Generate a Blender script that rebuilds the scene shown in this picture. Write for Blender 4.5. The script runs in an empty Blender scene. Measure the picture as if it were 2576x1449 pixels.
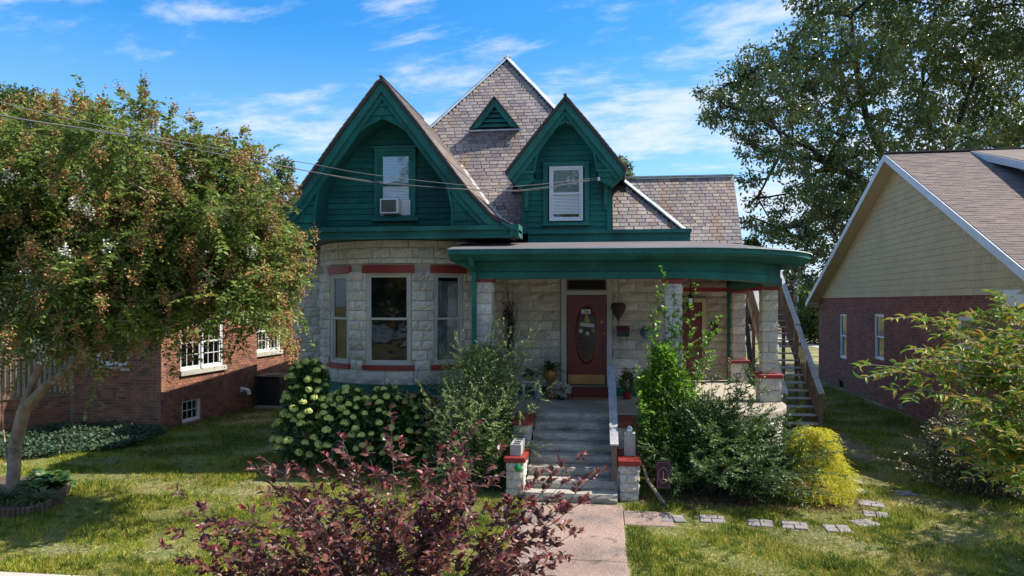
import bpy, math, random
import numpy as np
from mathutils import Vector, Matrix

random.seed(7)
rng = np.random.default_rng(7)
SC = bpy.context.scene
COL = SC.collection

# ------------------------------------------------------------ camera, sky, sun, exposure
YAW = math.radians(7.3)
CAM_Z = 3.4
F_PX, HOR, CX = 1803.0, 759.0, 1288.0          # measured on a 2576 px wide view of the photograph
cam_data = bpy.data.cameras.new('camera')
cam = bpy.data.objects.new('camera', cam_data)
COL.objects.link(cam)
cam.location = (0, 0, CAM_Z)
cam.rotation_euler = (math.radians(90), 0, YAW)
cam_data.sensor_width = 36
cam_data.lens = F_PX / 2576 * 36
cam_data.shift_y = (HOR - 724.5) / 2576
cam_data.clip_start = 0.1
cam_data.clip_end = 2000
SC.camera = cam

SUN_AZ, SUN_EL = math.radians(77), math.radians(50)   # azimuth measured from +Y towards +X
world = bpy.data.worlds.new('World')
SC.world = world
world.use_nodes = True
nt = world.node_tree
for n in list(nt.nodes): nt.nodes.remove(n)
out = nt.nodes.new('ShaderNodeOutputWorld')
bg = nt.nodes.new('ShaderNodeBackground')
sky = nt.nodes.new('ShaderNodeTexSky')
sky.sky_type = 'NISHITA'
sky.sun_disc = False
sky.sun_elevation = SUN_EL
sky.sun_rotation = SUN_AZ
sky.air_density = 1.0
sky.dust_density = 0.6
sky.ozone_density = 3.0
SKY_STRENGTH = 0.15
bg.inputs['Strength'].default_value = SKY_STRENGTH
tc = nt.nodes.new('ShaderNodeTexCoord')
sep = nt.nodes.new('ShaderNodeSeparateXYZ')
nt.links.new(tc.outputs['Generated'], sep.inputs[0])
def wmath(op, a, b=None, c=None, clamp=False):
    n = nt.nodes.new('ShaderNodeMath'); n.operation = op; n.use_clamp = clamp
    for i, s in enumerate((a, b, c)):
        if s is None: continue
        if isinstance(s, (int, float)): n.inputs[i].default_value = s
        else: nt.links.new(s, n.inputs[i])
    return n.outputs[0]
zz = wmath('MAXIMUM', sep.outputs['Z'], 0.0)
den = wmath('ADD', zz, 0.16)
cxn = wmath('DIVIDE', sep.outputs['X'], den)
cyn = wmath('DIVIDE', sep.outputs['Y'], den)
comb = nt.nodes.new('ShaderNodeCombineXYZ')
nt.links.new(wmath('ADD', wmath('MULTIPLY', cxn, 0.55), wmath('MULTIPLY', cyn, 0.10)), comb.inputs[0])
nt.links.new(wmath('MULTIPLY', cyn, 1.0), comb.inputs[1])
comb.inputs[2].default_value = 15.3
n1 = nt.nodes.new('ShaderNodeTexNoise'); n1.inputs['Scale'].default_value = 1.9; n1.inputs['Detail'].default_value = 11
n1.inputs['Roughness'].default_value = 0.66; n1.inputs['Distortion'].default_value = 0.35
n2 = nt.nodes.new('ShaderNodeTexNoise'); n2.inputs['Scale'].default_value = 6.5; n2.inputs['Detail'].default_value = 7
n2.inputs['Roughness'].default_value = 0.6
nt.links.new(comb.outputs[0], n1.inputs['Vector']); nt.links.new(comb.outputs[0], n2.inputs['Vector'])
cl = wmath('ADD', wmath('MULTIPLY', n1.outputs['Fac'], 0.68), wmath('MULTIPLY', n2.outputs['Fac'], 0.34))
# more cloud towards the sun side (+x) as in the photograph
cl = wmath('ADD', cl, wmath('MULTIPLY', sep.outputs['X'], 0.075))
mr = nt.nodes.new('ShaderNodeMapRange'); mr.interpolation_type = 'SMOOTHSTEP'
nt.links.new(cl, mr.inputs['Value'])
mr.inputs['From Min'].default_value = 0.448; mr.inputs['From Max'].default_value = 0.615
mr.inputs['To Min'].default_value = 0.0; mr.inputs['To Max'].default_value = 0.80
hz = nt.nodes.new('ShaderNodeMapRange')
nt.links.new(sep.outputs['Z'], hz.inputs['Value'])
hz.inputs['From Min'].default_value = 0.0; hz.inputs['From Max'].default_value = 0.34
hz.inputs['To Min'].default_value = 0.85; hz.inputs['To Max'].default_value = 0.0
hue = nt.nodes.new('ShaderNodeHueSaturation'); hue.inputs['Saturation'].default_value = 1.42
hue.inputs['Value'].default_value = 0.68
nt.links.new(sky.outputs[0], hue.inputs['Color'])
mixh = nt.nodes.new('ShaderNodeMixRGB'); mixh.inputs[2].default_value = (1.25, 2.05, 3.05, 1)
nt.links.new(hz.outputs[0], mixh.inputs[0]); nt.links.new(hue.outputs[0], mixh.inputs[1])
mixc = nt.nodes.new('ShaderNodeMixRGB'); mixc.inputs[2].default_value = (2.55, 2.75, 3.0, 1)
nt.links.new(mr.outputs[0], mixc.inputs[0]); nt.links.new(mixh.outputs[0], mixc.inputs[1])
nt.links.new(mixc.outputs[0], bg.inputs['Color'])
nt.links.new(bg.outputs[0], out.inputs['Surface'])

sun_d = bpy.data.lights.new('sun', 'SUN')
sun_d.energy = 3.7
sun_d.angle = math.radians(0.5)
sun_d.color = (1.0, 0.93, 0.82)
sun = bpy.data.objects.new('sun', sun_d)
COL.objects.link(sun)
sd = Vector((math.sin(SUN_AZ) * math.cos(SUN_EL), math.cos(SUN_AZ) * math.cos(SUN_EL), math.sin(SUN_EL)))
sun.rotation_euler = sd.to_track_quat('Z', 'Y').to_euler()
sun.location = (20, 5, 30)

SC.view_settings.view_transform = 'Standard'
SC.view_settings.look = 'None'
SC.view_settings.exposure = 1.25
SC.view_settings.gamma = 1.0
SC.view_settings.use_curve_mapping = False
SC.cycles.max_bounces = 8
SC.cycles.transparent_max_bounces = 12

# ------------------------------------------------------------ measuring helpers
SN, CS = math.sin(YAW), math.cos(YAW)
def ray(v, y):
    u = (v - CX) / F_PX; t = (HOR - y) / F_PX
    return Vector((-SN + u * CS, CS + u * SN, t))
def PD(v, y, d): return Vector((0, 0, CAM_Z)) + ray(v, y) * d
def PY(v, y, Y):
    r = ray(v, y); return Vector((0, 0, CAM_Z)) + r * (Y / r.y)
def PZ(v, y, z=0.0):
    r = ray(v, y); return Vector((0, 0, CAM_Z)) + r * ((z - CAM_Z) / r.z)
def proj(p):
    d = -SN * p[0] + CS * p[1]
    if d < 0.2: return None
    u = (CS * p[0] + SN * p[1]) / d
    return CX + u * F_PX, HOR - (p[2] - CAM_Z) / d * F_PX, d
def inframe(p, m=20):
    q = proj(p)
    return q is not None and -m < q[0] < 2576 + m and -m < q[1] < 1449 + m

# ------------------------------------------------------------ object helpers
WORLD = {}
def wm(o): return WORLD.get(o.name, Matrix.Identity(4))
def link(o, M=None, parent=None):
    COL.objects.link(o)
    M = M or Matrix.Identity(4)
    o.matrix_basis = M
    if parent is not None:
        o.parent = parent
        o.matrix_parent_inverse = wm(parent).inverted()
    WORLD[o.name] = M.copy()
    return o
def thing(name, label, cat, loc, group=None):
    o = bpy.data.objects.new(name, None); o.empty_display_size = 0.2
    link(o, Matrix.Translation(Vector(loc)))
    o['label'] = label; o['category'] = cat
    if group: o['group'] = group
    return o
def tag(o, label, cat, group=None):
    o['label'] = label; o['category'] = cat
    if group: o['group'] = group
    return o
def np_object(name, V, F, mat, parent=None, smooth=False, kind=None, uvless=True):
    """V (n,3) world coordinates, F (m,3|4) or list of faces."""
    V = np.asarray(V, dtype=np.float32)
    lo, hi = V.min(0), V.max(0)
    org = np.array([(lo[0] + hi[0]) / 2, (lo[1] + hi[1]) / 2, lo[2]], dtype=np.float32)
    me = bpy.data.meshes.new(name)
    if isinstance(F, np.ndarray):
        m, k = F.shape
        me.vertices.add(len(V)); me.vertices.foreach_set('co', (V - org).ravel())
        me.loops.add(m * k); me.loops.foreach_set('vertex_index', F.astype(np.int32).ravel())
        me.polygons.add(m)
        me.polygons.foreach_set('loop_start', np.arange(0, m * k, k, dtype=np.int32))
        me.polygons.foreach_set('loop_total', np.full(m, k, dtype=np.int32))
        me.update(calc_edges=True)
    else:
        me.from_pydata((V - org).tolist(), [], F); me.update()
    if smooth: me.polygons.foreach_set('use_smooth', np.ones(len(me.polygons), dtype=bool))
    mats = mat if isinstance(mat, (list, tuple)) else [mat]
    for m_ in mats: me.materials.append(m_)
    o = bpy.data.objects.new(name, me)
    link(o, Matrix.Translation(Vector(org.tolist())), parent)
    if kind: o['kind'] = kind
    return o

BOXF = [(0, 3, 2, 1), (4, 5, 6, 7), (0, 1, 5, 4), (1, 2, 6, 5), (2, 3, 7, 6), (3, 0, 4, 7)]
class MB:
    def __init__(s): s.v = []; s.f = []
    def add(s, vs, fs):
        b = len(s.v); s.v += [tuple(p) for p in vs]; s.f += [tuple(i + b for i in f) for f in fs]; return s
    def box(s, x0, y0, z0, x1, y1, z1):
        return s.add([(x0,y0,z0),(x1,y0,z0),(x1,y1,z0),(x0,y1,z0),(x0,y0,z1),(x1,y0,z1),(x1,y1,z1),(x0,y1,z1)], BOXF)
    def cbox(s, c, sx, sy, sz, rz=0, M=None):
        M = M or (Matrix.Translation(Vector(c)) @ Matrix.Rotation(rz, 4, 'Z'))
        vs = [M @ Vector((a * sx / 2, b * sy / 2, d * sz / 2)) for d in (-1, 1) for a, b in ((-1,-1),(1,-1),(1,1),(-1,1))]
        return s.add(vs, BOXF)
    def beam(s, a, b, w, h, up=(0, 0, 1)):
        a = Vector(a); b = Vector(b); d = (b - a).normalized(); up = Vector(up)
        sd_ = d.cross(up).normalized(); u = sd_.cross(d).normalized()
        vs = [p + sd_ * (i * w / 2) + u * (j * h / 2) for p in (a, b) for i, j in ((-1,-1),(1,-1),(1,1),(-1,1))]
        return s.add(vs, BOXF)
    def prism(s, poly, off):
        """poly: planar polygon (list of 3D), extruded by off"""
        off = Vector(off); n = len(poly)
        vs = [Vector(p) for p in poly] + [Vector(p) + off for p in poly]
        fs = [tuple(range(n))[::-1], tuple(range(n, 2 * n))] + [(i, (i + 1) % n, n + (i + 1) % n, n + i) for i in range(n)]
        return s.add(vs, fs)
    def tube(s, pts, rad, n=6, cap=True):
        pts = [Vector(p) for p in pts]
        if not isinstance(rad, (list, tuple)): rad = [rad] * len(pts)
        b = len(s.v)
        for i, p in enumerate(pts):
            d = (pts[min(i + 1, len(pts) - 1)] - pts[max(i - 1, 0)]).normalized()
            a = d.orthogonal().normalized() if i == 0 else (pa - d * pa.dot(d)).normalized()
            pa = a; c = d.cross(a)
            for k in range(n):
                t = 2 * math.pi * k / n
                s.v.append(tuple(p + (a * math.cos(t) + c * math.sin(t)) * rad[i]))
        for i in range(len(pts) - 1):
            for k in range(n):
                s.f.append((b + i * n + k, b + i * n + (k + 1) % n, b + (i + 1) * n + (k + 1) % n, b + (i + 1) * n + k))
        if cap:
            s.f.append(tuple(b + k for k in range(n))[::-1]); e = b + (len(pts) - 1) * n
            s.f.append(tuple(e + k for k in range(n)))
        return s
    def lathe(s, c, prof, n=16):
        c = Vector(c); b = len(s.v)
        for r, z in prof:
            for k in range(n):
                t = 2 * math.pi * k / n; s.v.append((c.x + r * math.cos(t), c.y + r * math.sin(t), c.z + z))
        for i in range(len(prof) - 1):
            for k in range(n):
                s.f.append((b + i * n + k, b + i * n + (k + 1) % n, b + (i + 1) * n + (k + 1) % n, b + (i + 1) * n + k))
        s.f.append(tuple(b + k for k in range(n))[::-1]); e = b + (len(prof) - 1) * n
        s.f.append(tuple(e + k for k in range(n)))
        return s
    def build(s, name, mat, parent=None, smooth=False, kind=None):
        return np_object(name, s.v, s.f, mat, parent, smooth, kind)
def bevel(o, w=0.008, seg=1):
    m = o.modifiers.new('b', 'BEVEL'); m.width = w; m.segments = seg; m.limit_method = 'ANGLE'; return o

# ------------------------------------------------------------ materials
def mat(name, cols, rough=0.7, noise=(1.2, 0.25), fine=(25, 0.15), bump=None, metallic=0.0, spec=0.5,
        trans=0.0, streak=None, patch=None, sheen=0, cell=None):
    m = bpy.data.materials.new(name); m.use_nodes = True
    t = m.node_tree; N = t.nodes; L = t.links
    for n in list(N): N.remove(n)
    out = N.new('ShaderNodeOutputMaterial'); b = N.new('ShaderNodeBsdfPrincipled')
    geo = N.new('ShaderNodeNewGeometry'); oi = N.new('ShaderNodeObjectInfo')
    def math_(op, a, c=None):
        n = N.new('ShaderNodeMath'); n.operation = op
        for i, s in enumerate((a, c)):
            if s is None: continue
            if isinstance(s, (int, float)): n.inputs[i].default_value = s
            else: L.new(s, n.inputs[i])
        return n.outputs[0]
    if len(cols) > 1:
        r = math_('FRACT', math_('ADD', geo.outputs['Random Per Island'], math_('MULTIPLY', oi.outputs['Random'], 7.31)))
        ramp = N.new('ShaderNodeValToRGB'); ramp.color_ramp.interpolation = 'LINEAR'
        el = ramp.color_ramp.elements
        while len(el) < len(cols): el.new(0.5)
        for i, c in enumerate(cols):
            el[i].position = i / (len(cols) - 1); el[i].color = (*c, 1)
        L.new(r, ramp.inputs[0]); col = ramp.outputs[0]
    else:
        rgb = N.new('ShaderNodeRGB'); rgb.outputs[0].default_value = (*cols[0], 1); col = rgb.outputs[0]
    def mul_noise(col, scale, amt, vec=None, det=4):
        n = N.new('ShaderNodeTexNoise'); n.inputs['Scale'].default_value = scale; n.inputs['Detail'].default_value = det
        L.new(vec or geo.outputs['Position'], n.inputs['Vector'])
        mr = N.new('ShaderNodeMapRange'); L.new(n.outputs['Fac'], mr.inputs['Value'])
        mr.inputs['From Min'].default_value = 0.3; mr.inputs['From Max'].default_value = 0.7
        mr.inputs['To Min'].default_value = 1 - amt; mr.inputs['To Max'].default_value = 1 + amt * 0.8
        hs = N.new('ShaderNodeHueSaturation'); L.new(mr.outputs[0], hs.inputs['Value']); L.new(col, hs.inputs['Color'])
        return hs.outputs[0]
    def mix_noise(col, scale, c2, lo, hi, vscale=(1, 1, 1), det=5, fac=1.0):
        mp = N.new('ShaderNodeMapping'); mp.inputs['Scale'].default_value = vscale
        L.new(geo.outputs['Position'], mp.inputs['Vector'])
        n = N.new('ShaderNodeTexNoise'); n.inputs['Scale'].default_value = scale; n.inputs['Detail'].default_value = det
        L.new(mp.outputs[0], n.inputs['Vector'])
        mr = N.new('ShaderNodeMapRange'); mr.interpolation_type = 'SMOOTHSTEP'; L.new(n.outputs['Fac'], mr.inputs['Value'])
        mr.inputs['From Min'].default_value = lo; mr.inputs['From Max'].default_value = hi; mr.inputs['To Max'].default_value = fac
        mx = N.new('ShaderNodeMixRGB'); L.new(mr.outputs[0], mx.inputs[0]); L.new(col, mx.inputs[1]); mx.inputs[2].default_value = (*c2, 1)
        return mx.outputs[0]
    for p in (patch or []): col = mix_noise(col, *p)
    if noise: col = mul_noise(col, *noise)
    if fine: col = mul_noise(col, *fine)
    if streak: col = mix_noise(col, *streak)
    L.new(col, b.inputs['Base Color'])
    b.inputs['Roughness'].default_value = rough; b.inputs['Metallic'].default_value = metallic
    b.inputs['Specular IOR Level'].default_value = spec
    if bump:
        n = N.new('ShaderNodeTexNoise'); n.inputs['Scale'].default_value = bump[0]; n.inputs['Detail'].default_value = 6
        L.new(geo.outputs['Position'], n.inputs['Vector'])
        bp = N.new('ShaderNodeBump'); bp.inputs['Strength'].default_value = bump[1]; bp.inputs['Distance'].default_value = bump[2]
        L.new(n.outputs['Fac'], bp.inputs['Height']); L.new(bp.outputs[0], b.inputs['Normal'])
    sh = b.outputs[0]
    if trans:
        tr = N.new('ShaderNodeBsdfTranslucent'); L.new(col, tr.inputs['Color'])
        mx = N.new('ShaderNodeMixShader'); mx.inputs[0].default_value = trans
        L.new(sh, mx.inputs[1]); L.new(tr.outputs[0], mx.inputs[2]); sh = mx.outputs[0]
    L.new(sh, out.inputs['Surface'])
    return m
def glass_mat(name, refl=0.10, tint=(0.75, 0.8, 0.8)):
    m = bpy.data.materials.new(name); m.use_nodes = True
    t = m.node_tree; N = t.nodes; L = t.links
    for n in list(N): N.remove(n)
    out = N.new('ShaderNodeOutputMaterial')
    g = N.new('ShaderNodeBsdfGlossy'); g.inputs['Roughness'].default_value = 0.03; g.inputs['Color'].default_value = (0.9, 0.95, 1, 1)
    tr = N.new('ShaderNodeBsdfTransparent'); tr.inputs['Color'].default_value = (*tint, 1)
    fr = N.new('ShaderNodeFresnel'); fr.inputs['IOR'].default_value = 1.5
    geo = N.new('ShaderNodeNewGeometry')
    nz = N.new('ShaderNodeTexNoise'); nz.inputs['Scale'].default_value = 1.7
    L.new(geo.outputs['Position'], nz.inputs['Vector'])
    bp = N.new('ShaderNodeBump'); bp.inputs['Strength'].default_value = 0.25; bp.inputs['Distance'].default_value = 0.03
    L.new(nz.outputs['Fac'], bp.inputs['Height']); L.new(bp.outputs[0], g.inputs['Normal'])
    ad = N.new('ShaderNodeMath'); ad.operation = 'ADD'; ad.inputs[1].default_value = refl; ad.use_clamp = True
    L.new(fr.outputs[0], ad.inputs[0])
    mx = N.new('ShaderNodeMixShader'); L.new(ad.outputs[0], mx.inputs[0]); L.new(tr.outputs[0], mx.inputs[1]); L.new(g.outputs[0], mx.inputs[2])
    L.new(mx.outputs[0], out.inputs['Surface'])
    return m

M = {}
M['teal'] = mat('teal_paint', [(0.0125, 0.1179, 0.0988), (0.0145, 0.1447, 0.1185), (0.0105, 0.1017, 0.0909)], 0.78, (1.6, 0.3), (24, 0.22), spec=.3, bump=(60, 0.15, 0.01),
                patch=[(9, (0.20, 0.19, 0.16), 0.665, 0.73, (1, 1, 2.2), 8, 0.55), (.9, (0.008, 0.05, 0.045), 0.48, 0.75, (1, 1, .4), 5, 0.7)])
M['teal_trim'] = mat('teal_trim_paint', [(0.0105, 0.1285, 0.1087)], 0.78, (1.6, 0.3), (24, 0.22),
                     patch=[(7, (0.26, 0.26, 0.22), 0.675, 0.74, (1, 1, 3), 8, 0.5), (.8, (0.008, 0.055, 0.05), 0.48, 0.75, (1.5, 1, .5), 5, 0.6)])
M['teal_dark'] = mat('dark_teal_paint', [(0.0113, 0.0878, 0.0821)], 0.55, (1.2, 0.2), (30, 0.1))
M['red'] = mat('red_paint', [(0.24, 0.022, 0.016)], 0.5, (2, 0.2), (30, 0.15), patch=[(12, (0.25, 0.14, 0.1), 0.68, 0.75, (1, 1, 1), 6, 0.5)])
M['door_red'] = mat('door_red_paint', [(0.13, 0.010, 0.010)], 0.35, (2, 0.12), (30, 0.08))
M['stone'] = mat('painted_rock_face_stone', [(0.5408, 0.5, 0.4416), (0.624, 0.58, 0.5088), (0.4576, 0.43, 0.3744), (0.572, 0.52, 0.4416), (0.4992, 0.47, 0.4224)], 0.85, (1.3, 0.18), (18, 0.2), bump=(28, 0.5, 0.02),
                 patch=[(4, (0.30, 0.23, 0.15), 0.60, 0.78, (1, 1, 1.4), 6, 0.5)])
M['stone_joint'] = mat('stone_mortar', [(0.40, 0.38, 0.32)], 0.9, (1.3, 0.15), (18, 0.15))
M['step_stone'] = mat('weathered_step_stone', [(0.30, 0.27, 0.23), (0.36, 0.32, 0.27)], 0.9, (2, 0.25), (22, 0.25), bump=(20, 0.5, 0.02),
                      patch=[(2.5, (0.17, 0.14, 0.11), 0.52, 0.7, (1, 1, 2), 6, 0.6)])
M['slate'] = mat('roof_slate', [(0.19, 0.155, 0.155), (0.25, 0.205, 0.19), (0.3, 0.265, 0.225), (0.2, 0.165, 0.175), (0.34, 0.275, 0.21), (0.14, 0.115, 0.12), (0.24, 0.19, 0.185), (0.3, 0.26, 0.25)],
                 0.6, (1.0, 0.22), (20, 0.18), bump=(30, 0.25, 0.01),
                 streak=(1.0, (0.27, 0.13, 0.045), 0.53, 0.70, (4.5, 0.35, 0.5), 6, 0.55))
M['slate_under'] = mat('roof_underlay', [(0.06, 0.05, 0.045)], 0.9)
M['metal_cap'] = mat('grey_ridge_metal', [(0.36, 0.40, 0.42)], 0.45, (3, 0.25), (20, 0.15), metallic=0.3)
M['flashing'] = mat('rusty_white_flashing', [(0.50, 0.50, 0.48)], 0.6, (3, 0.2), (20, 0.2), patch=[(5, (0.25, 0.13, 0.07), 0.5, 0.65)])
M['concrete'] = mat('porch_concrete', [(0.36, 0.32, 0.26)], 0.85, (1.0, 0.18), (20, 0.15), bump=(40, 0.2, 0.01), patch=[(1.3, (0.28, 0.24, 0.19), 0.5, 0.68)])
M['walk'] = mat('aggregate_concrete', [(0.255, 0.1736, 0.1394)], 0.92, (0.9, 0.22), (70, 0.35), bump=(90, 0.4, 0.01),
                patch=[(1.1, (0.15, 0.12, 0.105), 0.48, 0.64), (4.5, (0.12, 0.095, 0.08), 0.60, 0.68), (70, (0.48, 0.40, 0.34), 0.60, 0.66, (1, 1, 1), 2, 0.7)])
M['sidewalk'] = mat('public_sidewalk_concrete', [(0.42, 0.39, 0.35)], 0.9, (1, 0.12), (40, 0.15))
M['paver'] = mat('grey_paver', [(0.2, 0.18, 0.175), (0.25, 0.22, 0.215), (0.17, 0.165, 0.165)], 0.9, (3, 0.2), (50, 0.2), bump=(50, 0.3, 0.01))
M['wood_grey'] = mat('weathered_grey_wood', [(0.38, 0.39, 0.40), (0.33, 0.335, 0.34)], 0.85, (4, 0.25), (40, 0.25), patch=[(30, (0.08, 0.07, 0.07), 0.62, 0.70, (1, 1, 1), 3, 0.7)])
M['wood_brown'] = mat('brown_stair_wood', [(0.15, 0.10, 0.07), (0.19, 0.13, 0.09), (0.12, 0.085, 0.06)], 0.8, (5, 0.25), (40, 0.25))
M['white'] = mat('white_paint', [(0.68, 0.69, 0.69)], 0.5, (2, 0.06), (30, 0.05))
M['white_warm'] = mat('greyed_window_paint', [(0.44, 0.44, 0.41)], 0.55, (2, 0.1), (30, 0.08))
M['pale_blue'] = mat('pale_vinyl', [(0.60, 0.64, 0.68)], 0.5, (2, 0.06), (30, 0.05))
M['glass'] = glass_mat('window_glass', 0.0)
M['glass_sky'] = glass_mat('reflective_window_glass', 0.16)
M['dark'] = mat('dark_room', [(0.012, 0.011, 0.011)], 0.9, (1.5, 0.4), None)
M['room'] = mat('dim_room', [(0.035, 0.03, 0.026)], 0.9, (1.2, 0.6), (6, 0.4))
M['curtain'] = mat('lace_curtain', [(0.40, 0.42, 0.42)], 0.9, (5, 0.35), (30, 0.2))
M['blind'] = mat('white_blind', [(0.62, 0.68, 0.70)], 0.6, (2, 0.06), None)
M['brick_l'] = mat('orange_red_brick', [(0.24, 0.102, 0.066), (0.3, 0.132, 0.078), (0.18, 0.0744, 0.0504), (0.264, 0.114, 0.0696), (0.108, 0.054, 0.0432), (0.336, 0.156, 0.09)], 0.85, (2, 0.18), (30, 0.2))
M['brick_r'] = mat('dark_red_brick', [(0.2106, 0.0642, 0.0464), (0.2808, 0.084, 0.0575), (0.1404, 0.0445, 0.0354), (0.2387, 0.0741, 0.0553), (0.3089, 0.0988, 0.0718), (0.1123, 0.042, 0.0354)], 0.85, (1, 0.15), (30, 0.15))
M['mortar_l'] = mat('sand_mortar', [(0.33, 0.24, 0.16)], 0.95, (3, 0.2), (40, 0.2))
M['mortar_r'] = mat('grey_mortar', [(0.26, 0.22, 0.20)], 0.95, (3, 0.15), (40, 0.2))
M['shake'] = mat('beige_shake_siding', [(0.5026, 0.4026, 0.2301), (0.5403, 0.427, 0.2469), (0.4775, 0.3843, 0.2245)], 0.75, (1.2, 0.08), (30, 0.08))
M['beige'] = mat('beige_soffit', [(0.504, 0.42, 0.276)], 0.7, (1.2, 0.05), None)
M['shingle'] = mat('brown_asphalt_shingle', [(0.1472, 0.1134, 0.1008), (0.1805, 0.1404, 0.1232), (0.1235, 0.0972, 0.0896), (0.1615, 0.1296, 0.112)], 0.95, (1.3, 0.12), (80, 0.3))
M['shingle_l'] = mat('dark_asphalt_shingle', [(0.09, 0.07, 0.06), (0.12, 0.095, 0.08)], 0.95, (1.3, 0.12), (60, 0.2))
M['brass'] = mat('worn_brass', [(0.42, 0.25, 0.085)], 0.4, (3, 0.15), (30, 0.15), metallic=0.5)
M['black'] = mat('black_iron', [(0.018, 0.018, 0.018)], 0.5, (3, 0.2), None)
M['ac_dark'] = mat('dark_condenser_metal', [(0.035, 0.037, 0.04)], 0.5, (3, 0.2), None)
M['grey_block'] = mat('cinder_block', [(0.33, 0.33, 0.31)], 0.95, (4, 0.15), (40, 0.3), bump=(40, 0.4, 0.01))
M['mulch'] = mat('dry_mulch', [(0.10, 0.06, 0.035)], 0.95, (6, 0.4), (40, 0.4))
M['wire'] = mat('wire_rubber', [(0.09, 0.09, 0.095)], 0.6, None, None)
M['bark'] = mat('grey_brown_bark', [(0.10, 0.08, 0.065)], 0.9, (3, 0.35), (25, 0.3), bump=(20, 0.6, 0.03))
M['bark_myrtle'] = mat('smooth_myrtle_bark', [(0.30, 0.215, 0.145)], 0.75, (2.5, 0.35), (9, 0.25), patch=[(3.0, (0.16, 0.115, 0.085), 0.5, 0.6, (1, 1, 0.3), 4, 0.8)])
M['bark_dark'] = mat('dark_bark', [(0.035, 0.028, 0.024)], 0.9, (3, 0.3), (25, 0.3))
M['twig'] = mat('pale_twig', [(0.24, 0.19, 0.15)], 0.8, (3, 0.3), None)
M['edging'] = mat('brown_log_edging', [(0.12, 0.075, 0.055), (0.16, 0.10, 0.075), (0.10, 0.065, 0.05)], 0.9, (4, 0.2), (40, 0.2))
M['membrane'] = mat('grey_porch_roofing', [(0.12, 0.105, 0.105)], 0.9, (1.2, 0.15), (30, 0.12))
M['vinyl_white'] = mat('white_plastic', [(0.70, 0.70, 0.70)], 0.4, None, None)

def leafm(name, cols, trans=0.30, rough=0.45, spec=0.5, noise=(0.7, 0.22)):
    return mat(name, cols, rough, noise, None, trans=trans, spec=spec)
G = leafm
M['l_myrtle'] = G('myrtle_leaf', [(0.1125, 0.175, 0.0375), (0.175, 0.25, 0.05), (0.075, 0.125, 0.0375), (0.3, 0.3375, 0.075), (0.125, 0.2125, 0.0438), (0.225, 0.25, 0.0625)], 0.42, 0.45, 0.35)
M['seed'] = G('myrtle_seed_head', [(0.3, 0.155, 0.06), (0.4, 0.22, 0.09), (0.24, 0.12, 0.05), (0.42, 0.3, 0.14)], 0.15, 0.8, 0.2)
M['petal_white'] = G('myrtle_white_petal', [(0.62, 0.60, 0.52), (0.70, 0.66, 0.60)], 0.25, 0.7, 0.2)
M['l_oak'] = G('oak_leaf', [(0.107, 0.1707, 0.0465), (0.1604, 0.2277, 0.0518), (0.0802, 0.1265, 0.0414), (0.2353, 0.2783, 0.0621), (0.1604, 0.1645, 0.057), (0.1176, 0.1898, 0.0518)], 0.24, 0.32, 0.6)
M['l_far'] = G('far_tree_leaf', [(0.0715, 0.1235, 0.0234), (0.1105, 0.169, 0.0286), (0.052, 0.0975, 0.0234), (0.143, 0.169, 0.039)], 0.3, 0.6)
M['l_farblue'] = G('far_dark_leaf', [(0.055, 0.08, 0.04), (0.075, 0.10, 0.05), (0.045, 0.065, 0.04)], 0.2, 0.7)
M['l_hyd'] = G('hydrangea_leaf', [(0.0522, 0.1304, 0.0383), (0.0784, 0.174, 0.0487), (0.0418, 0.1009, 0.0383), (0.1044, 0.1914, 0.0522)], 0.22, 0.4)
M['bloom_lime'] = G('lime_hydrangea_petal', [(0.5175, 0.6038, 0.1725), (0.6325, 0.69, 0.23), (0.4312, 0.5463, 0.1581), (0.6613, 0.6613, 0.2875)], 0.2, 0.7, 0.2)
M['bloom_tan'] = G('faded_hydrangea_petal', [(0.408, 0.288, 0.132), (0.36, 0.204, 0.108), (0.432, 0.348, 0.144), (0.288, 0.168, 0.096)], 0.2, 0.7, 0.2)
M['l_privet'] = G('silvery_shrub_leaf', [(0.1955, 0.2854, 0.1005), (0.2865, 0.3721, 0.1452), (0.1433, 0.2232, 0.0849), (0.3646, 0.4217, 0.134), (0.1302, 0.2109, 0.0782)], 0.28, 0.45, 0.4)
M['l_bright'] = G('bright_green_leaf', [(0.1437, 0.3019, 0.0259), (0.2156, 0.4025, 0.0359), (0.0935, 0.2012, 0.0259), (0.2731, 0.4312, 0.0575)], 0.42, 0.45)
M['l_arch'] = G('deep_green_glossy_leaf', [(0.0679, 0.1328, 0.0365), (0.1067, 0.186, 0.0479), (0.0505, 0.0975, 0.0319), (0.1552, 0.2304, 0.0569)], 0.22, 0.48, 0.35)
M['l_gold'] = G('golden_cypress_thread', [(0.6573, 0.583, 0.029), (0.8, 0.7496, 0.0435), (0.4069, 0.4164, 0.0435), (0.8, 0.7496, 0.0869), (0.5634, 0.5274, 0.029)], 0.4, 0.6)
M['l_plum'] = G('purple_plum_leaf', [(0.0885, 0.0316, 0.0302), (0.1389, 0.0476, 0.0391), (0.0706, 0.0316, 0.0283), (0.2144, 0.0581, 0.0444), (0.1263, 0.0634, 0.0354)], 0.20, 0.42, 0.45)
M['l_plumtip'] = G('red_plum_shoot', [(0.18, 0.0144, 0.027), (0.234, 0.027, 0.045), (0.135, 0.018, 0.0198), (0.144, 0.045, 0.018)], 0.35, 0.4)
M['l_cherry'] = G('cherry_leaf', [(0.1311, 0.2467, 0.0276), (0.1966, 0.3226, 0.0379), (0.0901, 0.1803, 0.0242), (0.2458, 0.3226, 0.0431), (0.4916, 0.3036, 0.0431), (0.1475, 0.2467, 0.031)], 0.35, 0.5, 0.35)
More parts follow.
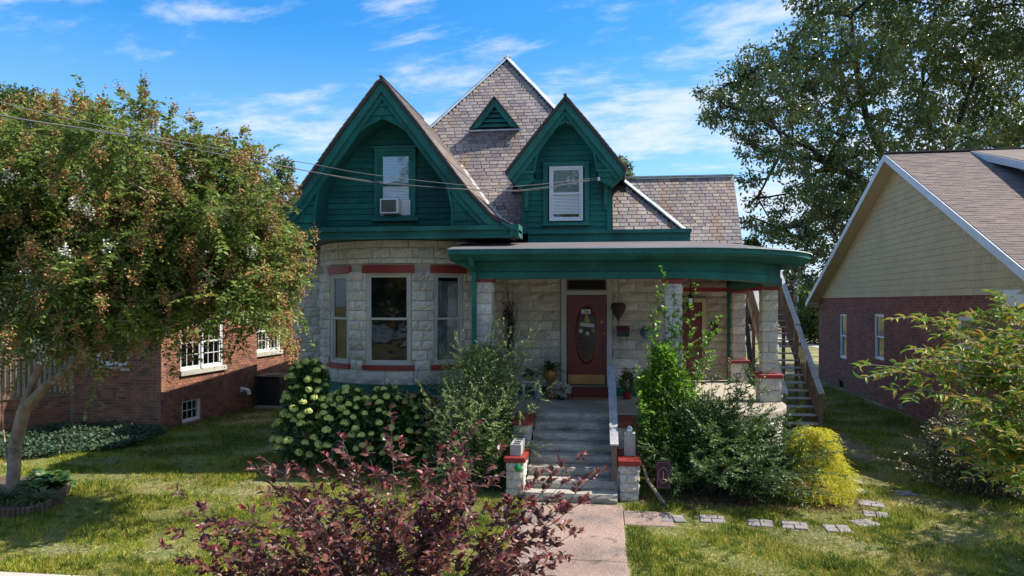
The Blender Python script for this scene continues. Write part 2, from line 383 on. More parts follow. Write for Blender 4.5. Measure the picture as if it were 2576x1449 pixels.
M['l_redbush'] = G('bronze_shrub_leaf', [(0.079, 0.1009, 0.0351), (0.1141, 0.0785, 0.0429), (0.0614, 0.1009, 0.0351), (0.158, 0.1121, 0.0585)], 0.2, 0.5)
M['l_ivy'] = G('ivy_leaf', [(0.0392, 0.077, 0.0392), (0.0588, 0.112, 0.0532), (0.0308, 0.0588, 0.035), (0.098, 0.14, 0.07)], 0.15, 0.55, 0.25)
M['l_hosta'] = G('hosta_leaf', [(0.07, 0.16, 0.025), (0.10, 0.20, 0.03), (0.05, 0.12, 0.022)], 0.3, 0.4)
M['l_lily'] = G('striped_strap_leaf', [(0.10, 0.15, 0.05), (0.16, 0.20, 0.08), (0.07, 0.11, 0.035)], 0.3, 0.45)
M['l_dry'] = G('dry_stem', [(0.24, 0.15, 0.065), (0.30, 0.20, 0.09), (0.18, 0.10, 0.05)], 0.1, 0.8)
M['l_fern'] = G('fern_frond', [(0.030, 0.060, 0.018), (0.045, 0.075, 0.022), (0.06, 0.065, 0.03)], 0.2, 0.5)
M['blade'] = mat('grass_blade', [(0.2287, 0.2871, 0.0299), (0.3049, 0.3301, 0.0399), (0.183, 0.2439, 0.0279), (0.4574, 0.3874, 0.0698), (0.2592, 0.3013, 0.0339), (0.6097, 0.4736, 0.1296)], 0.7, (0.55, 0.25), None, trans=0.3, spec=0.2, patch=[(0.42, (0.46, 0.39, 0.15), 0.50, 0.66, (1, 1, 1), 5, 0.6), (1.9, (0.10, 0.17, 0.025), 0.52, 0.66, (1, 1, 1), 4, 0.6)])
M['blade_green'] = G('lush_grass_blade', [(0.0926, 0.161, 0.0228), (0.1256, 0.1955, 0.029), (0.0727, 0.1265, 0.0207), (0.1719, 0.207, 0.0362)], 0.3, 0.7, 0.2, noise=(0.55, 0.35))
def mb_xf(mb, Mx):
    mb.v = [tuple(Mx @ Vector(p)) for p in mb.v]; return mb
def frame_M(org, tx, ty):
    """local x = tangent, y = inward, z = up"""
    x = Vector((tx, ty, 0)).normalized(); y = Vector((-x.y, x.x, 0))
    m = Matrix.Identity(4)
    for i in range(3):
        m[i][0] = x[i]; m[i][1] = y[i]; m[i][2] = (0, 0, 1)[i]; m[i][3] = org[i]
    return m

class Pieces:
    """small solid pieces; the ones that show largest become objects, the rest one joined mesh per parent"""
    def __init__(s, name, rest, material, limit=300):
        s.name, s.rest, s.mat, s.limit = name, rest, material, limit
        s.var = []; s.me = []; s.items = []
    def variant(s, V, F):
        s.var.append((np.array(V, dtype=np.float32), [tuple(f) for f in F]))
        me = bpy.data.meshes.new(s.name); me.from_pydata([tuple(p) for p in V], [], s.var[-1][1]); me.materials.append(s.mat)
        s.me.append(me); return len(s.me) - 1
    def inst(s, Mx, vi, parent, pri=None, mat_=None):
        c = Mx.translation
        if pri is None:
            q = proj(c); pri = (1.0 / q[2]) if (q and -5 < q[0] < 2581 and -5 < q[1] < 1454) else 0
        s.items.append((pri, len(s.items), Mx, vi, None, parent))
    def own(s, V, F, parent, pri=None):
        c = sum((Vector(p) for p in V), Vector()) / len(V)
        if pri is None:
            q = proj(c); pri = (1.0 / q[2]) if (q and -5 < q[0] < 2581 and -5 < q[1] < 1454) else 0
        s.items.append((pri, len(s.items), None, None, (V, F), parent))
    def flush(s):
        it = sorted(s.items, key=lambda a: (-a[0], a[1]))
        rest = {}
        for k, (pri, _, Mx, vi, own, parent) in enumerate(it):
            if k < s.limit and pri > 0:
                if own: np_object(s.name, own[0], [tuple(f) for f in own[1]], s.mat, parent)
                else:
                    o = bpy.data.objects.new(s.name, s.me[vi]); link(o, Mx, parent)
            else:
                R = rest.setdefault(parent.name, [parent, [], [], 0])
                if own: V = np.array([tuple(p) for p in own[0]], dtype=np.float32); F = own[1]
                else:
                    V0, F = s.var[vi]; A = np.array(Mx, dtype=np.float32); V = V0 @ A[:3, :3].T + A[:3, 3]
                R[1].append(V); b = R[3]; R[2] += [tuple(i + b for i in f) for f in F]; R[3] += len(V)
        for nm, (parent, Vs, Fs, _) in rest.items():
            np_object(s.rest, np.concatenate(Vs), Fs, s.mat, parent, kind='stuff')

def rock_variant(nx=4, nz=3, seed=0, mn=0.25):
    r = random.Random(seed); V = []; F = []
    for j in range(nz + 1):
        for i in range(nx + 1):
            rim = i in (0, nx) or j in (0, nz)
            x = i / nx - .5; z = j / nz - .5
            if not rim:
                x += r.uniform(-.06, .06); z += r.uniform(-.08, .08); y = -r.uniform(mn, 1.0)
            else: y = -r.uniform(0, .12)
            V.append((x, y, z))
    for j in range(nz):
        for i in range(nx):
            a = j * (nx + 1) + i; F.append((a, a + 1, a + nx + 2, a + nx + 1))
    rim = [i for i in range(nx + 1)] + [(j + 1) * (nx + 1) - 1 for j in range(1, nz + 1)] + \
          [nz * (nx + 1) + i for i in range(nx - 1, -1, -1)] + [j * (nx + 1) for j in range(nz - 1, 0, -1)]
    b = len(V)
    for k in rim: V.append((V[k][0], 4.0, V[k][2]))
    n = len(rim)
    for k in range(n): F.append((rim[(k + 1) % n], rim[k], b + k, b + (k + 1) % n))
    return V, F
BOXV = [(-.5,-.5,0),(.5,-.5,0),(.5,.5,0),(-.5,.5,0),(-.5,-.5,1),(.5,-.5,1),(.5,.5,1),(-.5,.5,1)]

BLK = Pieces('stone_block', 'stone_blocks', M['stone'], 300)
for k in range(9): BLK.variant(*rock_variant(seed=k))
STEP = Pieces('rock_face', 'rock_faces', M['step_stone'], 20)
SLATE = Pieces('slate', 'slates', M['slate'], 300)
for k in range(6):
    r = random.Random(k); V = [list(p) for p in BOXV]
    for p in V: p[0] += r.uniform(-.02, .02); p[1] += r.uniform(-.03, .03) if p[1] < 0 else 0
    if k > 2:
        V = V  # chipped corner
        for i in (0, 4): V[i][0] += .10; 
    SLATE.variant(V, BOXF)
TBOARD = Pieces('siding_board', 'siding_boards', M['teal'], 300)
TSHIN = Pieces('wall_shingle', 'wall_shingles', M['teal'], 300)

def intervals(L, f, step=0.03):
    n = max(2, int(L / step)); res = []; cur = None
    for i in range(n + 1):
        s = L * i / n
        if f(s):
            if cur is None: cur = s
            last = s
        elif cur is not None:
            if last - cur > 0.05: res.append((cur, last))
            cur = None
    if cur is not None and last - cur > 0.05: res.append((cur, last))
    return res
def cells(a, b, w, off, jit=0.0, rnd=random):
    """split [a,b] into pieces of about w with a running offset"""
    xs = [a]; x = math.floor((a - off) / w) * w + off + w
    while x < b - w * 0.22:
        if x > a + w * 0.22: xs.append(x + rnd.uniform(-jit, jit))
        x += w
    xs.append(b)
    return list(zip(xs[:-1], xs[1:]))

def wall_blocks(parent, fr, L, z0, z1, ch, bw, openings=(), bulge=0.035, joint=0.012, pr=None):
    n = max(1, round((z1 - z0) / ch)); ch = (z1 - z0) / n
    for j in range(n):
        a = z0 + j * ch; zc = a + ch / 2
        for (s0, s1) in intervals(L, lambda s: not any(o[0] < s < o[1] and o[2] < zc < o[3] for o in openings)):
            for (c0, c1) in cells(s0, s1, bw, bw * (0.5 if j % 2 else 0.0) + 0.07 * (j % 3), 0.03):
                w = c1 - c0
                if w < 0.05: continue
                p, t = fr((c0 + c1) / 2)
                Mx = frame_M((p[0], p[1], zc), t[0], t[1]) @ Matrix.Diagonal((w - joint, bulge * random.uniform(.75, 1.25), ch - joint, 1))
                BLK.inst(Mx, random.randrange(9), parent, pr)
def line_fr(p0, p1):
    p0 = Vector(p0); p1 = Vector(p1); t = (p1 - p0).normalized()
    return (lambda s: ((p0 + t * s), t)), (p1 - p0).length
def arc_fr(c, R, a0):
    """angle measured from -Y towards +X; s runs towards +X"""
    def fr(s):
        a = a0 + s / R
        return (c[0] + R * math.sin(a), c[1] - R * math.cos(a)), (math.cos(a), math.sin(a))
    return fr
def wall_slab(name, p0, p1, z0, z1, th, material, parent, back=0.03):
    p0 = Vector(p0); p1 = Vector(p1); t = (p1 - p0).normalized(); n = Vector((-t.y, t.x))
    a = p0 + n * back; b = p1 + n * back; c = p1 + n * (back + th); d = p0 + n * (back + th)
    mb = MB(); mb.prism([(q.x, q.y, z0) for q in (a, b, c, d)], (0, 0, z1 - z0))
    return mb.build(name, material, parent)

def window_unit(parent, Mx, w, h, material, glass, inside='dark', fw=0.06, sash=True, muntin=0, name='window', casing=0.0, sill=0.0, twin=False, label=None, depth=0.08, back=0.09):
    """Mx: origin bottom-centre of the opening on the wall plane; x right, y inward"""
    mb = MB()
    def fr(x0, x1, z0, z1, y0, y1, t):
        mb.box(x0, y0, z0, x0 + t, y1, z1); mb.box(x1 - t, y0, z0, x1, y1, z1)
        mb.box(x0 + t, y0, z0, x1 - t, y1, z0 + t); mb.box(x0 + t, y0, z1 - t, x1 - t, y1, z1)
    fr(-w/2, w/2, 0, h, 0.0, depth, fw)
    if casing:
        c = casing
        mb.box(-w/2 - c, -.03, -.0, -w/2, .05, h + c); mb.box(w/2, -.03, 0, w/2 + c, .05, h + c)
        mb.box(-w/2, -.03, h, w/2, .05, h + c); mb.box(-w/2 - c - .04, -.06, h + c, w/2 + c + .04, .05, h + c + .04)
    o = mb.build if False else None
    mb2 = mb_xf(mb, Mx); win = mb2.build(name, material, parent)
    if label: win['label'] = label
    def sub(nm, mbx, m_): return mb_xf(mbx, Mx).build(nm, m_, win)
    halves = [(-w/2 + fw, w/2 - fw)] if not twin else [(-w/2 + fw, -0.04), (0.04, w/2 - fw)]
    if twin: sub('mullion', MB().box(-.04, -.01, fw, .04, depth, h - fw), material)
    for (x0, x1) in halves:
        z0, z1 = fw, h - fw; zm = z0 + (z1 - z0) * 0.5
        rng_ = [(z0, zm + .02, .045), (zm - .02, z1, .02)] if sash else [(z0, z1, .03)]
        for (a, b, yy) in rng_:
            s = MB(); t = 0.045 if sash else 0.03
            s.box(x0, yy, a, x0 + t, yy + .03, b); s.box(x1 - t, yy, a, x1, yy + .03, b)
            s.box(x0 + t, yy, a, x1 - t, yy + .03, a + t); s.box(x0 + t, yy, b - t, x1 - t, yy + .03, b)
            sub('sash', s, material)
            if muntin:
                g = MB()
                for k in range(1, muntin):
                    xx = x0 + t + (x1 - x0 - 2 * t) * k / muntin; g.box(xx - .009, yy + .006, a + t, xx + .009, yy + .024, b - t)
                zz_ = (a + b) / 2; g.box(x0 + t, yy + .004, zz_ - .009, x1 - t, yy + .022, zz_ + .009)
                sub('muntin', g, material)
            p = MB(); p.add([(x0 + t, yy + .018, a + t), (x1 - t, yy + .018, a + t), (x1 - t, yy + .018, b - t), (x0 + t, yy + .018, b - t)], [(0, 1, 2, 3)])
            sub('pane', p, glass)
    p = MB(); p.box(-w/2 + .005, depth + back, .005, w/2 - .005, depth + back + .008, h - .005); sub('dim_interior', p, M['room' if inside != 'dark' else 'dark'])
    if inside == 'curtain':
        V = []; Fc = []; n = 28
        for i in range(n + 1):
            x = -w/2 + fw + (w - 2*fw) * i / n; y = depth + .04 + .022 * math.sin(i * 1.9) + .01 * math.sin(i * 0.7)
            V += [(x, y, fw), (x, y, (h - fw) * .94)]
        for i in range(n): Fc.append((2*i, 2*i+2, 2*i+3, 2*i+1))
        c = MB(); c.add(V, Fc); sub('curtain', c, M['curtain'])
    if inside.startswith('blind'):
        frac = float(inside[5:] or 1.0); c = MB(); z = h - fw - .02; zb = fw + (h - 2*fw) * (1 - frac)
        while z > zb:
            c.box(-w/2 + fw + .01, depth + .018, z - .024, w/2 - fw - .01, depth + .03, z); z -= .033
        sub('blind', c, M['blind'])
    if sill:
        s = MB(); s.box(-w/2 - sill, -.09, -.10, w/2 + sill, .06, 0); sub('sill', s, M['stone'] if material is M['white_warm'] else material)
    return win

# ------------------------------------------------------------ ground
lawn_mat = mat('lawn_soil_and_thatch', [(0.14, 0.145, 0.05)], 0.95, (0.55, 0.25), (22, 0.5), bump=(45, 0.8, 0.03),
               patch=[(0.42, (0.36, 0.26, 0.13), 0.50, 0.64), (3.5, (0.10, 0.13, 0.03), 0.50, 0.66), (12, (0.38, 0.30, 0.14), 0.54, 0.68)])
def ground_z(x, y):
    return 0.0
mb = MB()
xs = [-400, -60, -20, -10, 0, 10, 20, 60, 400]; ys = [-30, 0, 8, 16, 24, 40, 80, 400, 900]
for x in xs:
    for y in ys: mb.v.append((x, y, 0))
n_ = len(ys)
for i in range(len(xs) - 1):
    for j in range(n_ - 1): mb.f.append((i*n_+j, (i+1)*n_+j, (i+1)*n_+j+1, i*n_+j+1))
o = mb.build('ground', lawn_mat, kind='structure')

# front walkway: three slabs with open joints and a side spur
wk = bpy.data.objects.new('walkway', None); link(wk, Matrix.Translation((-.49, 10, 0))); wk['kind'] = 'structure'
for k, (a, b) in enumerate([(6.0, 7.75), (8.10, 9.39), (9.41, 12.02)]):
    m_ = MB(); m_.box(-1.28, a, -.05, .30, b, .025); bevel(m_.build('slab', M['walk'], wk), .012)
m_ = MB(); m_.box(.31, 11.02, -.05, 1.06, 11.75, .018); bevel(m_.build('slab', M['walk'], wk), .012)
sw = bpy.data.objects.new('pavement', None); link(sw, Matrix.Translation((0, 7.2, 0))); sw['kind'] = 'structure'
for k in range(-9, 8):
    x0 = -.5 + k * 1.5
    m_ = MB(); m_.box(x0 + .008, 6.6, -.05, x0 + 1.492, 8.08, .03); bevel(m_.build('slab', M['sidewalk'], sw), .012)

# ------------------------------------------------------------ MAIN HOUSE
house = thing('stone_house', 'two storey house of pale rock faced stone with teal pointed gables and slate roof', 'house', (-2.5, 18, 0))
TEAL, TRIM = M['teal'], M['teal_trim']
# --- bay
BC, BR = (-4.60, 17.10), 2.20
A0 = math.radians(-82); A1 = math.radians(88)
bay_w = MB(); ri = BR - .035
wins_b = [(-35.0, .66), (0.0, .98), (35.0, .66)]
cuts = sorted(set([A0 + (A1 - A0) * i / 30 for i in range(31)] + [math.radians(d) + s_ * (w / 2) / BR for d, w in wins_b for s_ in (-1, 1)]))
for a_, b_ in zip(cuts[:-1], cuts[1:]):
    mid = (a_ + b_) / 2; hit = any(abs(mid - math.radians(d)) < w / 2 / BR for d, w in wins_b)
    for (z0, z1) in ([(0, 2.04), (4.02, 4.72)] if hit else [(0, 4.72)]):
        V = [(BC[0] + r_ * math.sin(t), BC[1] - r_ * math.cos(t), z) for t in (a_, b_) for r_ in (ri, ri - .10) for z in (z0, z1)]
        bay_w.add(V, [(0, 4, 5, 1), (2, 3, 7, 6), (1, 5, 7, 3), (2, 6, 4, 0), (0, 1, 3, 2), (4, 6, 7, 5)])
bay = bay_w.build('bay_wall', M['stone_joint'], house, smooth=False)
fr = arc_fr(BC, BR, A0)
def sa(deg): return BR * (math.radians(deg) - A0)
ZS, ZT = 2.06, 4.02       # window opening
bay_win = [(-35.0, .66, ZS), (0.0, .98, ZS), (35.0, .66, ZS)]
op = []
for (dg, w, zs) in bay_win:
    op.append((sa(dg) - w/2 - .01, sa(dg) + w/2 + .01, ZS - .02, ZT))
    op.append((sa(dg) - w/2 - .10, sa(dg) + w/2 + .10, ZT, ZT + .19))     # lintel
    op.append((sa(dg) - w/2 - .09, sa(dg) + w/2 + .09, ZS - .15, ZS - .02))  # sill
L = BR * (A1 - A0)
wall_blocks(bay, fr, L, 1.62, 1.93, .31, .62, op, .045)
wall_blocks(bay, fr, L, 1.93, 4.06, .2130, .34, op, .055)
wall_blocks(bay, fr, L, 4.22, 4.34, .12, .30, [], .02)
wall_blocks(bay, fr, L, 4.34, 4.56, .22, .46, [], .05)
wall_blocks(bay, fr, L, 4.56, 4.72, .16, .60, [], .012)
wall_blocks(bay, fr, L, .1, 1.38, .32, .5, [], .05)
for k, (dg, w, zs) in enumerate(bay_win):
    a = math.radians(dg)
    for nm, dz0, dz1, ex, rr in (('lintel', ZT, ZT + .17, .09, .05), ('sill', ZS - .13, ZS - .03, .08, .07)):
        mbx = MB(); V = []; Fq = []; m_ = 6; half = (w / 2 + ex) / BR
        for i in range(m_ + 1):
            t = a - half + 2 * half * i / m_
            for r_ in (BR + rr - .02, BR - .13):
                for z in (dz0, dz1): V.append((BC[0] + r_ * math.sin(t), BC[1] - r_ * math.cos(t), z))
        for i in range(m_):
            b = i * 4; c = b + 4
            Fq += [(b, c, c + 1, b + 1), (b + 1, c + 1, c + 3, b + 3), (b + 2, c + 2, c, b), (b + 2, b + 3, c + 3, c + 2)]
        Fq += [(0, 1, 3, 2), (m_*4, m_*4+2, m_*4+3, m_*4+1)]
        mbx.add(V, Fq); mbx.build(nm, M['red'], house)
    chord = BR * math.cos(w / 2 / BR) - .02
    org = (BC[0] + chord * math.sin(a), BC[1] - chord * math.cos(a), ZS - .02)
    # masonry reveal slabs stop the gap behind the stones
    window_unit(house, frame_M(org, math.cos(a), math.sin(a)), w, ZT - ZS + .02, M['white_warm'], M['glass'], 'curtain' if k == 2 else ('dark' if k == 1 else 'room'), fw=.05, casing=0)
# teal water-table band at the foot of the bay and porch wall
def arc_band(name, c, R, a0, a1, z0, z1, th, material, parent, n=24):
    mbx = MB(); V = []; Fq = []
    for i in range(n + 1):
        t = a0 + (a1 - a0) * i / n
        for r_ in (R, R - th):
            for z in (z0, z1): V.append((c[0] + r_ * math.sin(t), c[1] - r_ * math.cos(t), z))
    for i in range(n):
        b = i * 4; d = b + 4
        Fq += [(b, d, d + 1, b + 1), (b + 1, d + 1, d + 3, b + 3), (b + 2, d + 2, d, b), (b + 2, b + 3, d + 3, d + 2)]
    Fq += [(0, 1, 3, 2), (n*4, n*4+2, n*4+3, n*4+1)]
    mbx.add(V, Fq); return mbx.build(name, material, parent)
arc_band('water_table', BC, BR + .03, A0, A1, 1.40, 1.60, .2, TRIM, house)

# --- porch wall with the front door, wing wall, left body wall
pw = wall_slab('porch_wall', (-2.42, 16.9), (1.6, 16.9), 0, 4.75, .15, M['stone_joint'], house)
frw, Lw = line_fr((-2.42, 16.9), (1.6, 16.9))
DX0, DX1 = -.86, .06
opn = [(DX0 - .12 + 2.42, DX1 + .12 + 2.42, 1.2, 3.98)]
wall_blocks(pw, frw, Lw, 1.40, 4.06, .222, .62, opn, .065)
for a_, b_ in ((-2.42, DX0 - .12), (DX1 + .12, 1.6)): MB().box(a_, 16.87, 1.2, b_, 17.0, 1.38).build('water_table', TRIM, house)
ww = wall_slab('wing_wall', (1.6, 20.9), (3.6, 20.9), 0, 4.4, .15, M['stone_joint'], house)
frw, Lw = line_fr((1.6, 20.9), (3.6, 20.9))
wall_blocks(ww, frw, Lw, 1.2, 4.2, .222, .5, [(.15, 1.26, 1.2, 3.5)], .05)
wr = wall_slab('wing_wall', (1.6, 17.04), (1.6, 20.9), 0, 4.4, .15, M['stone_joint'], house, back=0.0)
wr2 = wall_slab('wing_wall', (3.6, 20.9), (3.6, 25.5), 0, 4.5, .15, M['stone_joint'], house)
frw, Lw = line_fr((3.6, 20.9), (3.6, 25.5)); wall_blocks(wr2, frw, Lw, 0, 4.4, .222, .5, [], .05)
bl = wall_slab('front_wall', (-7.9, 17.5), (-6.6, 17.5), 0, 4.72, .15, M['stone_joint'], house)
frw, Lw = line_fr((-7.9, 17.5), (-6.55, 17.5)); wall_blocks(bl, frw, Lw, .1, 4.6, .222, .45, [], .05)
bs = wall_slab('side_wall', (-7.9, 26.0), (-7.9, 17.5), 0, 4.72, .15, M['stone_joint'], house, back=0.0)
frw, Lw = line_fr((-7.9, 26.0), (-7.9, 17.5)); 
rear = wall_slab('rear_wall', (3.6, 25.6), (-7.9, 26.1), 0, 4.6, .15, M['stone_joint'], house, back=0.0)

# --- roofs
HP = (-2.77, 20.5); HZ = 10.4; HY, HX = 4.1, 4.53; KT, KZ, EZ = .707, 6.34, 5.0
def prof(t): return HZ + (KZ - HZ) * t / KT if t < KT else KZ + (EZ - KZ) * (t - KT) / (1 - KT)
def hipz(x, y):
    t = max((HP[1] - y) / HY, abs(x - HP[0]) / HX)
    return prof(t) if t <= 1.0 else -9
GCX, GY, GZP = -4.58, 14.5, 7.96
RK = [(0, 0), (1.08, .865), (1.70, 1.33), (2.37, 1.84), (2.86, 2.30), (3.08, 2.72)]
AR = [(.74, 0), (.82, .20), (.93, .38), (1.13, .62), (1.38, .87), (1.64, 1.08), (1.90, 1.24), (2.20, 1.37), (2.62, 1.46), (3.30, 1.475)]
DCX, DY, DZP = -.85, 16.0, 7.88
RK2 = [(0, 0), (.85, .70), (1.65, 1.33)]
AR2 = [(.49, 0), (.53, .10), (.62, .25), (.74, .38), (.90, .50), (1.12, .59), (1.36, .65), (1.62, .685), (1.72, .69)]
def hw(P, d): return float(np.interp(d, [p[0] for p in P], [p[1] for p in P]))
def dzof(P, w): return float(np.interp(abs(w), [p[1] for p in P], [p[0] for p in P]))
def gabz(x): return GZP - dzof(RK, x - GCX) if abs(x - GCX) <= 2.72 else -9
def dorz(x): return DZP - dzof(RK2, x - DCX) if abs(x - DCX) <= 1.33 else -9

hx0, hx1 = HP[0] - HX, HP[0] + HX; yb = 25.9
rm = MB()
def ring(t, y_extra=0):
    return [(HP[0] - HX * t, HP[1] - HY * t, prof(t)), (HP[0] + HX * t, HP[1] - HY * t, prof(t))]
fa, fb = ring(1.0); ka, kb = ring(KT); top = (HP[0], HP[1], HZ)
topb = (HP[0], 23.0, HZ)
rm.add([fa, fb, kb, ka, top], [(0, 1, 2, 3), (3, 2, 4)])
rm.add([fb, (fb[0], yb, EZ), (kb[0], yb, KZ), kb, (HP[0], yb, HZ), top], [(0, 1, 2, 3), (3, 2, 4, 5)])
rm.add([fa, (fa[0], yb, EZ), (ka[0], yb, KZ), ka, (HP[0], yb, HZ), top], [(1, 0, 3, 2), (2, 3, 5, 4)])
rm.add([(fa[0], yb, EZ), (fb[0], yb, EZ), (kb[0], yb, KZ), (HP[0], yb, HZ), (ka[0], yb, KZ)], [(1, 0, 4, 3, 2)])
roof = rm.build('roof', M['slate_under'], house)
def slates(parent, P0, U, Wd, lu, lw, test, expo=.130, wid=.215, th=.016):
    P0 = Vector(P0); U = Vector(U).normalized(); Wd = Vector(Wd).normalized(); Nn = U.cross(Wd).normalized()
    nrow = int(lw / expo)
    for j in range(nrow + 1):
        w0 = j * expo
        f = lambda s: test(P0 + U * s + Wd * (w0 + expo * .5))
        for (a, b) in intervals(lu, f, .04):
            for (c0, c1) in cells(a, b, wid, wid * .5 * (j % 2) + .03 * (j % 5), .022):
                c = P0 + U * ((c0 + c1) / 2) + Wd * (w0 + expo * .55) + Nn * .016
                tilt = .075
                Wt = (Wd - Nn * tilt).normalized(); Nt = U.cross(Wt)
                rt = random.uniform(-.012, .012)
                Ur = (U + Wt * rt).normalized(); Wr = Nt.cross(Ur)
                m_ = Matrix.Identity(4)
                for i in range(3):
                    m_[i][0] = Ur[i] * (c1 - c0 - .013); m_[i][1] = Wr[i] * (expo * 1.16); m_[i][2] = Nt[i] * th; m_[i][3] = c[i]
                SLATE.inst(m_, random.choice((0, 1, 2, 0, 1, 2, 3, 4)), parent)
def t_main(p):
    x, y = p.x, p.y
    t = (HP[1] - y) / HY
    if abs(x - HP[0]) > HX * t - .05: return False
    z = hipz(x, y)
    if y > 14.2 and gabz(x) > z - .02: return False
    if y > 16.2 and dorz(x) > z and abs(x - DCX) < 1.03: return False
    if abs(x - DCX) < 1.03 and z < 6.4: return False
    if abs(x - DCX) >= 1.03 and dorz(x) > z and z > 6.0 : return False
    return True
slates(roof, (hx0, HP[1] - HY * 1.0, EZ), (1, 0, 0), (0, HY * (1 - KT), KZ - EZ), 2 * HX, math.hypot(HY * (1 - KT), KZ - EZ), t_main)
slates(roof, (hx0, HP[1] - HY * KT, KZ), (1, 0, 0), (0, HY * KT, HZ - KZ), 2 * HX, math.hypot(HY * KT, HZ - KZ), t_main)
# hip caps in lapped metal lengths
def caps(a, b, n, w=.17):
    a = Vector(a); b = Vector(b)
    for i in range(n):
        p = a.lerp(b, i / n); q = a.lerp(b, (i + 1.03) / n)
        m_ = MB(); m_.beam(p + Vector((0, -.02, .045 + .01 * (i % 2))), q + Vector((0, -.02, .045)), w, .03); m_.build('hip_cap', M['metal_cap'], house)
up = lambda p: Vector(p)
caps(top, kb, 4); caps(kb, fb, 2); caps(top, ka, 4)
m_ = MB(); m_.lathe((top[0], top[1], HZ + .03), [(.05, 0), (.06, .03), (.03, .07), (.01, .09)], 10); m_.build('finial', M['metal_cap'], house)
m_ = MB(); m_.beam((top[0], top[1], HZ + .05), (top[0], yb, HZ + .05), .2, .04); m_.build('ridge_cap', M['metal_cap'], house)

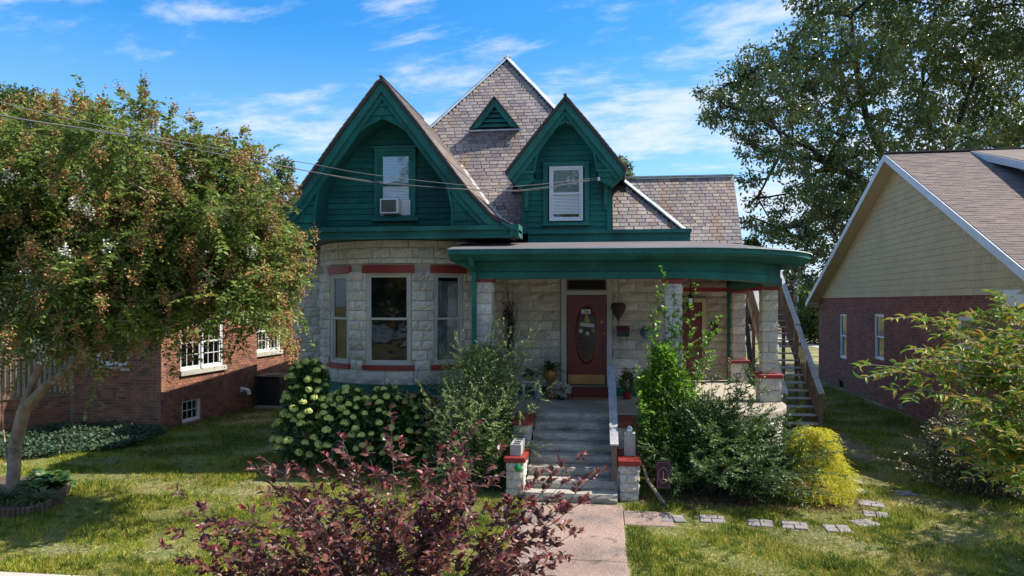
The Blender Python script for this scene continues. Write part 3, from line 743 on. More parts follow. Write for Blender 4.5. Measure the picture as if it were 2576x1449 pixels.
# --- front gable and dormer
def strip(mb_, P, Q, y0, y1):
    """solid between polylines P and Q (x,z) from depth y0 to y1"""
    for i in range(len(P) - 1):
        a, b, c, d = P[i], P[i + 1], Q[i + 1], Q[i]
        vs = [(p[0], y0, p[1]) for p in (a, b, c, d)] + [(p[0], y1, p[1]) for p in (a, b, c, d)]
        mb_.add(vs, [(0, 1, 2, 3), (7, 6, 5, 4), (0, 4, 5, 1), (1, 5, 6, 2), (2, 6, 7, 3), (3, 7, 4, 0)])
def offset_in(P, o):
    return [(max(0.0, w - o * .78), d + o * .62) if i else (0.0, d + o * 1.32) for i, (d, w) in enumerate(P)]
def gable(name, cx, y, zp, RKp, ARp, depth_back, recess, dbase, course, window, body_hw=None, label=None):
    root = MB()
    zz_ = lambda d: zp - d
    # backing of the spandrel
    rdep = [p[0] for p in RKp]
    ds = sorted(set([round(d, 3) for d in np.linspace(0.05, dbase, 40)]))
    for d0, d1 in zip(ds[:-1], ds[1:]):
        for sg in (-1, 1):
            i0 = hw(ARp, d0) if d0 > ARp[0][0] else 0; i1 = hw(ARp, d1) if d1 > ARp[0][0] else 0
            o0 = max(i0, hw(RKp, d0) - .05); o1 = max(i1, hw(RKp, d1) - .05)
            root.add([(cx + sg * i0, y + .03, zz_(d0)), (cx + sg * o0, y + .03, zz_(d0)), (cx + sg * o1, y + .03, zz_(d1)), (cx + sg * i1, y + .03, zz_(d1))], [(0, 1, 2, 3)])
    # arch soffit
    for sg in (-1, 1):
        pts = [(cx + sg * hw(ARp, d), zz_(d)) for d in np.linspace(ARp[0][0], dbase, 22)]
        for p, q in zip(pts[:-1], pts[1:]):
            root.add([(p[0], y, p[1]), (q[0], y, q[1]), (q[0], y + recess, q[1]), (p[0], y + recess, p[1])], [(0, 1, 2, 3)])
    # recessed wall backing
    yb_ = y + recess + .03
    for d0, d1 in zip(ds[:-1], ds[1:]):
        if d1 > ARp[0][0]:
            h0, h1 = hw(ARp, max(d0, ARp[0][0])) + .02, hw(ARp, d1) + .02
            root.add([(cx - h0, yb_, zz_(d0)), (cx + h0, yb_, zz_(d0)), (cx + h1, yb_, zz_(d1)), (cx - h1, yb_, zz_(d1))], [(3, 2, 1, 0)])
    if body_hw: root.add([(cx - body_hw, yb_, zz_(dbase)), (cx + body_hw, yb_, zz_(dbase)), (cx + body_hw, yb_, zz_(2.92)), (cx - body_hw, yb_, zz_(2.92))], [(3, 2, 1, 0)])
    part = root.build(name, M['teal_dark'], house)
    if label: part['label'] = label
    # spandrel shingles
    d = .12; j = 0
    while d < dbase - .02:
        d1 = min(d + course, dbase)
        def lim(dd):
            return (hw(ARp, dd) if dd > ARp[0][0] else 0.0), max(0, hw(RKp, dd) - .20)
        for sg in (-1, 1):
            if d1 <= ARp[0][0] and sg < 0: continue
            (i0, o0), (i1, o1) = lim(d), lim(d1)
            if d1 <= ARp[0][0]: i0, i1 = -o0, -o1
            for (a, b) in cells(min(i0, i1), max(o0, o1), .34, .17 * (j % 2) + .05, .03):
                xa0, xb0 = min(max(a, i0), o0), min(max(b, i0), o0); xa1, xb1 = min(max(a, i1), o1), min(max(b, i1), o1)
                if (xb0 - xa0) + (xb1 - xa1) < .05: continue
                g = .003
                V = [(cx + sg * (xa0 + g), y + .022, zz_(d)), (cx + sg * (xb0 - g), y + .022, zz_(d)), (cx + sg * (xb1 - g), y, zz_(d1) + .006), (cx + sg * (xa1 + g), y, zz_(d1) + .006)]
                V += [(p[0], y + .04, p[2]) for p in V]
                F_ = [(3, 2, 1, 0), (2, 3, 7, 6), (0, 1, 5, 4), (1, 2, 6, 5), (3, 0, 4, 7)]
                TSHIN.own(V, F_, part)
        d = d1; j += 1
    # recessed siding boards
    wx0, wx1, wd0, wd1 = window[:4]
    d = ARp[0][0] + .04; bh_c = .125
    lastd = 2.91 if body_hw else dbase
    while d < lastd - .01:
        d1 = min(d + bh_c, lastd)
        def H(dd):
            h = hw(ARp, min(dd, ARp[-1][0]))
            if body_hw and dd > 1.70: h = body_hw - .09
            return h
        h0, h1 = H(d) + .02, H(d1) + .02
        if body_hw and d > 1.62: h0 = h1 = body_hw - .09
        segs = [(-1, wx0, wx1)] if not (d1 > wd0 and d < wd1) else None
        if segs: parts_ = [(-h0, h0, -h1, h1)]
        else: parts_ = [(-h0, wx0, -h1, wx0), (wx1, h0, wx1, h1)]
        for (a0, b0, a1, b1) in parts_:
            if b1 - a1 < .03: continue
            Yr = y + recess
            V = [(cx + a0, Yr + .018, zz_(d)), (cx + b0, Yr + .018, zz_(d)), (cx + b1, Yr - .004, zz_(d1) + .004), (cx + a1, Yr - .004, zz_(d1) + .004)]
            V += [(p[0], Yr + .028, p[2]) for p in V]
            TBOARD.own(V, [(3, 2, 1, 0), (2, 3, 7, 6), (0, 1, 5, 4), (1, 2, 6, 5), (3, 0, 4, 7)], part)
        d = d1
    # rake boards: outer board, inner moulding
    for sg in (-1, 1):
        outer = [(cx + sg * w, zz_(dd)) for dd, w in RKp]
        b1 = [(cx + sg * w, zz_(dd)) for w, dd in offset_in(RKp, .15)]
        b2 = [(cx + sg * w, zz_(dd)) for w, dd in offset_in(RKp, .26)]
        r_ = MB(); strip(r_, outer, b1, y - .10, y + .04); r_.build('rake_board', TRIM, part)
        r_ = MB(); strip(r_, b1, b2, y - .045, y + .03); r_.build('rake_moulding', TEAL, part)
    for sg in (-1, 1):
        ds_ = np.linspace(ARp[0][0], dbase, 16); e_ = MB()
        strip(e_, [(cx + sg * (hw(ARp, d) + .035), zz_(d) + .03) for d in ds_], [(cx + sg * hw(ARp, d), zz_(d)) for d in ds_], y - .03, y + .03)
        e_.build('arch_bead', M['teal'], part)
    # roof over it
    rp = MB()
    for sg in (-1, 1):
        o1 = [(cx + sg * (w + .02), zz_(dd) + .075) if i else (cx, zz_(0) + .09) for i, (dd, w) in enumerate(RKp)]
        o2 = [(cx + sg * w, zz_(dd) + .012) for dd, w in RKp]
        strip(rp, o1, o2, y - .14, y + depth_back)
    ro = rp.build('gable_roof', M['slate_under'], house)
    for sg in (1, -1):
        for (d0, w0), (d1_, w1) in zip(RKp[:-1], RKp[1:]):
            A = Vector((cx + sg * w1, y - .16, zz_(d1_) + .075)); B = Vector((cx + sg * w0, y - .16, zz_(d0) + .075))
            Wv = B - A; U = Vector((0, 1, 0))
            if sg > 0: start = A; Uv = U
            else: start = A + U * (depth_back + .1); Uv = -U
            def tt(p, sg=sg):
                return hipz(p.x, p.y) < p.z + .02 and p.y < y + depth_back
            if sg > 0 or name == 'front_gable':
                slates(ro, start, Uv, Wv, depth_back + .1, Wv.length - .10 if Wv.length > .5 else Wv.length * .7, tt)
    m_ = MB(); m_.beam((cx, y - .17, zz_(0) + .105), (cx, y + depth_back * .6, zz_(0) + .10), .07, .02); m_.build('ridge_cap', M['metal_cap'] if 0 else M['slate_under'], house)
    return part
gab = gable('front_gable', GCX, GY, GZP, RK, AR, 5.6, .60, 3.12, .185, (-.30, .53, 1.235, 2.86), label='large pointed teal gable with ogee arch above the bay')
dor = gable('dormer', DCX, DY, DZP, RK2, AR2, 3.2, .36, 1.60, .175, (-.47, .42, 1.30, 2.82), body_hw=1.02, label='teal dormer with ogee arch beside the hip')
# gable window with casing
def teal_window(cx, Y, zb, w, h, glassm, inside, material, cas=.1, label=None):
    return window_unit(house, frame_M((cx, Y, zb), 1, 0), w, h, material, glassm, inside, fw=.045, casing=cas, sill=0, label=label, depth=.04, back=.038)
GWX = GCX + .11
gw = teal_window(GWX, GY + .535, 5.22, .76, 1.42, M['glass_sky'], 'blind0.74', TRIM, .075, label='attic window with white blinds in teal casing')
m_ = MB(); m_.box(GWX - .52, GY + .46, 5.14, GWX + .52, GY + .60, 5.215); m_.build('sill', TRIM, gw)
dw = teal_window(DCX + 0.0, DY + .295, 5.24, .76, 1.24, M['glass_sky'], 'blind0.9', M['pale_blue'], 0, label='white dormer window with crooked blind')
m_ = MB()
for s_ in (-1, 1): m_.box(DCX + s_ * .47 - .05, DY + .30, 5.2, DCX + s_ * .47 + .05, DY + .40, 6.53)
m_.box(DCX - .52, DY + .28, 6.48, DCX + .52, DY + .40, 6.58); m_.box(DCX - .42, DY + .30, 6.44, DCX + .42, DY + .40, 6.48); m_.build('casing', TRIM, dw)
m_ = MB(); m_.box(DCX - .54, DY + .26, 5.13, DCX + .54, DY + .42, 5.20); m_.build('sill', TRIM, dw)
# dormer cheeks, corner boards, cornice returns and brackets
for s_ in (-1, 1):
    x = DCX + s_ * 1.02; MB().box(min(x, x - s_ * .10), DY + .33, 4.96, max(x, x - s_ * .10), DY + .45, 6.45).build('corner_board', TEAL, dor)
m_ = MB()
for s_ in (-1, 1):
    x = DCX + s_ * 1.0; m_.add([(x, DY + .4, 4.97), (x, 20.5, 4.97), (x, 20.5, 6.5), (x, DY + .4, 6.5)], [(0, 1, 2, 3)])
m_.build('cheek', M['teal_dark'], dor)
for s_ in (-1, 1):
    a, b = (DCX + s_ * .70, DCX + s_ * 1.31)
    m_ = MB(); x0, x1 = min(a, b), max(a, b)
    m_.box(x0, DY - .06, 6.27, x1, DY + .36, 6.33); m_.box(x0 + .03, DY - .01, 6.16, x1 - .03, DY + .36, 6.27)
    xi, xo = (x1, x0) if s_ < 0 else (x0, x1)
    m_.prism([(xo + (.05 if s_ < 0 else -.05), DY + .02, 6.16), (xi, DY + .02, 6.16), (xi - (.0 if s_ < 0 else 0), DY + .02, 6.12), (DCX + s_ * 1.02, DY + .02, 5.94)], (0, .3, 0))
    m_.build('cornice_return', TEAL, dor)
    m_ = MB(); xb = DCX + s_ * .90; m_.box(xb - .045, DY + .22, 5.55, xb + .045, DY + .36, 6.12); m_.box(xb - .035, DY + .26, 5.47, xb + .035, DY + .36, 5.55); m_.build('bracket', TRIM, dor)
# attic vent
vx, vy, vz = -2.83, 18.55, 7.93
vt = MB(); hwv, hv = .63, .78
ov = [(vx - hwv, vz), (vx, vz + hv), (vx + hwv, vz)]; iv = [(vx - hwv * .70, vz + .02), (vx, vz + hv * .72), (vx + hwv * .70, vz + .02)]
strip(vt, ov, iv, vy - .08, vy + .02)
vp = vt.build('attic_vent', TRIM, house)
rv = MB(); strip(rv, [(vx - hwv - .04, vz - .02), (vx, vz + hv + .05), (vx + hwv + .04, vz - .02)], [(vx - hwv, vz - .02), (vx, vz + hv), (vx + hwv, vz - .02)], vy - .13, vy + 1.3); rv.build('vent_roof', M['slate_under'], vp)
m_ = MB(); m_.add([(vx - hwv, vy + .10, vz - .05), (vx + hwv, vy + .10, vz - .05), (vx, vy + .10, vz + hv)], [(0, 1, 2)]); m_.build('vent_back', M['dark'], vp)
for k in range(4):
    zl = vz + .06 + k * .125; h_ = hwv * .7 * (1 - (zl - vz) / (hv * .72)) + .03
    m_ = MB(); m_.add([(vx - h_, vy - .02, zl), (vx + h_, vy - .02, zl), (vx + h_ * .9, vy + .05, zl + .09), (vx - h_ * .9, vy + .05, zl + .09), (vx - h_, vy - .02, zl - .015), (vx + h_, vy - .02, zl - .015)], [(0, 1, 2, 3), (4, 5, 1, 0)]); m_.build('slat', TEAL, vp)
m_ = MB(); m_.box(vx - hwv - .12, vy - .16, vz - .09, vx + hwv + .12, vy - .10, vz - .055); m_.build('vent_flashing', M['metal_cap'], vp)
# valley flashing between front gable roof and hip
vpts = []
for x in np.linspace(-1.95, -3.6, 9):
    z = gabz(x); 
    if z > KZ: y_ = HP[1] - HY * ((HZ - z) / (HZ - KZ)) * KT
    else: y_ = HP[1] - HY * (KT + (KZ - z) / (KZ - EZ) * (1 - KT))
    vpts.append(Vector((x, y_ - .03, z + .13)))
for p, q in zip(vpts[:-1], vpts[1:]):
    m_ = MB(); m_.beam(p, q, .11, .015, up=(0.4, -1, .6)); m_.build('valley_flashing', M['flashing'], house)

# --- cornice and box gutters
m_ = MB(); m_.box(-7.35, 14.36, 4.86, -1.86, 14.62, 4.95); m_.box(-7.30, 14.42, 4.74, -1.88, 14.95, 4.86); m_.box(-7.32, 14.39, 4.70, -1.87, 14.60, 4.745)
m_.build('box_gutter', TRIM, house)
m_ = MB(); m_.box(-1.88, 14.34, 4.72, -1.70, 15.0, 4.97); m_.prism([(-2.05, 14.30, 4.97), (-1.70, 14.30, 4.80), (-1.70, 14.30, 4.86), (-2.05, 14.30, 5.03)], (0, .6, 0)); m_.build('gutter_end', M['teal_trim'], house)
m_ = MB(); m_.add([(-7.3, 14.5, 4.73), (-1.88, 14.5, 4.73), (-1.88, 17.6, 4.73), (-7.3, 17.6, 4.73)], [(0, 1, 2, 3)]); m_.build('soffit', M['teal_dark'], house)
m_ = MB(); m_.box(-1.70, 16.22, 4.94, 1.93, 16.50, 5.02); m_.box(-1.72, 16.30, 4.74, 1.86, 16.95, 4.94); m_.build('box_gutter', TRIM, house)
m_ = MB(); m_.box(1.66, 16.5, 4.74, 1.93, 25.9, 5.0); m_.box(-8.15, 17.2, 4.72, -7.3, 25.9, 5.0); m_.box(-8.15, 16.9, 4.72, -6.8, 17.2, 4.95); m_.build('box_gutter', TRIM, house)
# --- wing roof
WY, WZ, WE, WEZ = 22.5, 7.2, 20.55, 4.40
m_ = MB(); X0, X1 = -1.5, 3.91
m_.add([(X0, WE, WEZ), (X1, WE, WEZ), (X1, WY, WZ), (X0, WY, WZ), (X1, 2 * WY - WE + .6, WEZ), (X0, 2 * WY - WE + .6, WEZ)], [(0, 1, 2, 3), (3, 2, 4, 5)])
m_.add([(3.6, WE + .3, WEZ - .1), (3.6, WY, WZ - .1), (3.6, 2 * WY - WE, WEZ - .1)], [(0, 1, 2)])
wrf = m_.build('wing_roof', M['slate_under'], house)
slates(wrf, (X0, WE, WEZ), (1, 0, 0), (0, WY - WE, WZ - WEZ), X1 - X0, math.hypot(WY - WE, WZ - WEZ) - .05, lambda p: hipz(p.x, p.y) < p.z and p.x > .2)
m_ = MB(); m_.beam((0, WY, WZ + .05), (X1, WY, WZ + .05), .2, .04); m_.build('ridge_cap', M['metal_cap'], house)
# ------------------------------------------------------------ porch
PC, PR = (1.8, 16.3), 2.1
def porch_path(x0, yend=20.9, n=14):
    pts = [((x0, 14.2), (0, -1)), ((-1.0, 14.2), (0, -1)), ((.4, 14.2), (0, -1))]
    for i in range(n + 1):
        a = math.radians(90 * i / n); nx, ny = math.sin(a), -math.cos(a)
        pts.append(((PC[0] + PR * nx, PC[1] + PR * ny), (nx, ny)))
    pts.append(((3.9, yend), (1, 0)))
    return pts
def sweep(path, profile, zadd=None):
    """profile: closed list of (offset, z)"""
    mb_ = MB(); k = len(profile); V = []
    for i, (p, n) in enumerate(path):
        dz = zadd(i / (len(path) - 1)) if zadd else 0
        for (o_, z) in profile:
            V.append((p[0] + n[0] * o_, p[1] + n[1] * o_, z + dz))
    F_ = []
    for i in range(len(path) - 1):
        for j in range(k):
            F_.append((i * k + j, (i + 1) * k + j, (i + 1) * k + (j + 1) % k, i * k + (j + 1) % k))
    F_.append(tuple(range(k))); F_.append(tuple((len(path) - 1) * k + j for j in range(k))[::-1])
    return mb_.add(V, F_)
P0_ = porch_path(-2.62)
# floor slab and foundation
poly = [(p[0], p[1], 1.05) for p, n in P0_] + [(1.6, 20.9, 1.05), (1.6, 16.93, 1.05), (-2.62, 16.93, 1.05)]
pf = MB().prism(poly, (0, 0, .15)).build('porch_floor', M['concrete'], house); bevel(pf, .025, 2)
base = sweep([(p, n) for p, n in P0_], [(-.12, 0), (-.12, 1.05), (-.26, 1.05), (-.26, 0)]).build('porch_base', M['stone_joint'], house)
for (a, b) in (((-2.62, 14.32), (-1.68, 14.32)), ((.60, 14.32), (1.8, 14.32))):
    f_, l_ = line_fr(a, b); wall_blocks(base, f_, l_, 0, 1.04, .26, .45, [], .06)
wall_blocks(base, arc_fr(PC, PR - .12, 0.0), (PR - .12) * math.pi / 2, 0, 1.04, .26, .42, [], .08)
f_, l_ = line_fr((3.78, 16.3), (3.78, 20.9)); wall_blocks(base, f_, l_, 0, 1.04, .26, .45, [], .06)
# columns
def column(cx, cy, z0=1.2, z1=3.86, plinth=True, rot=0):
    c = MB().cbox((cx, cy, (z0 + z1 - .1) / 2), .30, .30, z1 - .1 - z0).build('column', M['stone_joint'], house)
    zs = 1.82 if plinth else z0
    R_ = Matrix.Rotation(rot, 2)
    def faces(hw_, za, zb, ch, bulge):
        for (ax, ay, tx, ty) in ((-hw_, -hw_, 1, 0), (hw_, -hw_, 0, 1), (hw_, hw_, -1, 0), (-hw_, hw_, 0, -1)):
            a = R_ @ Vector((ax, ay)); t = R_ @ Vector((tx, ty))
            p0 = Vector((cx, cy)) + a; fr_ = (lambda s, p0=p0, t=t: (p0 + t * s, t))
            wall_blocks(c, fr_, 2 * hw_, za, zb, ch, .5, [], bulge)
    faces(.165, zs, z1 - .1, .225, .03)
    m_ = MB(); m_.cbox((cx, cy, z1 - .05), .40, .40, .10, rot); bevel(m_.build('capital', M['red'], c), .01)
    if plinth:
        m_ = MB(); m_.cbox((cx, cy, z0 + .26), .40, .40, .52, rot); m_.build('plinth', M['stone_joint'], c)
        faces(.225, z0, 1.72, .26, .03)
        m_ = MB(); m_.cbox((cx, cy, 1.77), .54, .54, .10, rot); bevel(m_.build('plinth_cap', M['red'], c), .02)
column(-2.42, 14.50, z1=3.90); column(1.36, 14.55, z1=3.86); column(3.62, 16.5, z1=3.76); column(3.66, 20.35, z1=3.74)
# beam, eave, roof
sag = lambda t: -.14 * max(0, (t - .15) / .85)
PB = [((-2.62, 14.2), (0, -1))] + P0_[1:]
sweep(PB, [(-.12, 3.88), (-.12, 4.30), (-.42, 4.30), (-.42, 3.88)], sag).build('porch_beam', M['teal_trim'], house)
sweep(PB, [(-.085, 3.86), (-.085, 3.99), (-.10, 4.01), (-.45, 4.01), (-.45, 3.86)], sag).build('beam_soffit_board', M['teal_trim'], house)
PE = [((-3.02, 14.2), (0, -1))] + P0_[1:]
s2 = lambda t: -.07 * t
sweep(PE, [(.38, 4.28), (.47, 4.33), (.47, 4.42), (.30, 4.42), (.30, 4.28)], s2).build('porch_gutter', M['teal_trim'], house)
sweep(PE, [(.10, 4.20), (.30, 4.22), (.37, 4.28), (.37, 4.41), (.10, 4.41)], s2).build('crown_moulding', M['teal'], house)
sweep(PE, [(-.4, 4.20), (.12, 4.20), (.12, 4.26), (-.4, 4.26)], s2).build('porch_soffit', M['teal_dark'], house)
m_ = MB(); m_.box(-3.02, 14.1, 4.0, -2.62, 14.6, 4.2); m_ = MB(); m_.prism([(-3.02, 14.08, 4.20), (-2.62, 14.08, 4.20), (-2.62, 14.08, 4.02)], (0, .5, 0)); m_.build('end_bracket', M['teal_trim'], house)
rfm = MB(); V = []; n = len(PE)
for i, (p, nn) in enumerate(PE):
    e = (p[0] + nn[0] * .50, p[1] + nn[1] * .50, 4.435 + s2(i / (n - 1)))
    inn = (p[0], 16.9, 4.80) if p[0] <= 1.8 and nn[1] < -.99 else ((1.65, 16.9, 4.78) if p[1] <= 16.31 else (1.65, 20.9, 4.70))
    md = tuple(e[k] * .5 + inn[k] * .5 + (.05 if k == 2 else 0) for k in range(3))
    V += [e, md, inn, (e[0], e[1], e[2] - .012)]
F_ = []
for i in range(n - 1):
    b = i * 4; c = b + 4
    F_ += [(b, c, c + 1, b + 1), (b + 1, c + 1, c + 2, b + 2), (b + 3, c + 3, c, b)]
rfm.add(V, F_); rfm.build('porch_roof', M['membrane'], house)
sweep(PE, [(.505, 4.42), (.512, 4.42), (.512, 4.438), (.505, 4.438)], s2).build('drip_edge', M['white'], house)
ce = MB().prism([(p[0] - n[0] * .2, p[1] - n[1] * .2, 4.06) for p, n in P0_] + [(1.62, 20.9, 4.06), (1.62, 16.88, 4.06), (-2.5, 16.88, 4.06)], (0, 0, .03)).build('porch_ceiling', M['beige'], house)
m_ = MB(); m_.beam((3.9 - .27, 16.6, 3.72), (3.9 - .27, 20.8, 3.72), .28, .10); m_.beam((2.1, 20.6, 3.74), (3.6, 20.6, 3.74), .2, .12); m_.build('inner_beam', M['red'], house)
# downspouts
def pipe(name, pts, w, material, parent):
    m_ = MB()
    for p, q in zip(pts[:-1], pts[1:]): m_.beam(p, q, w, w, up=(0, 1, .01) if abs(Vector(q)[2] - Vector(p)[2]) > .1 else (0, 0, 1))
    return m_.build(name, material, parent)
pipe('downspout', [(-2.60, 13.80, 4.30), (-2.58, 13.95, 4.12), (-2.58, 14.17, 4.02), (-2.58, 14.17, 1.3)], .09, M['teal_trim'], house)
pipe('downspout', [(3.50, 20.82, 4.2), (3.50, 20.82, 1.2)], .09, M['teal_trim'], house)
# steps
def rock_slab(w, bulge, h, back, seed, nx=16, nz=3):
    V, F = rock_variant(nx, nz, seed, .3); nf = (nx + 1) * (nz + 1)
    V = [(p[0] * w, (p[1] * bulge if i < nf else back), p[2] * h) for i, p in enumerate(V)]
    return V, F
RISE, NST = .15, 8
for k in range(NST - 1):
    yf = 12.15 + k * .293; z1 = RISE * (k + 1)
    V, Fx = rock_slab(1.57, .035, RISE + .01, .42, 100 + k)
    mb_ = MB(); mb_.add([(p[0] - .555, p[1] + yf, p[2] + z1 - RISE / 2) for p in V], Fx)
    so = mb_.build('step', M['step_stone'], house)
m_ = MB(); V, Fx = rock_slab(1.57, .03, RISE, .2, 120); m_.add([(p[0] - .555, p[1] + 14.16, p[2] + 1.12) for p in V], Fx); m_.build('step', M['step_stone'], house)
def cheek(x0, x1):
    for (ya, yb_, zt) in ((13.30, 14.30, 1.10), (12.32, 13.30, .62)):
        c = MB().box(x0 + .03, ya + .03, 0, x1 - .03, yb_, zt - .01).build('cheek_wall', M['stone_joint'], house)
        f_, l_ = line_fr((x0 + .02, ya + .02), (x1 - .02, ya + .02)); wall_blocks(c, f_, l_, 0, zt - .01, .155, .4, [], .035)
        f_, l_ = line_fr((x1 - .02, ya + .02), (x1 - .02, yb_)); wall_blocks(c, f_, l_, 0, zt - .01, .155, .4, [], .035)
        f_, l_ = line_fr((x0 + .02, yb_), (x0 + .02, ya + .02)); wall_blocks(c, f_, l_, 0, zt - .01, .155, .4, [], .035)
        cp = MB().box(x0 - .02, ya - .03, zt - .005, x1 + .02, yb_ - (.0 if zt > 1 else .03), zt + .085); bevel(cp.build('cap', M['red'], c), .01)
cheek(-1.70, -1.36); cheek(.26, .60)
# front door
dY = 16.86
m_ = MB(); m_.box(DX0 - .13, dY - .04, 1.42, DX0 - .01, dY + .08, 3.98); m_.box(DX1 + .01, dY - .04, 1.42, DX1 + .13, dY + .08, 3.98)
m_.box(DX0 - .01, dY - .03, 3.56, DX1 + .01, dY + .08, 3.66); m_.box(DX0 - .01, dY - .03, 3.92, DX1 + .01, dY + .08, 3.98)
m_.build('door_frame', M['white_warm'], house)
tr = MB(); tr.box(DX0 + .03, dY, 3.69, DX1 - .03, dY + .02, 3.90); tr.build('transom', M['dark'], house)
dm = MB(); dm.box(DX0, dY, 1.45, DX1, dY + .05, 3.555); door = dm.build('door', M['door_red'], house); door['label'] = 'red front door with oval glass and brass kick plate'; bevel(door, .006)
dcx, dcz = (DX0 + DX1) / 2 - .0, 2.62
V = []; Fq = []; n = 36
for i in range(n):
    t = 2 * math.pi * i / n
    for (a, b, yy) in ((.275, .69, -.002), (.235, .65, -.02), (.225, .64, -.012)): V.append((dcx + a * math.cos(t), dY + yy, dcz + b * math.sin(t)))
for i in range(n):
    a = 3 * i; b = 3 * ((i + 1) % n); Fq += [(a, b, b + 1, a + 1), (a + 1, b + 1, b + 2, a + 2)]
MB().add(V, Fq).build('oval_frame', M['door_red'], door)
etch = mat('etched_oval_glass', [(0.030, 0.022, 0.020)], 0.12, None, (60, .6), patch=[(26, (0.20, 0.14, 0.12), .60, .68, (1, 1, 1), 3, .7)])
MB().add([(dcx + .226 * math.cos(2 * math.pi * i / n), dY - .008, dcz + .641 * math.sin(2 * math.pi * i / n)) for i in range(n)], [tuple(range(n))]).build('oval_pane', etch, door)
MB().box(DX0 + .03, dY - .008, 1.47, DX1 - .04, dY - .001, 1.69).build('kick_plate', M['brass'], door)
m_ = MB(); m_.lathe((0, 0, 0), [(.03, 0), (.03, .01), (.012, .015), (.012, .04), (.032, .05), (.03, .07), (.01, .078)], 12); mb_xf(m_, Matrix.Translation((DX1 - .08, dY, 2.28)) @ Matrix.Rotation(math.pi / 2, 4, 'X')); m_.build('handle', M['black'], door)
MB().box(DX1 - .105, dY - .015, 2.18, DX1 - .055, dY - .001, 2.42).build('lock_plate', M['black'], door)
m_ = MB(); m_.lathe((0, 0, 0), [(.025, 0), (.028, .01), (.015, .02)], 12); mb_xf(m_, Matrix.Translation((DX1 - .07, dY, 2.66)) @ Matrix.Rotation(math.pi / 2, 4, 'X')); m_.build('deadbolt', M['brass'], door)
star = MB(); star.add([(DX1 - .105 + r * math.sin(t), dY - .006, 2.93 + r * math.cos(t)) for t, r in [(i * math.pi / 5, .05 if i % 2 == 0 else .02) for i in range(10)]], [tuple(range(10))]); star.build('door_star', M['brass'], door)
MB().box(DX0 - .12, dY - .36, 1.2, DX1 + .14, dY + .05, 1.40).build('door_step', M['door_red'], house)
def text(name, s, size, loc, material, parent, rot=(math.pi / 2, 0, 0), ext=.002, align='CENTER'):
    cu = bpy.data.curves.new(name, 'FONT'); cu.body = s; cu.size = size; cu.extrude = ext; cu.align_x = align; cu.align_y = 'CENTER'
    cu.materials.append(material); o_ = bpy.data.objects.new(name, cu)
    Mx = Matrix.Translation(Vector(loc)) @ (Matrix.Rotation(rot[2], 4, 'Z') @ Matrix.Rotation(rot[1], 4, 'Y') @ Matrix.Rotation(rot[0], 4, 'X'))
    bpy.context.view_layer.update(); COL.objects.link(o_); dg = bpy.context.evaluated_depsgraph_get(); me_ = bpy.data.meshes.new_from_object(o_.evaluated_get(dg)); COL.objects.unlink(o_); bpy.data.objects.remove(o_)
    if not me_.materials: me_.materials.append(material)
    return link(bpy.data.objects.new(name, me_), Mx, parent)
MB().box(dcx - .12, dY - .03, 3.12, dcx + .09, dY - .022, 3.22).build('number_plate', M['white'], door)
text('house_number', '306', .10, (dcx - .015, dY - .034, 3.17), M['black'], door)
text('beam_number', '306', .16, (.04, 14.275, 4.12), M['teal_dark'], house, ext=.004)
# second door
m_ = MB(); m_.box(1.78, 20.78, 1.2, 1.88, 20.92, 3.5); m_.box(2.76, 20.78, 1.2, 2.86, 20.92, 3.5); m_.box(1.88, 20.78, 3.38, 2.76, 20.92, 3.5); m_.build('door_frame', M['beige'], house)
d2 = MB().box(1.88, 20.84, 1.22, 2.76, 20.90, 3.38).build('side_door', M['door_red'], house); d2['label'] = 'plain dark red side door on the porch'
for a, b in ((1.35, 2.0), (2.15, 3.2)):
    for k in range(2):
        x0 = 1.97 + k * .40; q = MB(); q.box(x0, 20.825, a, x0 + .30, 20.84, b); bevel(q.build('door_panel', M['door_red'], d2), .008)

# front handrail
hr = thing('handrail', 'weathered grey timber handrail running down the right side of the front steps', 'handrail', (.17, 13.4, 0))
MB().beam((.15, 14.62, 2.10), (.18, 12.46, .93), .145, .04).build('rail', M['wood_grey'], hr)
MB().box(.13, 12.46, 0, .225, 12.56, .90).build('post', M['wood_brown'], hr)
MB().box(.12, 14.50, 1.2, .21, 14.60, 2.06).build('post', M['wood_brown'], hr)
MB().box(.225, 12.47, .0, .262, 12.55, .55).build('brace', M['wood_grey'], hr)
MB().beam((.16, 14.5, 1.55), (.19, 12.52, .42), .035, .09).build('lower_rail', M['wood_grey'], hr)

# window air conditioner
ac = thing('window_air_conditioner', 'white box air conditioner sticking out of the attic window', 'air conditioner', (GWX - .08, GY + .38, 5.26))
AX = GWX - .07; AY = GY + .30
b_ = MB().box(AX - .20, AY, 5.28, AX + .20, AY + .40, 5.60); bevel(b_.build('casing', M['pale_blue'], ac), .012)
MB().box(AX - .165, AY - .006, 5.31, AX + .165, AY + .0, 5.57).build('coil', mat('dusty_coil', [(.13, .12, .12)], .8), ac)
for k in range(9):
    MB().box(AX - .165, AY - .014, 5.325 + k * .028, AX + .165, AY - .007, 5.333 + k * .028).build('fin', M['ac_dark'], ac)
for s_ in (-1, 1):
    x0, x1 = (GWX - .33, AX - .205) if s_ < 0 else (AX + .205, GWX + .33)
    q = MB(); q.box(x0, GY + .56, 5.27, x1, GY + .58, 5.60)
    for k in range(int((x1 - x0) / .02)): q.box(x0 + k * .02, GY + .545, 5.28, x0 + k * .02 + .009, GY + .559, 5.59)
    q.build('side_panel', M['vinyl_white'], ac)

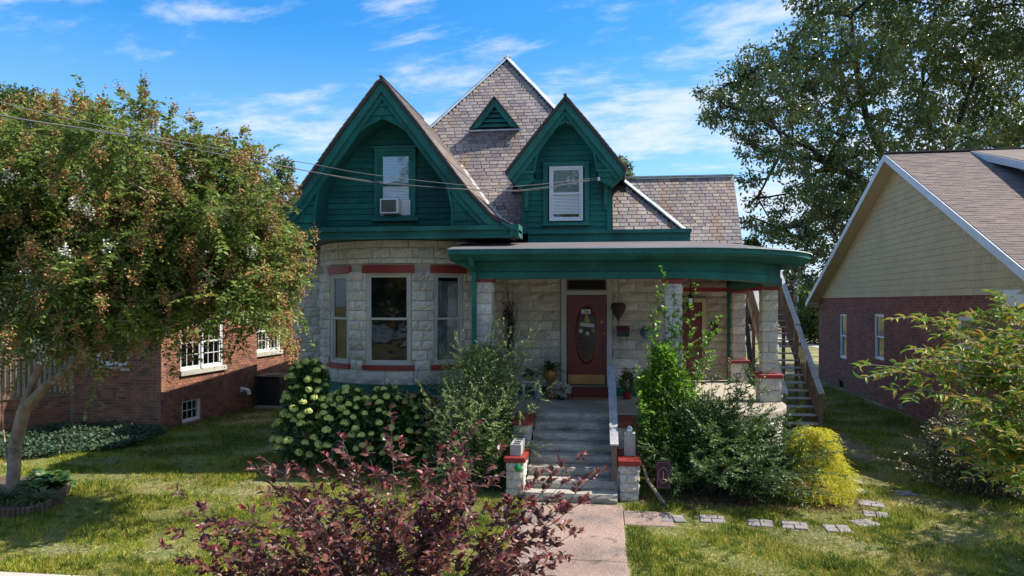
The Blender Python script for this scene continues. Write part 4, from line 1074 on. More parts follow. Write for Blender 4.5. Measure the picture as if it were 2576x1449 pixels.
# ------------------------------------------------------------ outside stairs on the right of the house
st = thing('outdoor_staircase', 'brown wooden outdoor staircase with grey rails climbing behind the stone porch columns', 'staircase', (5.2, 20, 0))
NT_ = 21; yA, yB, zB = 19.75, 25.2, 3.95
for k in range(NT_):
    t = (k + .5) / NT_; y = yA + (yB - yA) * t; z = zB * (k + 1) / NT_
    MB().box(4.76, y - .14, z - .035, 5.64, y + .13, z).build('tread', M['wood_grey'], st)
for x in (4.74, 5.66):
    MB().beam((x, yA - .05, .02), (x, yB, zB - .05), .045, .26).build('stringer', M['wood_brown'], st)
    for (a, b, dz) in ((0, .45, 0), (.43, 1.0, .06)):
        pa = Vector((x, yA - .1 + (yB - yA) * a, zB * a + .98 + dz)); pb = Vector((x, yA - .1 + (yB - yA) * b, zB * b + .98 + dz))
        MB().beam(pa, pb, .15, .04).build('rail', M['wood_grey'], st)
    for t in (0.0, .22, .44, .72, 1.0):
        y = yA + (yB - yA) * t; MB().box(x - .045, y - .045, 0, x + .045, y + .045, zB * t + .95).build('post', M['wood_brown'], st)
    for k in range(26):
        t = (k + .5) / 26; y = yA + (yB - yA) * t; z = zB * t
        MB().box(x - .018, y - .018, z - .05, x + .018, y + .018, z + .97).build('baluster', M['wood_brown'], st)
MB().box(3.7, yB, 3.84, 5.7, yB + 1.4, 3.93).build('landing', M['wood_brown'], st)
for (x, y) in ((3.75, yB + 1.3), (5.62, yB + 1.3), (4.7, yB + .05)):
    MB().box(x - .06, y - .06, 0, x + .06, y + .06, 5.1).build('post', M['wood_brown'], st)
MB().box(3.7, yB + 1.27, 4.0, 5.7, yB + 1.33, 5.05).build('privacy_boards', M['wood_brown'], st)
for k in range(3): MB().box(3.68, yB + 1.2, 4.9 + k * .001, 5.7, yB + 1.36, 4.95 + k * .05)

# ------------------------------------------------------------ bricks
BV = [(-.5,0,0),(.5,0,0),(.5,1,0),(-.5,1,0),(-.5,0,1),(.5,0,1),(.5,1,1),(-.5,1,1)]
BFc = [(0,1,5,4),(1,2,6,5),(3,0,4,7),(4,5,6,7),(1,0,3,2)]
def brick_wall(P, parent, p0, p1, z0, z1, ok=lambda s, z: True, course=.0765, bl=.213, soldier=None, basket=None, pri=None):
    fr_, L = line_fr(p0, p1); z = z0; j = 0
    def put(s, za, w, h, q=.0):
        p, t = fr_(s)
        P.inst(frame_M((p[0], p[1], za), t[0], t[1]) @ Matrix.Translation((0, -random.uniform(0, .003), 0)) @ Matrix.Diagonal((w, .04, h, 1)), 0, parent, 0 if pri is None else pri(s, za))
    while z < z1 - .03:
        if soldier and soldier[0] <= z < soldier[1]:
            h = soldier[1] - soldier[0]
            for (a, b) in intervals(L, lambda s: ok(s, z + h / 2)):
                x = a
                while x < b - .03: put(x + .038, z, .064, h - .012); x += .0765
            z += h; continue
        if basket and basket[0] <= z < basket[1]:
            h = .2295
            for (a, b) in intervals(L, lambda s: ok(s, z + h / 2)):
                x = a; q = 0
                while x < b - .1:
                    if q % 2:
                        for i in range(3): put(x + .038 + i * .0765, z, .062, h - .014)
                    else:
                        for i in range(3): put(x + .112, z + i * .0765, .213, .063)
                    x += .2295; q += 1
            z += h; continue
        for (a, b) in intervals(L, lambda s: ok(s, z + course / 2)):
            for (c0, c1) in cells(a, b, bl, bl * .5 * (j % 2), 0): 
                if c1 - c0 > .03: put((c0 + c1) / 2, z, c1 - c0 - .011, course - .0115)
        z += course; j += 1
def poly_wall(name, material, parent, p0, p1, pts, back=.012, th=.12):
    """pts: (s,z) outline"""
    fr_, L = line_fr(p0, p1); a, t = fr_(0); n = Vector((-t.y, t.x, 0))
    poly = [Vector((fr_(s)[0].x, fr_(s)[0].y, z)) + n * back for s, z in pts]
    return MB().prism(poly[::-1], n * th).build(name, material, parent)
def holed_wall(name, material, parent, p0, p1, pts, holes, back=.012, th=.12):
    """solid wall with real openings; pts: (s, ztop) outline of the top"""
    fr_, L = line_fr(p0, p1); a, t = fr_(0); n = Vector((-t.y, t.x, 0)); mb_ = MB()
    zt = lambda s: float(np.interp(s, [q[0] for q in pts], [q[1] for q in pts]))
    cs = sorted(set([q[0] for q in pts] + [h[k] for h in holes for k in (0, 1)]))
    for s0, s1 in zip(cs[:-1], cs[1:]):
        if s1 - s0 < 1e-4: continue
        hs = sorted([(h[2], h[3]) for h in holes if h[0] < (s0 + s1) / 2 < h[1]]); z = 0.0; segs = []
        for (a_, b_) in hs: segs.append((z, z, a_, a_)); z = b_
        segs.append((z, z, zt(s1), zt(s0)))
        for (z0, z1, z2, z3) in segs:
            q = [Vector((fr_(s)[0].x, fr_(s)[0].y, zz)) + n * back for s, zz in ((s0, z0), (s1, z1), (s1, z2), (s0, z3))]
            mb_.prism(q[::-1], n * th)
    return mb_.build(name, material, parent)
def on_wall(p0, p1, s, z):
    fr_, L = line_fr(p0, p1); p, t = fr_(s); return frame_M((p[0], p[1], z), t[0], t[1])

# ------------------------------------------------------------ left neighbour
BL = Pieces('brick', 'brickwork', M['brick_l'], 300); BL.variant(BV, BFc)
lh = thing('brick_house', 'orange brown brick house with white windows behind the crape myrtle', 'house', (-13, 21, 0))
LA = Vector((-11.4, 17.3)); ld = Vector((math.sin(math.radians(3.8)), math.cos(math.radians(3.8)))); lf = Vector((-ld.y, ld.x))
def LW(s, o=0): q = LA + ld * s - Vector((-ld.y, ld.x)) * (-o); return (q.x, q.y)
# side wall (faces right), first part then the recessed part
RIDGE_S, RIDGE_Z, EAV = 4.1, 7.0, 3.55
zl = lambda s: RIDGE_Z - .80 * abs(s - RIDGE_S)
w1 = (LW(0), LW(4.6)); w2 = (LW(4.6, .25), LW(11, .25))
zlim = lambda s: zl(s) - .1 if s < 8.3 else 3.6
win1 = (.80, 2.75, 1.52, 3.02); bwn = (.86, 1.66, .10, .72); upw = (2.9, 4.3, 3.9, 5.1)
side = holed_wall('side_wall', M['mortar_l'], lh, *w1, [(0, zlim(0)), (4.1, zlim(4.1)), (4.6, zlim(4.6))], (win1, bwn, upw))
hole = lambda s, z, hs: any(h[0] < s < h[1] and h[2] < z < h[3] for h in hs)
npri = lambda s, z: (5 - abs(z - 1.2)) if z < 1.75 else 0
brick_wall(BL, side, *w1, 0, 6.9, lambda s, z: z < zlim(s) and not hole(s, z, (win1, bwn, upw)), basket=(.84, .92), pri=npri)
win2 = (.35, 1.95, 1.72, 3.1)
side2 = holed_wall('side_wall', M['mortar_l'], lh, *w2, [(0, zlim(4.6)), (3.6, 3.6), (6.4, 3.6)], (win2,))
brick_wall(BL, side2, *w2, 0, 6.9, lambda s, z: z < zlim(s + 4.6) and not hole(s, z, (win2,)), basket=(.84, .92))
fl = (( LA + lf * 2.65).to_tuple(), LA.to_tuple())
fw_ = (.72, 1.68, 1.72, 3.05)
front = holed_wall('front_wall', M['mortar_l'], lh, *fl, [(0, 3.5), (2.65, 3.5)], (fw_,))
brick_wall(BL, front, *fl, 0, 3.5, lambda s, z: not hole(s, z, (fw_,)), basket=(.84, .92), pri=lambda s, z: (5 - abs(z - 1.0)) if z < 1.6 else 0)
def house_window(parent, w0, w1_, W, h=True, twin=False, sash=True, muntin=3, material=None, inside='room', name='window'):
    s0, s1, z0, z1 = W
    return window_unit(parent, on_wall(w0, w1_, (s0 + s1) / 2, z0) @ Matrix.Translation((0, .03, 0)), s1 - s0, z1 - z0, material or M['white'], M['glass'], inside, fw=.05, sash=sash, muntin=muntin, twin=twin, sill=0, depth=.06, name=name)
for (wl, W, tw, sa_) in ((w1, win1, True, True), (w1, upw, True, True), (w2, win2, True, True), (fl, fw_, False, True), (w1, bwn, False, False)):
    w_ = house_window(lh, wl[0], wl[1], W, twin=tw, sash=sa_)
    if sa_:
        sm = MB(); sm.box(-(W[1]-W[0])/2 - .08, -.07, -.13, (W[1]-W[0])/2 + .08, .05, -.002); mb_xf(sm, on_wall(wl[0], wl[1], (W[0]+W[1])/2, W[2])).build('sill', mat('limestone_sill', [(.42, .40, .34)], .85), w_)
# roof and rakes
def LP(s, o, z): q = LA + ld * s + Vector((ld.y, -ld.x)) * o; return Vector((q.x, q.y, z))
m_ = MB()
m_.add([LP(-.6, .35, zl(-.6)), LP(-.6, -9, zl(-.6)), LP(RIDGE_S, -9, RIDGE_Z), LP(RIDGE_S, .35, RIDGE_Z), LP(8.8, .35, zl(8.8)), LP(8.8, -9, zl(8.8))], [(0, 3, 2, 1), (3, 4, 5, 2)])
lrf = m_.build('roof', M['shingle_l'], lh)
for (a, b) in ((-.6, RIDGE_S), (RIDGE_S, 8.8)):
    MB().beam(LP(a, .36, zl(a) - .10), LP(b, .36, zl(b) - .10), .05, .22, up=(0, 0, 1)).build('rake_board', M['white'], lh)
MB().beam(LP(-.6, .35, zl(-.6) - .08), LP(-.6, -9, zl(-.6) - .08), .05, .16).build('fascia', M['white'], lh)
MB().prism([LP(-.6, .3, zl(-.6) - .15), LP(0, .3, zl(-.6) - .15), LP(0, -9, zl(-.6) - .15), LP(-.6, -9, zl(-.6) - .15)], (0, 0, .02)).build('soffit', M['beige'], lh)
SHL = Pieces('roof_shingle', 'roof_shingles', M['shingle_l'], 0); SHL.variant(BOXV, BOXF)
# porch stub on the left with brown railing
pst = ((-15.5, 15.6), (-14.1, 17.45))
pw_ = poly_wall('porch_parapet', M['mortar_l'], lh, *pst, [(0, 0), (2.31, 0), (2.31, .9), (0, .9)])
brick_wall(BL, pw_, *pst, 0, .88, pri=lambda s, z: 1)
pff = poly_wall('porch_back_wall', M['mortar_l'], lh, (-17.5, 18.3), (-14.1, 17.6), [(0, 0), (3.47, 0), (3.47, 3.5), (0, 3.5)])
pr = Vector((1.4, 1.85)).normalized()
for k in range(20):
    p = Vector((-15.5, 15.6)) + pr * (.06 + k * .115)
    MB().box(p.x - .02, p.y - .02, 1.0, p.x + .02, p.y + .02, 1.95).build('baluster', M['wood_brown'], lh)
for z in (.98, 1.98): MB().beam((-15.5, 15.6, z), (-14.1, 17.45, z), .08, .09).build('porch_rail', M['wood_brown'], lh)

# dryer vent and condenser
vp_ = thing('vent_pipe', 'white plastic vent elbow on the left brick wall beside the condenser', 'vent', LP(3.72, 0, .55))
q = MB(); a = LP(3.72, -.02, .68); q.tube([a, LP(3.72, .12, .68), LP(3.76, .20, .64), LP(3.78, .22, .52)], [.055, .055, .06, .062], 12); q.build('elbow', M['vinyl_white'], vp_)
q = MB(); q.beam(LP(3.72, -.01, .68), LP(3.72, .012, .68), .16, .16); q.build('flange', M['vinyl_white'], vp_)
cd = thing('air_condenser', 'dark square air conditioning condenser beside the left brick wall', 'condenser', LP(4.75, .55, 0))
def cdp(dx, dy, z): return LP(4.75 + dy, .55 + dx, z)
q = MB(); q.cbox(cdp(0, 0, .05), .95, .95, .10, -math.radians(3.8)); q.build('pad', M['concrete'], cd)
q = MB(); q.cbox(cdp(0, 0, .55), .78, .78, .86, -math.radians(3.8)); q.build('coil', M['black'], cd)
for k in range(13):
    q = MB(); z = .16 + k * .062
    q.cbox(cdp(0, 0, z), .86, .86, .018, -math.radians(3.8)); q.build('louvre', M['ac_dark'], cd)
for sx in (-1, 1):
    for sy in (-1, 1):
        q = MB(); q.cbox(cdp(sx * .42, sy * .42, .55), .06, .06, .90, -math.radians(3.8)); q.build('corner_post', M['ac_dark'], cd)
q = MB(); q.cbox(cdp(0, 0, 1.02), .92, .92, .05, -math.radians(3.8)); bevel(q.build('top', M['ac_dark'], cd), .01)
q = MB(); c_ = cdp(0, 0, 1.05); q.lathe((c_.x, c_.y, 1.045), [(.34, 0), (.34, .02), (.10, .05), (.01, .05)], 20); q.build('fan_guard', M['black'], cd)

# ------------------------------------------------------------ right neighbour
BRK = Pieces('brick', 'brickwork', M['brick_r'], 300); BRK.variant(BV, BFc)
SHK = Pieces('shake', 'shakes', M['shake'], 300)
SHG = Pieces('roof_shingle', 'roof_shingles', M['shingle'], 300); SHG.variant(BOXV, BOXF)
rh = thing('brick_gable_house', 'dark red brick house with beige shake gable and brown shingle roof', 'house', (14, 24, 0))
RA, RB = (9.52, 33.5), (8.90, 17.5)
RL = (Vector(RB) - Vector(RA)).length; rt_ = (Vector(RB) - Vector(RA)).normalized()
Yof = lambda s: RA[1] + rt_.y * s
def RP(s, o, z): q = Vector(RA) + rt_ * s + Vector((rt_.y, -rt_.x)) * o; return Vector((q.x, q.y, z))   # o towards the viewer side (-x)
sR = (RA[1] - 23.6) / -rt_.y; RZ = 8.0
zrk = lambda s: RZ - (.49 if s > sR else .452) * abs(s - sR)
wins = [((v0, v1), y0, y1) for v0, v1, y0, y1 in ()]
def s_at(v):
    r = ray(v, HOR); A = Vector(RA); # solve A + rt*s = r*k
    det = rt_.x * -r.y + rt_.y * r.x
    k = (A.x * rt_.y - A.y * rt_.x) / (r.x * rt_.y - r.y * rt_.x)
    s = ((r.x * k - A.x) / rt_.x) if abs(rt_.x) > .5 else ((r.y * k - A.y) / rt_.y)
    return s, k
def z_at(v, y):
    s, k = s_at(v); return CAM_Z + (HOR - y) / F_PX * k
RW = []
for (v0, v1, y0, y1) in ((2112, 2129, 789, 901), (2199, 2223, 790, 905), (2408, 2452, 797, 955)):
    RW.append((s_at(v0)[0], s_at(v1)[0], z_at((v0 + v1) / 2, y1), z_at((v0 + v1) / 2, y0)))
BVW = (s_at(2110)[0], s_at(2123)[0], z_at(2116, 995), z_at(2116, 955)); LV = (s_at(2259)[0], s_at(2270)[0], z_at(2264, 1028), z_at(2264, 1013))
rw = holed_wall('side_wall', M['mortar_r'], rh, RA, RB, [(0, 3.52), (RL, 3.58)], RW + [BVW, LV])
brick_wall(BRK, rw, RA, RB, 0, 3.56, lambda s, z: not hole(s, z, RW + [BVW, LV]), soldier=(3.366, 3.57), pri=lambda s, z: s if s < 14 else 0)
for W in RW: house_window(rh, RA, RB, W, muntin=0, material=M['white'], inside='room')
house_window(rh, RA, RB, BVW, sash=False, muntin=0, material=M['ac_dark'], inside='dark', name='basement_window')
q = MB(); s0, s1, z0, z1 = LV
for k in range(4): q.box(-(s1 - s0) / 2, .0, k * (z1 - z0) / 4, (s1 - s0) / 2, .012, (k + .6) * (z1 - z0) / 4)
mb_xf(q, on_wall(RA, RB, (s0 + s1) / 2, z0)).build('foundation_vent', M['grey_block'], rh)
gp = poly_wall('gable_wall', M['beige'], rh, RA, RB, [(0, 3.54), (RL + 1.6, 3.59), (RL + 1.6, zrk(RL + 1.6) - .12), (sR, zrk(sR) - .12), (0, zrk(0) - .12)], back=.03)
z = 3.56; j = 0
while z < RZ - .3:
    z1 = z + .185
    def lim(zz): 
        a = sR - (RZ - .15 - zz) / .452; b = sR + (RZ - .15 - zz) / .49; return max(0, a), min(RL + 1.6, b)
    (a0, b0), (a1, b1) = lim(z), lim(z1)
    for (c0, c1) in cells(a0, b0, .21, .105 * (j % 2) + .03 * (j % 3), .012):
        xs0, xs1 = c0 + .0035, c1 - .0035; xt0, xt1 = min(max(xs0, a1), b1), min(max(xs1, a1), b1)
        if xt1 - xt0 < .0 : continue
        V = [RP(xs0, .022, z), RP(xs1, .022, z), RP(xt1, .004, z1 + .004), RP(xt0, .004, z1 + .004)]
        V += [RP(xs0, -.03, z), RP(xs1, -.03, z), RP(xt1, -.03, z1), RP(xt0, -.03, z1)]
        SHK.own(V, [(0, 1, 2, 3), (1, 0, 4, 5), (1, 5, 6, 2), (0, 3, 7, 4)], gp)
    z = z1; j += 1
OV = .45; sN = (RA[1] - 14.7) / -rt_.y; sF = -.35
m_ = MB()
E1, E2 = RP(sN, OV, zrk(sN)), RP(sR, OV, RZ); E3 = RP(sF, OV, zrk(sF)); W_ = Vector((14, -.5, 0))
m_.add([E1, E2, E3, E1 + W_, E2 + W_, E3 + W_], [(0, 3, 4, 1), (1, 4, 5, 2)])
rr = m_.build('roof', M['shingle'], rh)
U = W_.normalized(); Wd = (E2 - E1); lw = Wd.length; Wd = Wd.normalized(); Nn = U.cross(Wd).normalized()
rw_ = 0
while rw_ * .142 < lw - .05:
    w0 = rw_ * .142
    for (c0, c1) in cells(0, 9.5, .30, .13 * (rw_ % 3) + .05 * (rw_ % 2), .05):
        c = E1 + U * ((c0 + c1) / 2) + Wd * (w0 + .08) + Nn * (.006 if random.random() < .7 else .010)
        mm = Matrix.Identity(4); Wt = (Wd - Nn * .04).normalized(); Nt = U.cross(Wt)
        for i in range(3): mm[i][0] = U[i] * (c1 - c0 - .004); mm[i][1] = Wt[i] * .16; mm[i][2] = Nt[i] * .007; mm[i][3] = c[i]
        SHG.inst(mm, 0, rr)
    rw_ += 1
m_ = MB(); m_.beam(E2 + Vector((0, 0, .03)), E2 + W_ + Vector((0, 0, .03)), .26, .03); m_.build('ridge_cap', M['shingle'], rh)
for (A_, B_) in ((E1, E2), (E3, E2)):
    MB().beam(A_ + Vector((-.02, 0, -.11)), B_ + Vector((-.02, 0, -.11)), .03, .20).build('rake_board', M['pale_blue'], rh)
    sd_ = RP(sN, 0, 0) - RP(sN, OV, 0)
    q = MB(); d_ = Vector((0, 0, -.19)); q.prism([A_ + d_, B_ + d_, B_ + d_ + sd_ * 1.02, A_ + d_ + sd_ * 1.02], (0, 0, .02)); q.build('rake_soffit', M['beige'], rh)
MB().beam(E3 + Vector((0, .02, -.12)), E3 + W_ + Vector((0, .02, -.12)), .04, .2).build('fascia', M['pale_blue'], rh)
MB().beam(E1 + Vector((0, -.02, -.12)), E1 + W_ + Vector((0, -.02, -.12)), .04, .2).build('fascia', M['pale_blue'], rh)
MB().box(E3.x + .0, E3.y - .4, 3.30, E3.x + .5, E3.y, 3.46).build('eave_return', M['pale_blue'], rh)
# shed dormer
sx0 = 11.1
m_ = MB(); A_ = Vector((sx0, 23.35, 7.98)); B_ = Vector((sx0, 18.2, 6.40)); Wx = Vector((6, -.2, 0))
m_.prism([A_, B_, B_ + Wx, A_ + Wx], (0, 0, -.05)); sdr = m_.build('dormer_roof', M['shingle'], rh)
MB().beam(A_ + Vector((-.02, .1, -.09)), B_ + Vector((-.02, 0, -.13)), .03, .20).build('dormer_rake', M['pale_blue'], rh)
MB().prism([(sx0 + .4, 23.2, 7.80), (sx0 + .4, 18.6, 5.4), (sx0 + .4, 18.6, 6.45)], (.1, 0, 0)).build('dormer_cheek', M['beige'], rh)
MB().box(sx0 + .4, 18.6, 5.4, 17, 18.7, 6.45).build('dormer_wall', M['beige'], rh)
# porch beam at the front and the rest of the walls
pc = RP(RL, 0, 0)
MB().box(pc.x - .05, 14.9, 3.30, pc.x + .25, pc.y - .02, 3.66).build('porch_beam', M['white'], rh)
MB().box(pc.x - .02, 14.95, 0, pc.x + .25, 15.2, 3.3).build('porch_post', M['white'], rh)
rfw = poly_wall('front_wall', M['mortar_r'], rh, (pc.x, pc.y), (pc.x + 12, pc.y), [(0, 0), (12, 0), (12, 3.6), (0, 3.6)])
poly_wall('rear_wall', M['mortar_r'], rh, (21, 33.5), (9.6, 33.5), [(0, 0), (11.4, 0), (11.4, 3.5), (0, 3.5)])
for P_ in (BLK, SLATE, TBOARD, TSHIN, BL, BRK, SHK, SHG): P_.flush()
# ------------------------------------------------------------ foliage tools
L4 = (np.array([(0,0,0),(.45,-.27,.07),(1,0,-.06),(.45,.27,.07)], dtype=np.float32), np.array([(0,1,2),(0,2,3)]))
LN = (np.array([(0,0,0),(.45,-.16,.05),(1,0,-.08),(.45,.16,.05)], dtype=np.float32), np.array([(0,1,2),(0,2,3)]))
LB = (np.array([(0,0,0),(.30,-.24,.06),(.33,0,-.01),(.30,.24,.06),(.68,-.20,.0),(.70,0,-.08),(.68,.20,.0),(1,0,-.24)], dtype=np.float32),
      np.array([(0,1,2),(0,2,3),(1,4,5),(1,5,2),(2,5,6),(2,6,3),(4,7,5),(5,7,6)]))
LC = (LB[0] * np.array([1, .62, 1.3], dtype=np.float32), LB[1])
PT = (np.array([(-.5,-.5,0),(.5,-.5,.1),(.5,.5,0),(-.5,.5,.1)], dtype=np.float32), np.array([(0,1,2),(0,2,3)]))
BLD = (np.array([(0,-.09,0),(0,.09,0),(1,0,0)], dtype=np.float32), np.array([(0,1,2)]))
def nrmz(A): return A / np.maximum(np.linalg.norm(A, axis=1, keepdims=True), 1e-6)
def leaf_frames(D, up=None, twist=0.6):
    n = len(D); D = nrmz(D)
    U = np.tile(np.array([[0, 0, 1.0]]), (n, 1)) if up is None else up
    U = U + rng.normal(0, twist, (n, 3))
    Y = nrmz(np.cross(U, D)); Z = np.cross(D, Y)
    return D, Y, Z
def leaves(name, P, D, S, tmpl, material, parent, up=None, twist=0.6, kind=None):
    P = np.asarray(P, dtype=np.float32); D = np.asarray(D, dtype=np.float32); S = np.asarray(S, dtype=np.float32)
    X, Y, Z = leaf_frames(D, up, twist); T, F = tmpl; k = len(T); n = len(P)
    V = P[:, None, :] + S[:, None, None] * (T[None, :, 0:1] * X[:, None, :] + T[None, :, 1:2] * Y[:, None, :] + T[None, :, 2:3] * Z[:, None, :])
    FF = (F[None] + (np.arange(n) * k)[:, None, None]).reshape(-1, F.shape[1])
    return np_object(name, V.reshape(-1, 3), FF, material, parent, kind=kind)
def leaf_pieces(name, rest, P, D, S, tmpl, material, parent, limit=300, twist=0.6):
    pc_ = Pieces(name, rest, material, limit); pc_.variant([tuple(p) for p in tmpl[0]], [tuple(f) for f in tmpl[1]])
    X, Y, Z = leaf_frames(np.asarray(D, dtype=float), None, twist)
    for i in range(len(P)):
        s = S[i]; m_ = Matrix.Identity(4)
        for a in range(3): m_[a][0] = X[i][a] * s; m_[a][1] = Y[i][a] * s; m_[a][2] = Z[i][a] * s; m_[a][3] = P[i][a]
        pc_.inst(m_, 0, parent)
    pc_.flush()
def in_ball(n, c, r, sq=(1, 1, 1), shell=0.0):
    A = nrmz(rng.normal(0, 1, (n, 3))); rr = rng.uniform(shell ** 3, 1, (n, 1)) ** (1 / 3)
    return np.asarray(c)[None] + A * rr * r * np.asarray(sq)[None], A
def skeleton(trunks, targets, r0, rtip, step=.5, jit=.12, sag=0.0):
    """nodes grown from trunk polylines to the targets; returns an MB of tapered limbs"""
    pos = []; par = []; base = []
    for tr_ in trunks:
        prev = -1
        if pos:
            dd = [(Vector(tr_[0]) - q).length for q in pos]; k0 = dd.index(min(dd))
            if dd[k0] < .25: prev = k0; tr_ = tr_[1:]
        for p in tr_:
            pos.append(Vector(p)); par.append(prev); prev = len(pos) - 1
    nt_ = len(pos)
    top = pos[nt_ - 1]
    tg = sorted([Vector(t) for t in targets], key=lambda t: min((t - p).length for p in pos[:nt_]))
    for t in tg:
        arr = np.array([tuple(p) for p in pos]); d = np.linalg.norm(arr - np.array(tuple(t)), axis=1)
        d = d + 0.6 * np.maximum(0, arr[:, 2] - t.z)
        k = int(np.argmin(d)); n = max(1, int((t - pos[k]).length / step)); a = pos[k].copy(); prev = k
        for i in range(1, n + 1):
            q = a.lerp(t, i / n)
            if i < n: q += Vector([random.gauss(0, jit) for _ in range(3)]) * step
            q.z -= sag * math.sin(math.pi * i / n)
            pos.append(q); par.append(prev); prev = len(pos) - 1
    w = [0] * len(pos); ch = [0] * len(pos)
    for i in range(len(pos)): 
        if par[i] >= 0: ch[par[i]] += 1
    for i in range(len(pos) - 1, -1, -1):
        if w[i] == 0: w[i] = 1
        if par[i] >= 0: w[par[i]] += w[i]
    wm_ = max(w); rad = [rtip + (r0 - rtip) * (x / wm_) ** .62 for x in w]
    m_ = MB()
    for i in range(len(pos)):
        if par[i] >= 0:
            j = par[i]; m_.tube([pos[j], pos[i]], [min(rad[j], rad[i] * 1.5), rad[i]], 7 if rad[i] > .06 else 4, cap=False)
    return m_

def lump_tree(name, label, cat, base, trunks, lumps, nleaf, lsize, tmpl, lmat, bark, r0, rtip, group=None, per=9, rc=.5, droop=.3, twist=.6, ntarget=3, extra=None, step=.6):
    """lumps: (x,y,z,r). Leaves sit in rosettes round twig ends inside the lumps"""
    root = thing(name, label, cat, base, group)
    tot = sum(l[3] ** 2 for l in lumps); Ps = []; Ds = []; tg = []
    for (x, y, z, r) in lumps:
        nl = int(nleaf * r * r / tot); nc = max(3, nl // per)
        C, A = in_ball(nc, (x, y, z), r, (1, 1, .82), 0.25)
        for k in range(min(ntarget, nc)): tg.append(tuple(C[k]))
        Cn = np.repeat(C, per, 0); Cn = Cn[:nc * per]
        D = nrmz(rng.normal(0, 1, Cn.shape)) + np.repeat(A, per, 0) * .3; D[:, 2] -= droop
        P = Cn + nrmz(D) * rng.uniform(0.0, rc, (len(Cn), 1)) * .5 + rng.normal(0, rc * .22, Cn.shape)
        Ps.append(P); Ds.append(D)
    P = np.concatenate(Ps); D = np.concatenate(Ds); S = rng.uniform(.7, 1.25, len(P)) * lsize
    leaves('crown', P, D, S, tmpl, lmat, root, twist=twist)
    skeleton(trunks, tg, r0, rtip, step=step).build('trunk', bark, root, smooth=True)
    return root
def vl(lst, d, jd=0.0, seed=0, rmin=None):
    r = random.Random(seed); o_ = []
    for l in lst:
        v, y, rr = l[:3]; dd = (l[3] if len(l) > 3 else d) + r.uniform(-jd, jd)
        p = PD(v, y, dd); o_.append((p.x, p.y, p.z, rr * dd / F_PX))
    return o_

# ------------------------------------------------------------ crape myrtle
ml = vl([(40,420,120),(40,590,120),(60,770,110),(180,385,115),(200,560,125),(200,720,100),(325,360,100),(340,510,115),(340,660,100),(320,790,85),
         (460,410,100),(480,540,105),(450,690,70),(450,800,70),(585,440,95),(600,560,85),(560,785,50),(655,400,45),(690,560,75),(725,640,70),
         (745,735,55),(655,770,60),(640,680,45),(250,870,36),(140,850,60),(390,815,45),(770,600,45),(775,690,42),(560,380,45),(90,310,60),(230,285,45),(360,280,40),(690,810,38),(-110,430,150),(-120,640,140),(-70,820,80),
         (640,470,60),(700,500,40),(300,930,22),(420,620,80),(520,640,70),(520,740,70),(600,700,70),(700,720,70),(250,770,60),(650,620,60)], 11.6, 1.3, 3)
ml = [(a - (.30 if a > -7.2 else (.15 if a > -8 else 0)), b, c, r) for a, b, c, r in ml]
tb = PZ(30, 1225, .12)
myr = thing('crape_myrtle', 'large multi trunk crape myrtle with rusty seed heads and a few white flowers', 'tree', (tb.x, tb.y, 0))
hd = PD(120, 880, 12.6)
trunksM = [[tb + Vector((0, 0, -.1)), PD(38, 1120, 13.0), PD(60, 1030, 12.9), PD(95, 930, 12.8), PD(130, 860, 12.7), PD(170, 780, 12.5), PD(230, 700, 12.2)],
           [tb + Vector((-.16, .1, -.1)), PD(8, 1080, 13.1), PD(2, 960, 13.0), PD(15, 850, 12.8), PD(20, 740, 12.6)],
           [PD(60, 1030, 12.9), PD(112, 975, 12.7), PD(190, 915, 12.3), PD(270, 860, 12.0), PD(360, 800, 11.8)],
           [tb + Vector((-.35, .05, -.1)), PD(-40, 1100, 13.1), PD(-60, 950, 13.0), PD(-70, 800, 12.8)]]
Ps, Ds, Cs = [], [], []; tg = []
tot = sum(l[3] ** 2 for l in ml)
for (x, y, z, r) in ml:
    ns = int(2300 * r * r / tot)           # arching shoots
    C, A = in_ball(ns, (x, y, z), r, (1, 1, .85), .3)
    for k in range(min(5, ns)): tg.append(tuple(C[k]))
    for c, a in zip(C, A):
        d = a * .7 + rng.normal(0, .6, 3); d[2] += .2; d /= np.linalg.norm(d); L_ = rng.uniform(.35, .75); m = 14
        t = np.linspace(0, 1, m)[:, None]
        pth = c + d * L_ * t + np.array([0, 0, -1.0]) * (L_ * .38) * t ** 2
        side = np.cross(d, [0, 0, 1.0]); side /= max(np.linalg.norm(side), .1)
        for sg in (-1, 1):
            Ps.append(pth); Ds.append(np.tile(side * sg * 1.0 + d * .55, (m, 1)) + rng.normal(0, .25, (m, 3)) - np.array([0, 0, .25]))
        Cs.append(pth[-1])
P = np.concatenate(Ps); D = np.concatenate(Ds)
fill = []; fd = []
for (x, y, z, r) in ml:
    c, a = in_ball(int(42000 * r * r / tot), (x, y, z), r * .95, (1, 1, .85)); fill.append(c); fd.append(a + rng.normal(0, .8, a.shape))
P = np.concatenate([P] + fill); D = np.concatenate([D] + fd)
leaves('crown', P, D, rng.uniform(.065, .115, len(P)), L4, M['l_myrtle'], myr, twist=.5)
Cs = np.array(Cs); sel = rng.random(len(Cs)) < .42; H = Cs[sel]
k = 80
HP_ = np.repeat(H, k, 0) + rng.normal(0, 1, (len(H) * k, 3)) * np.array([.048, .048, .075])
leaves('seed_heads', HP_, rng.normal(0, 1, HP_.shape), rng.uniform(.016, .030, len(HP_)), PT, M['seed'], myr, twist=1.0, kind='stuff')
W_ = Cs[~sel][::22]; fl_pc = Pieces('blossom', 'blossoms', M['petal_white'], 300)
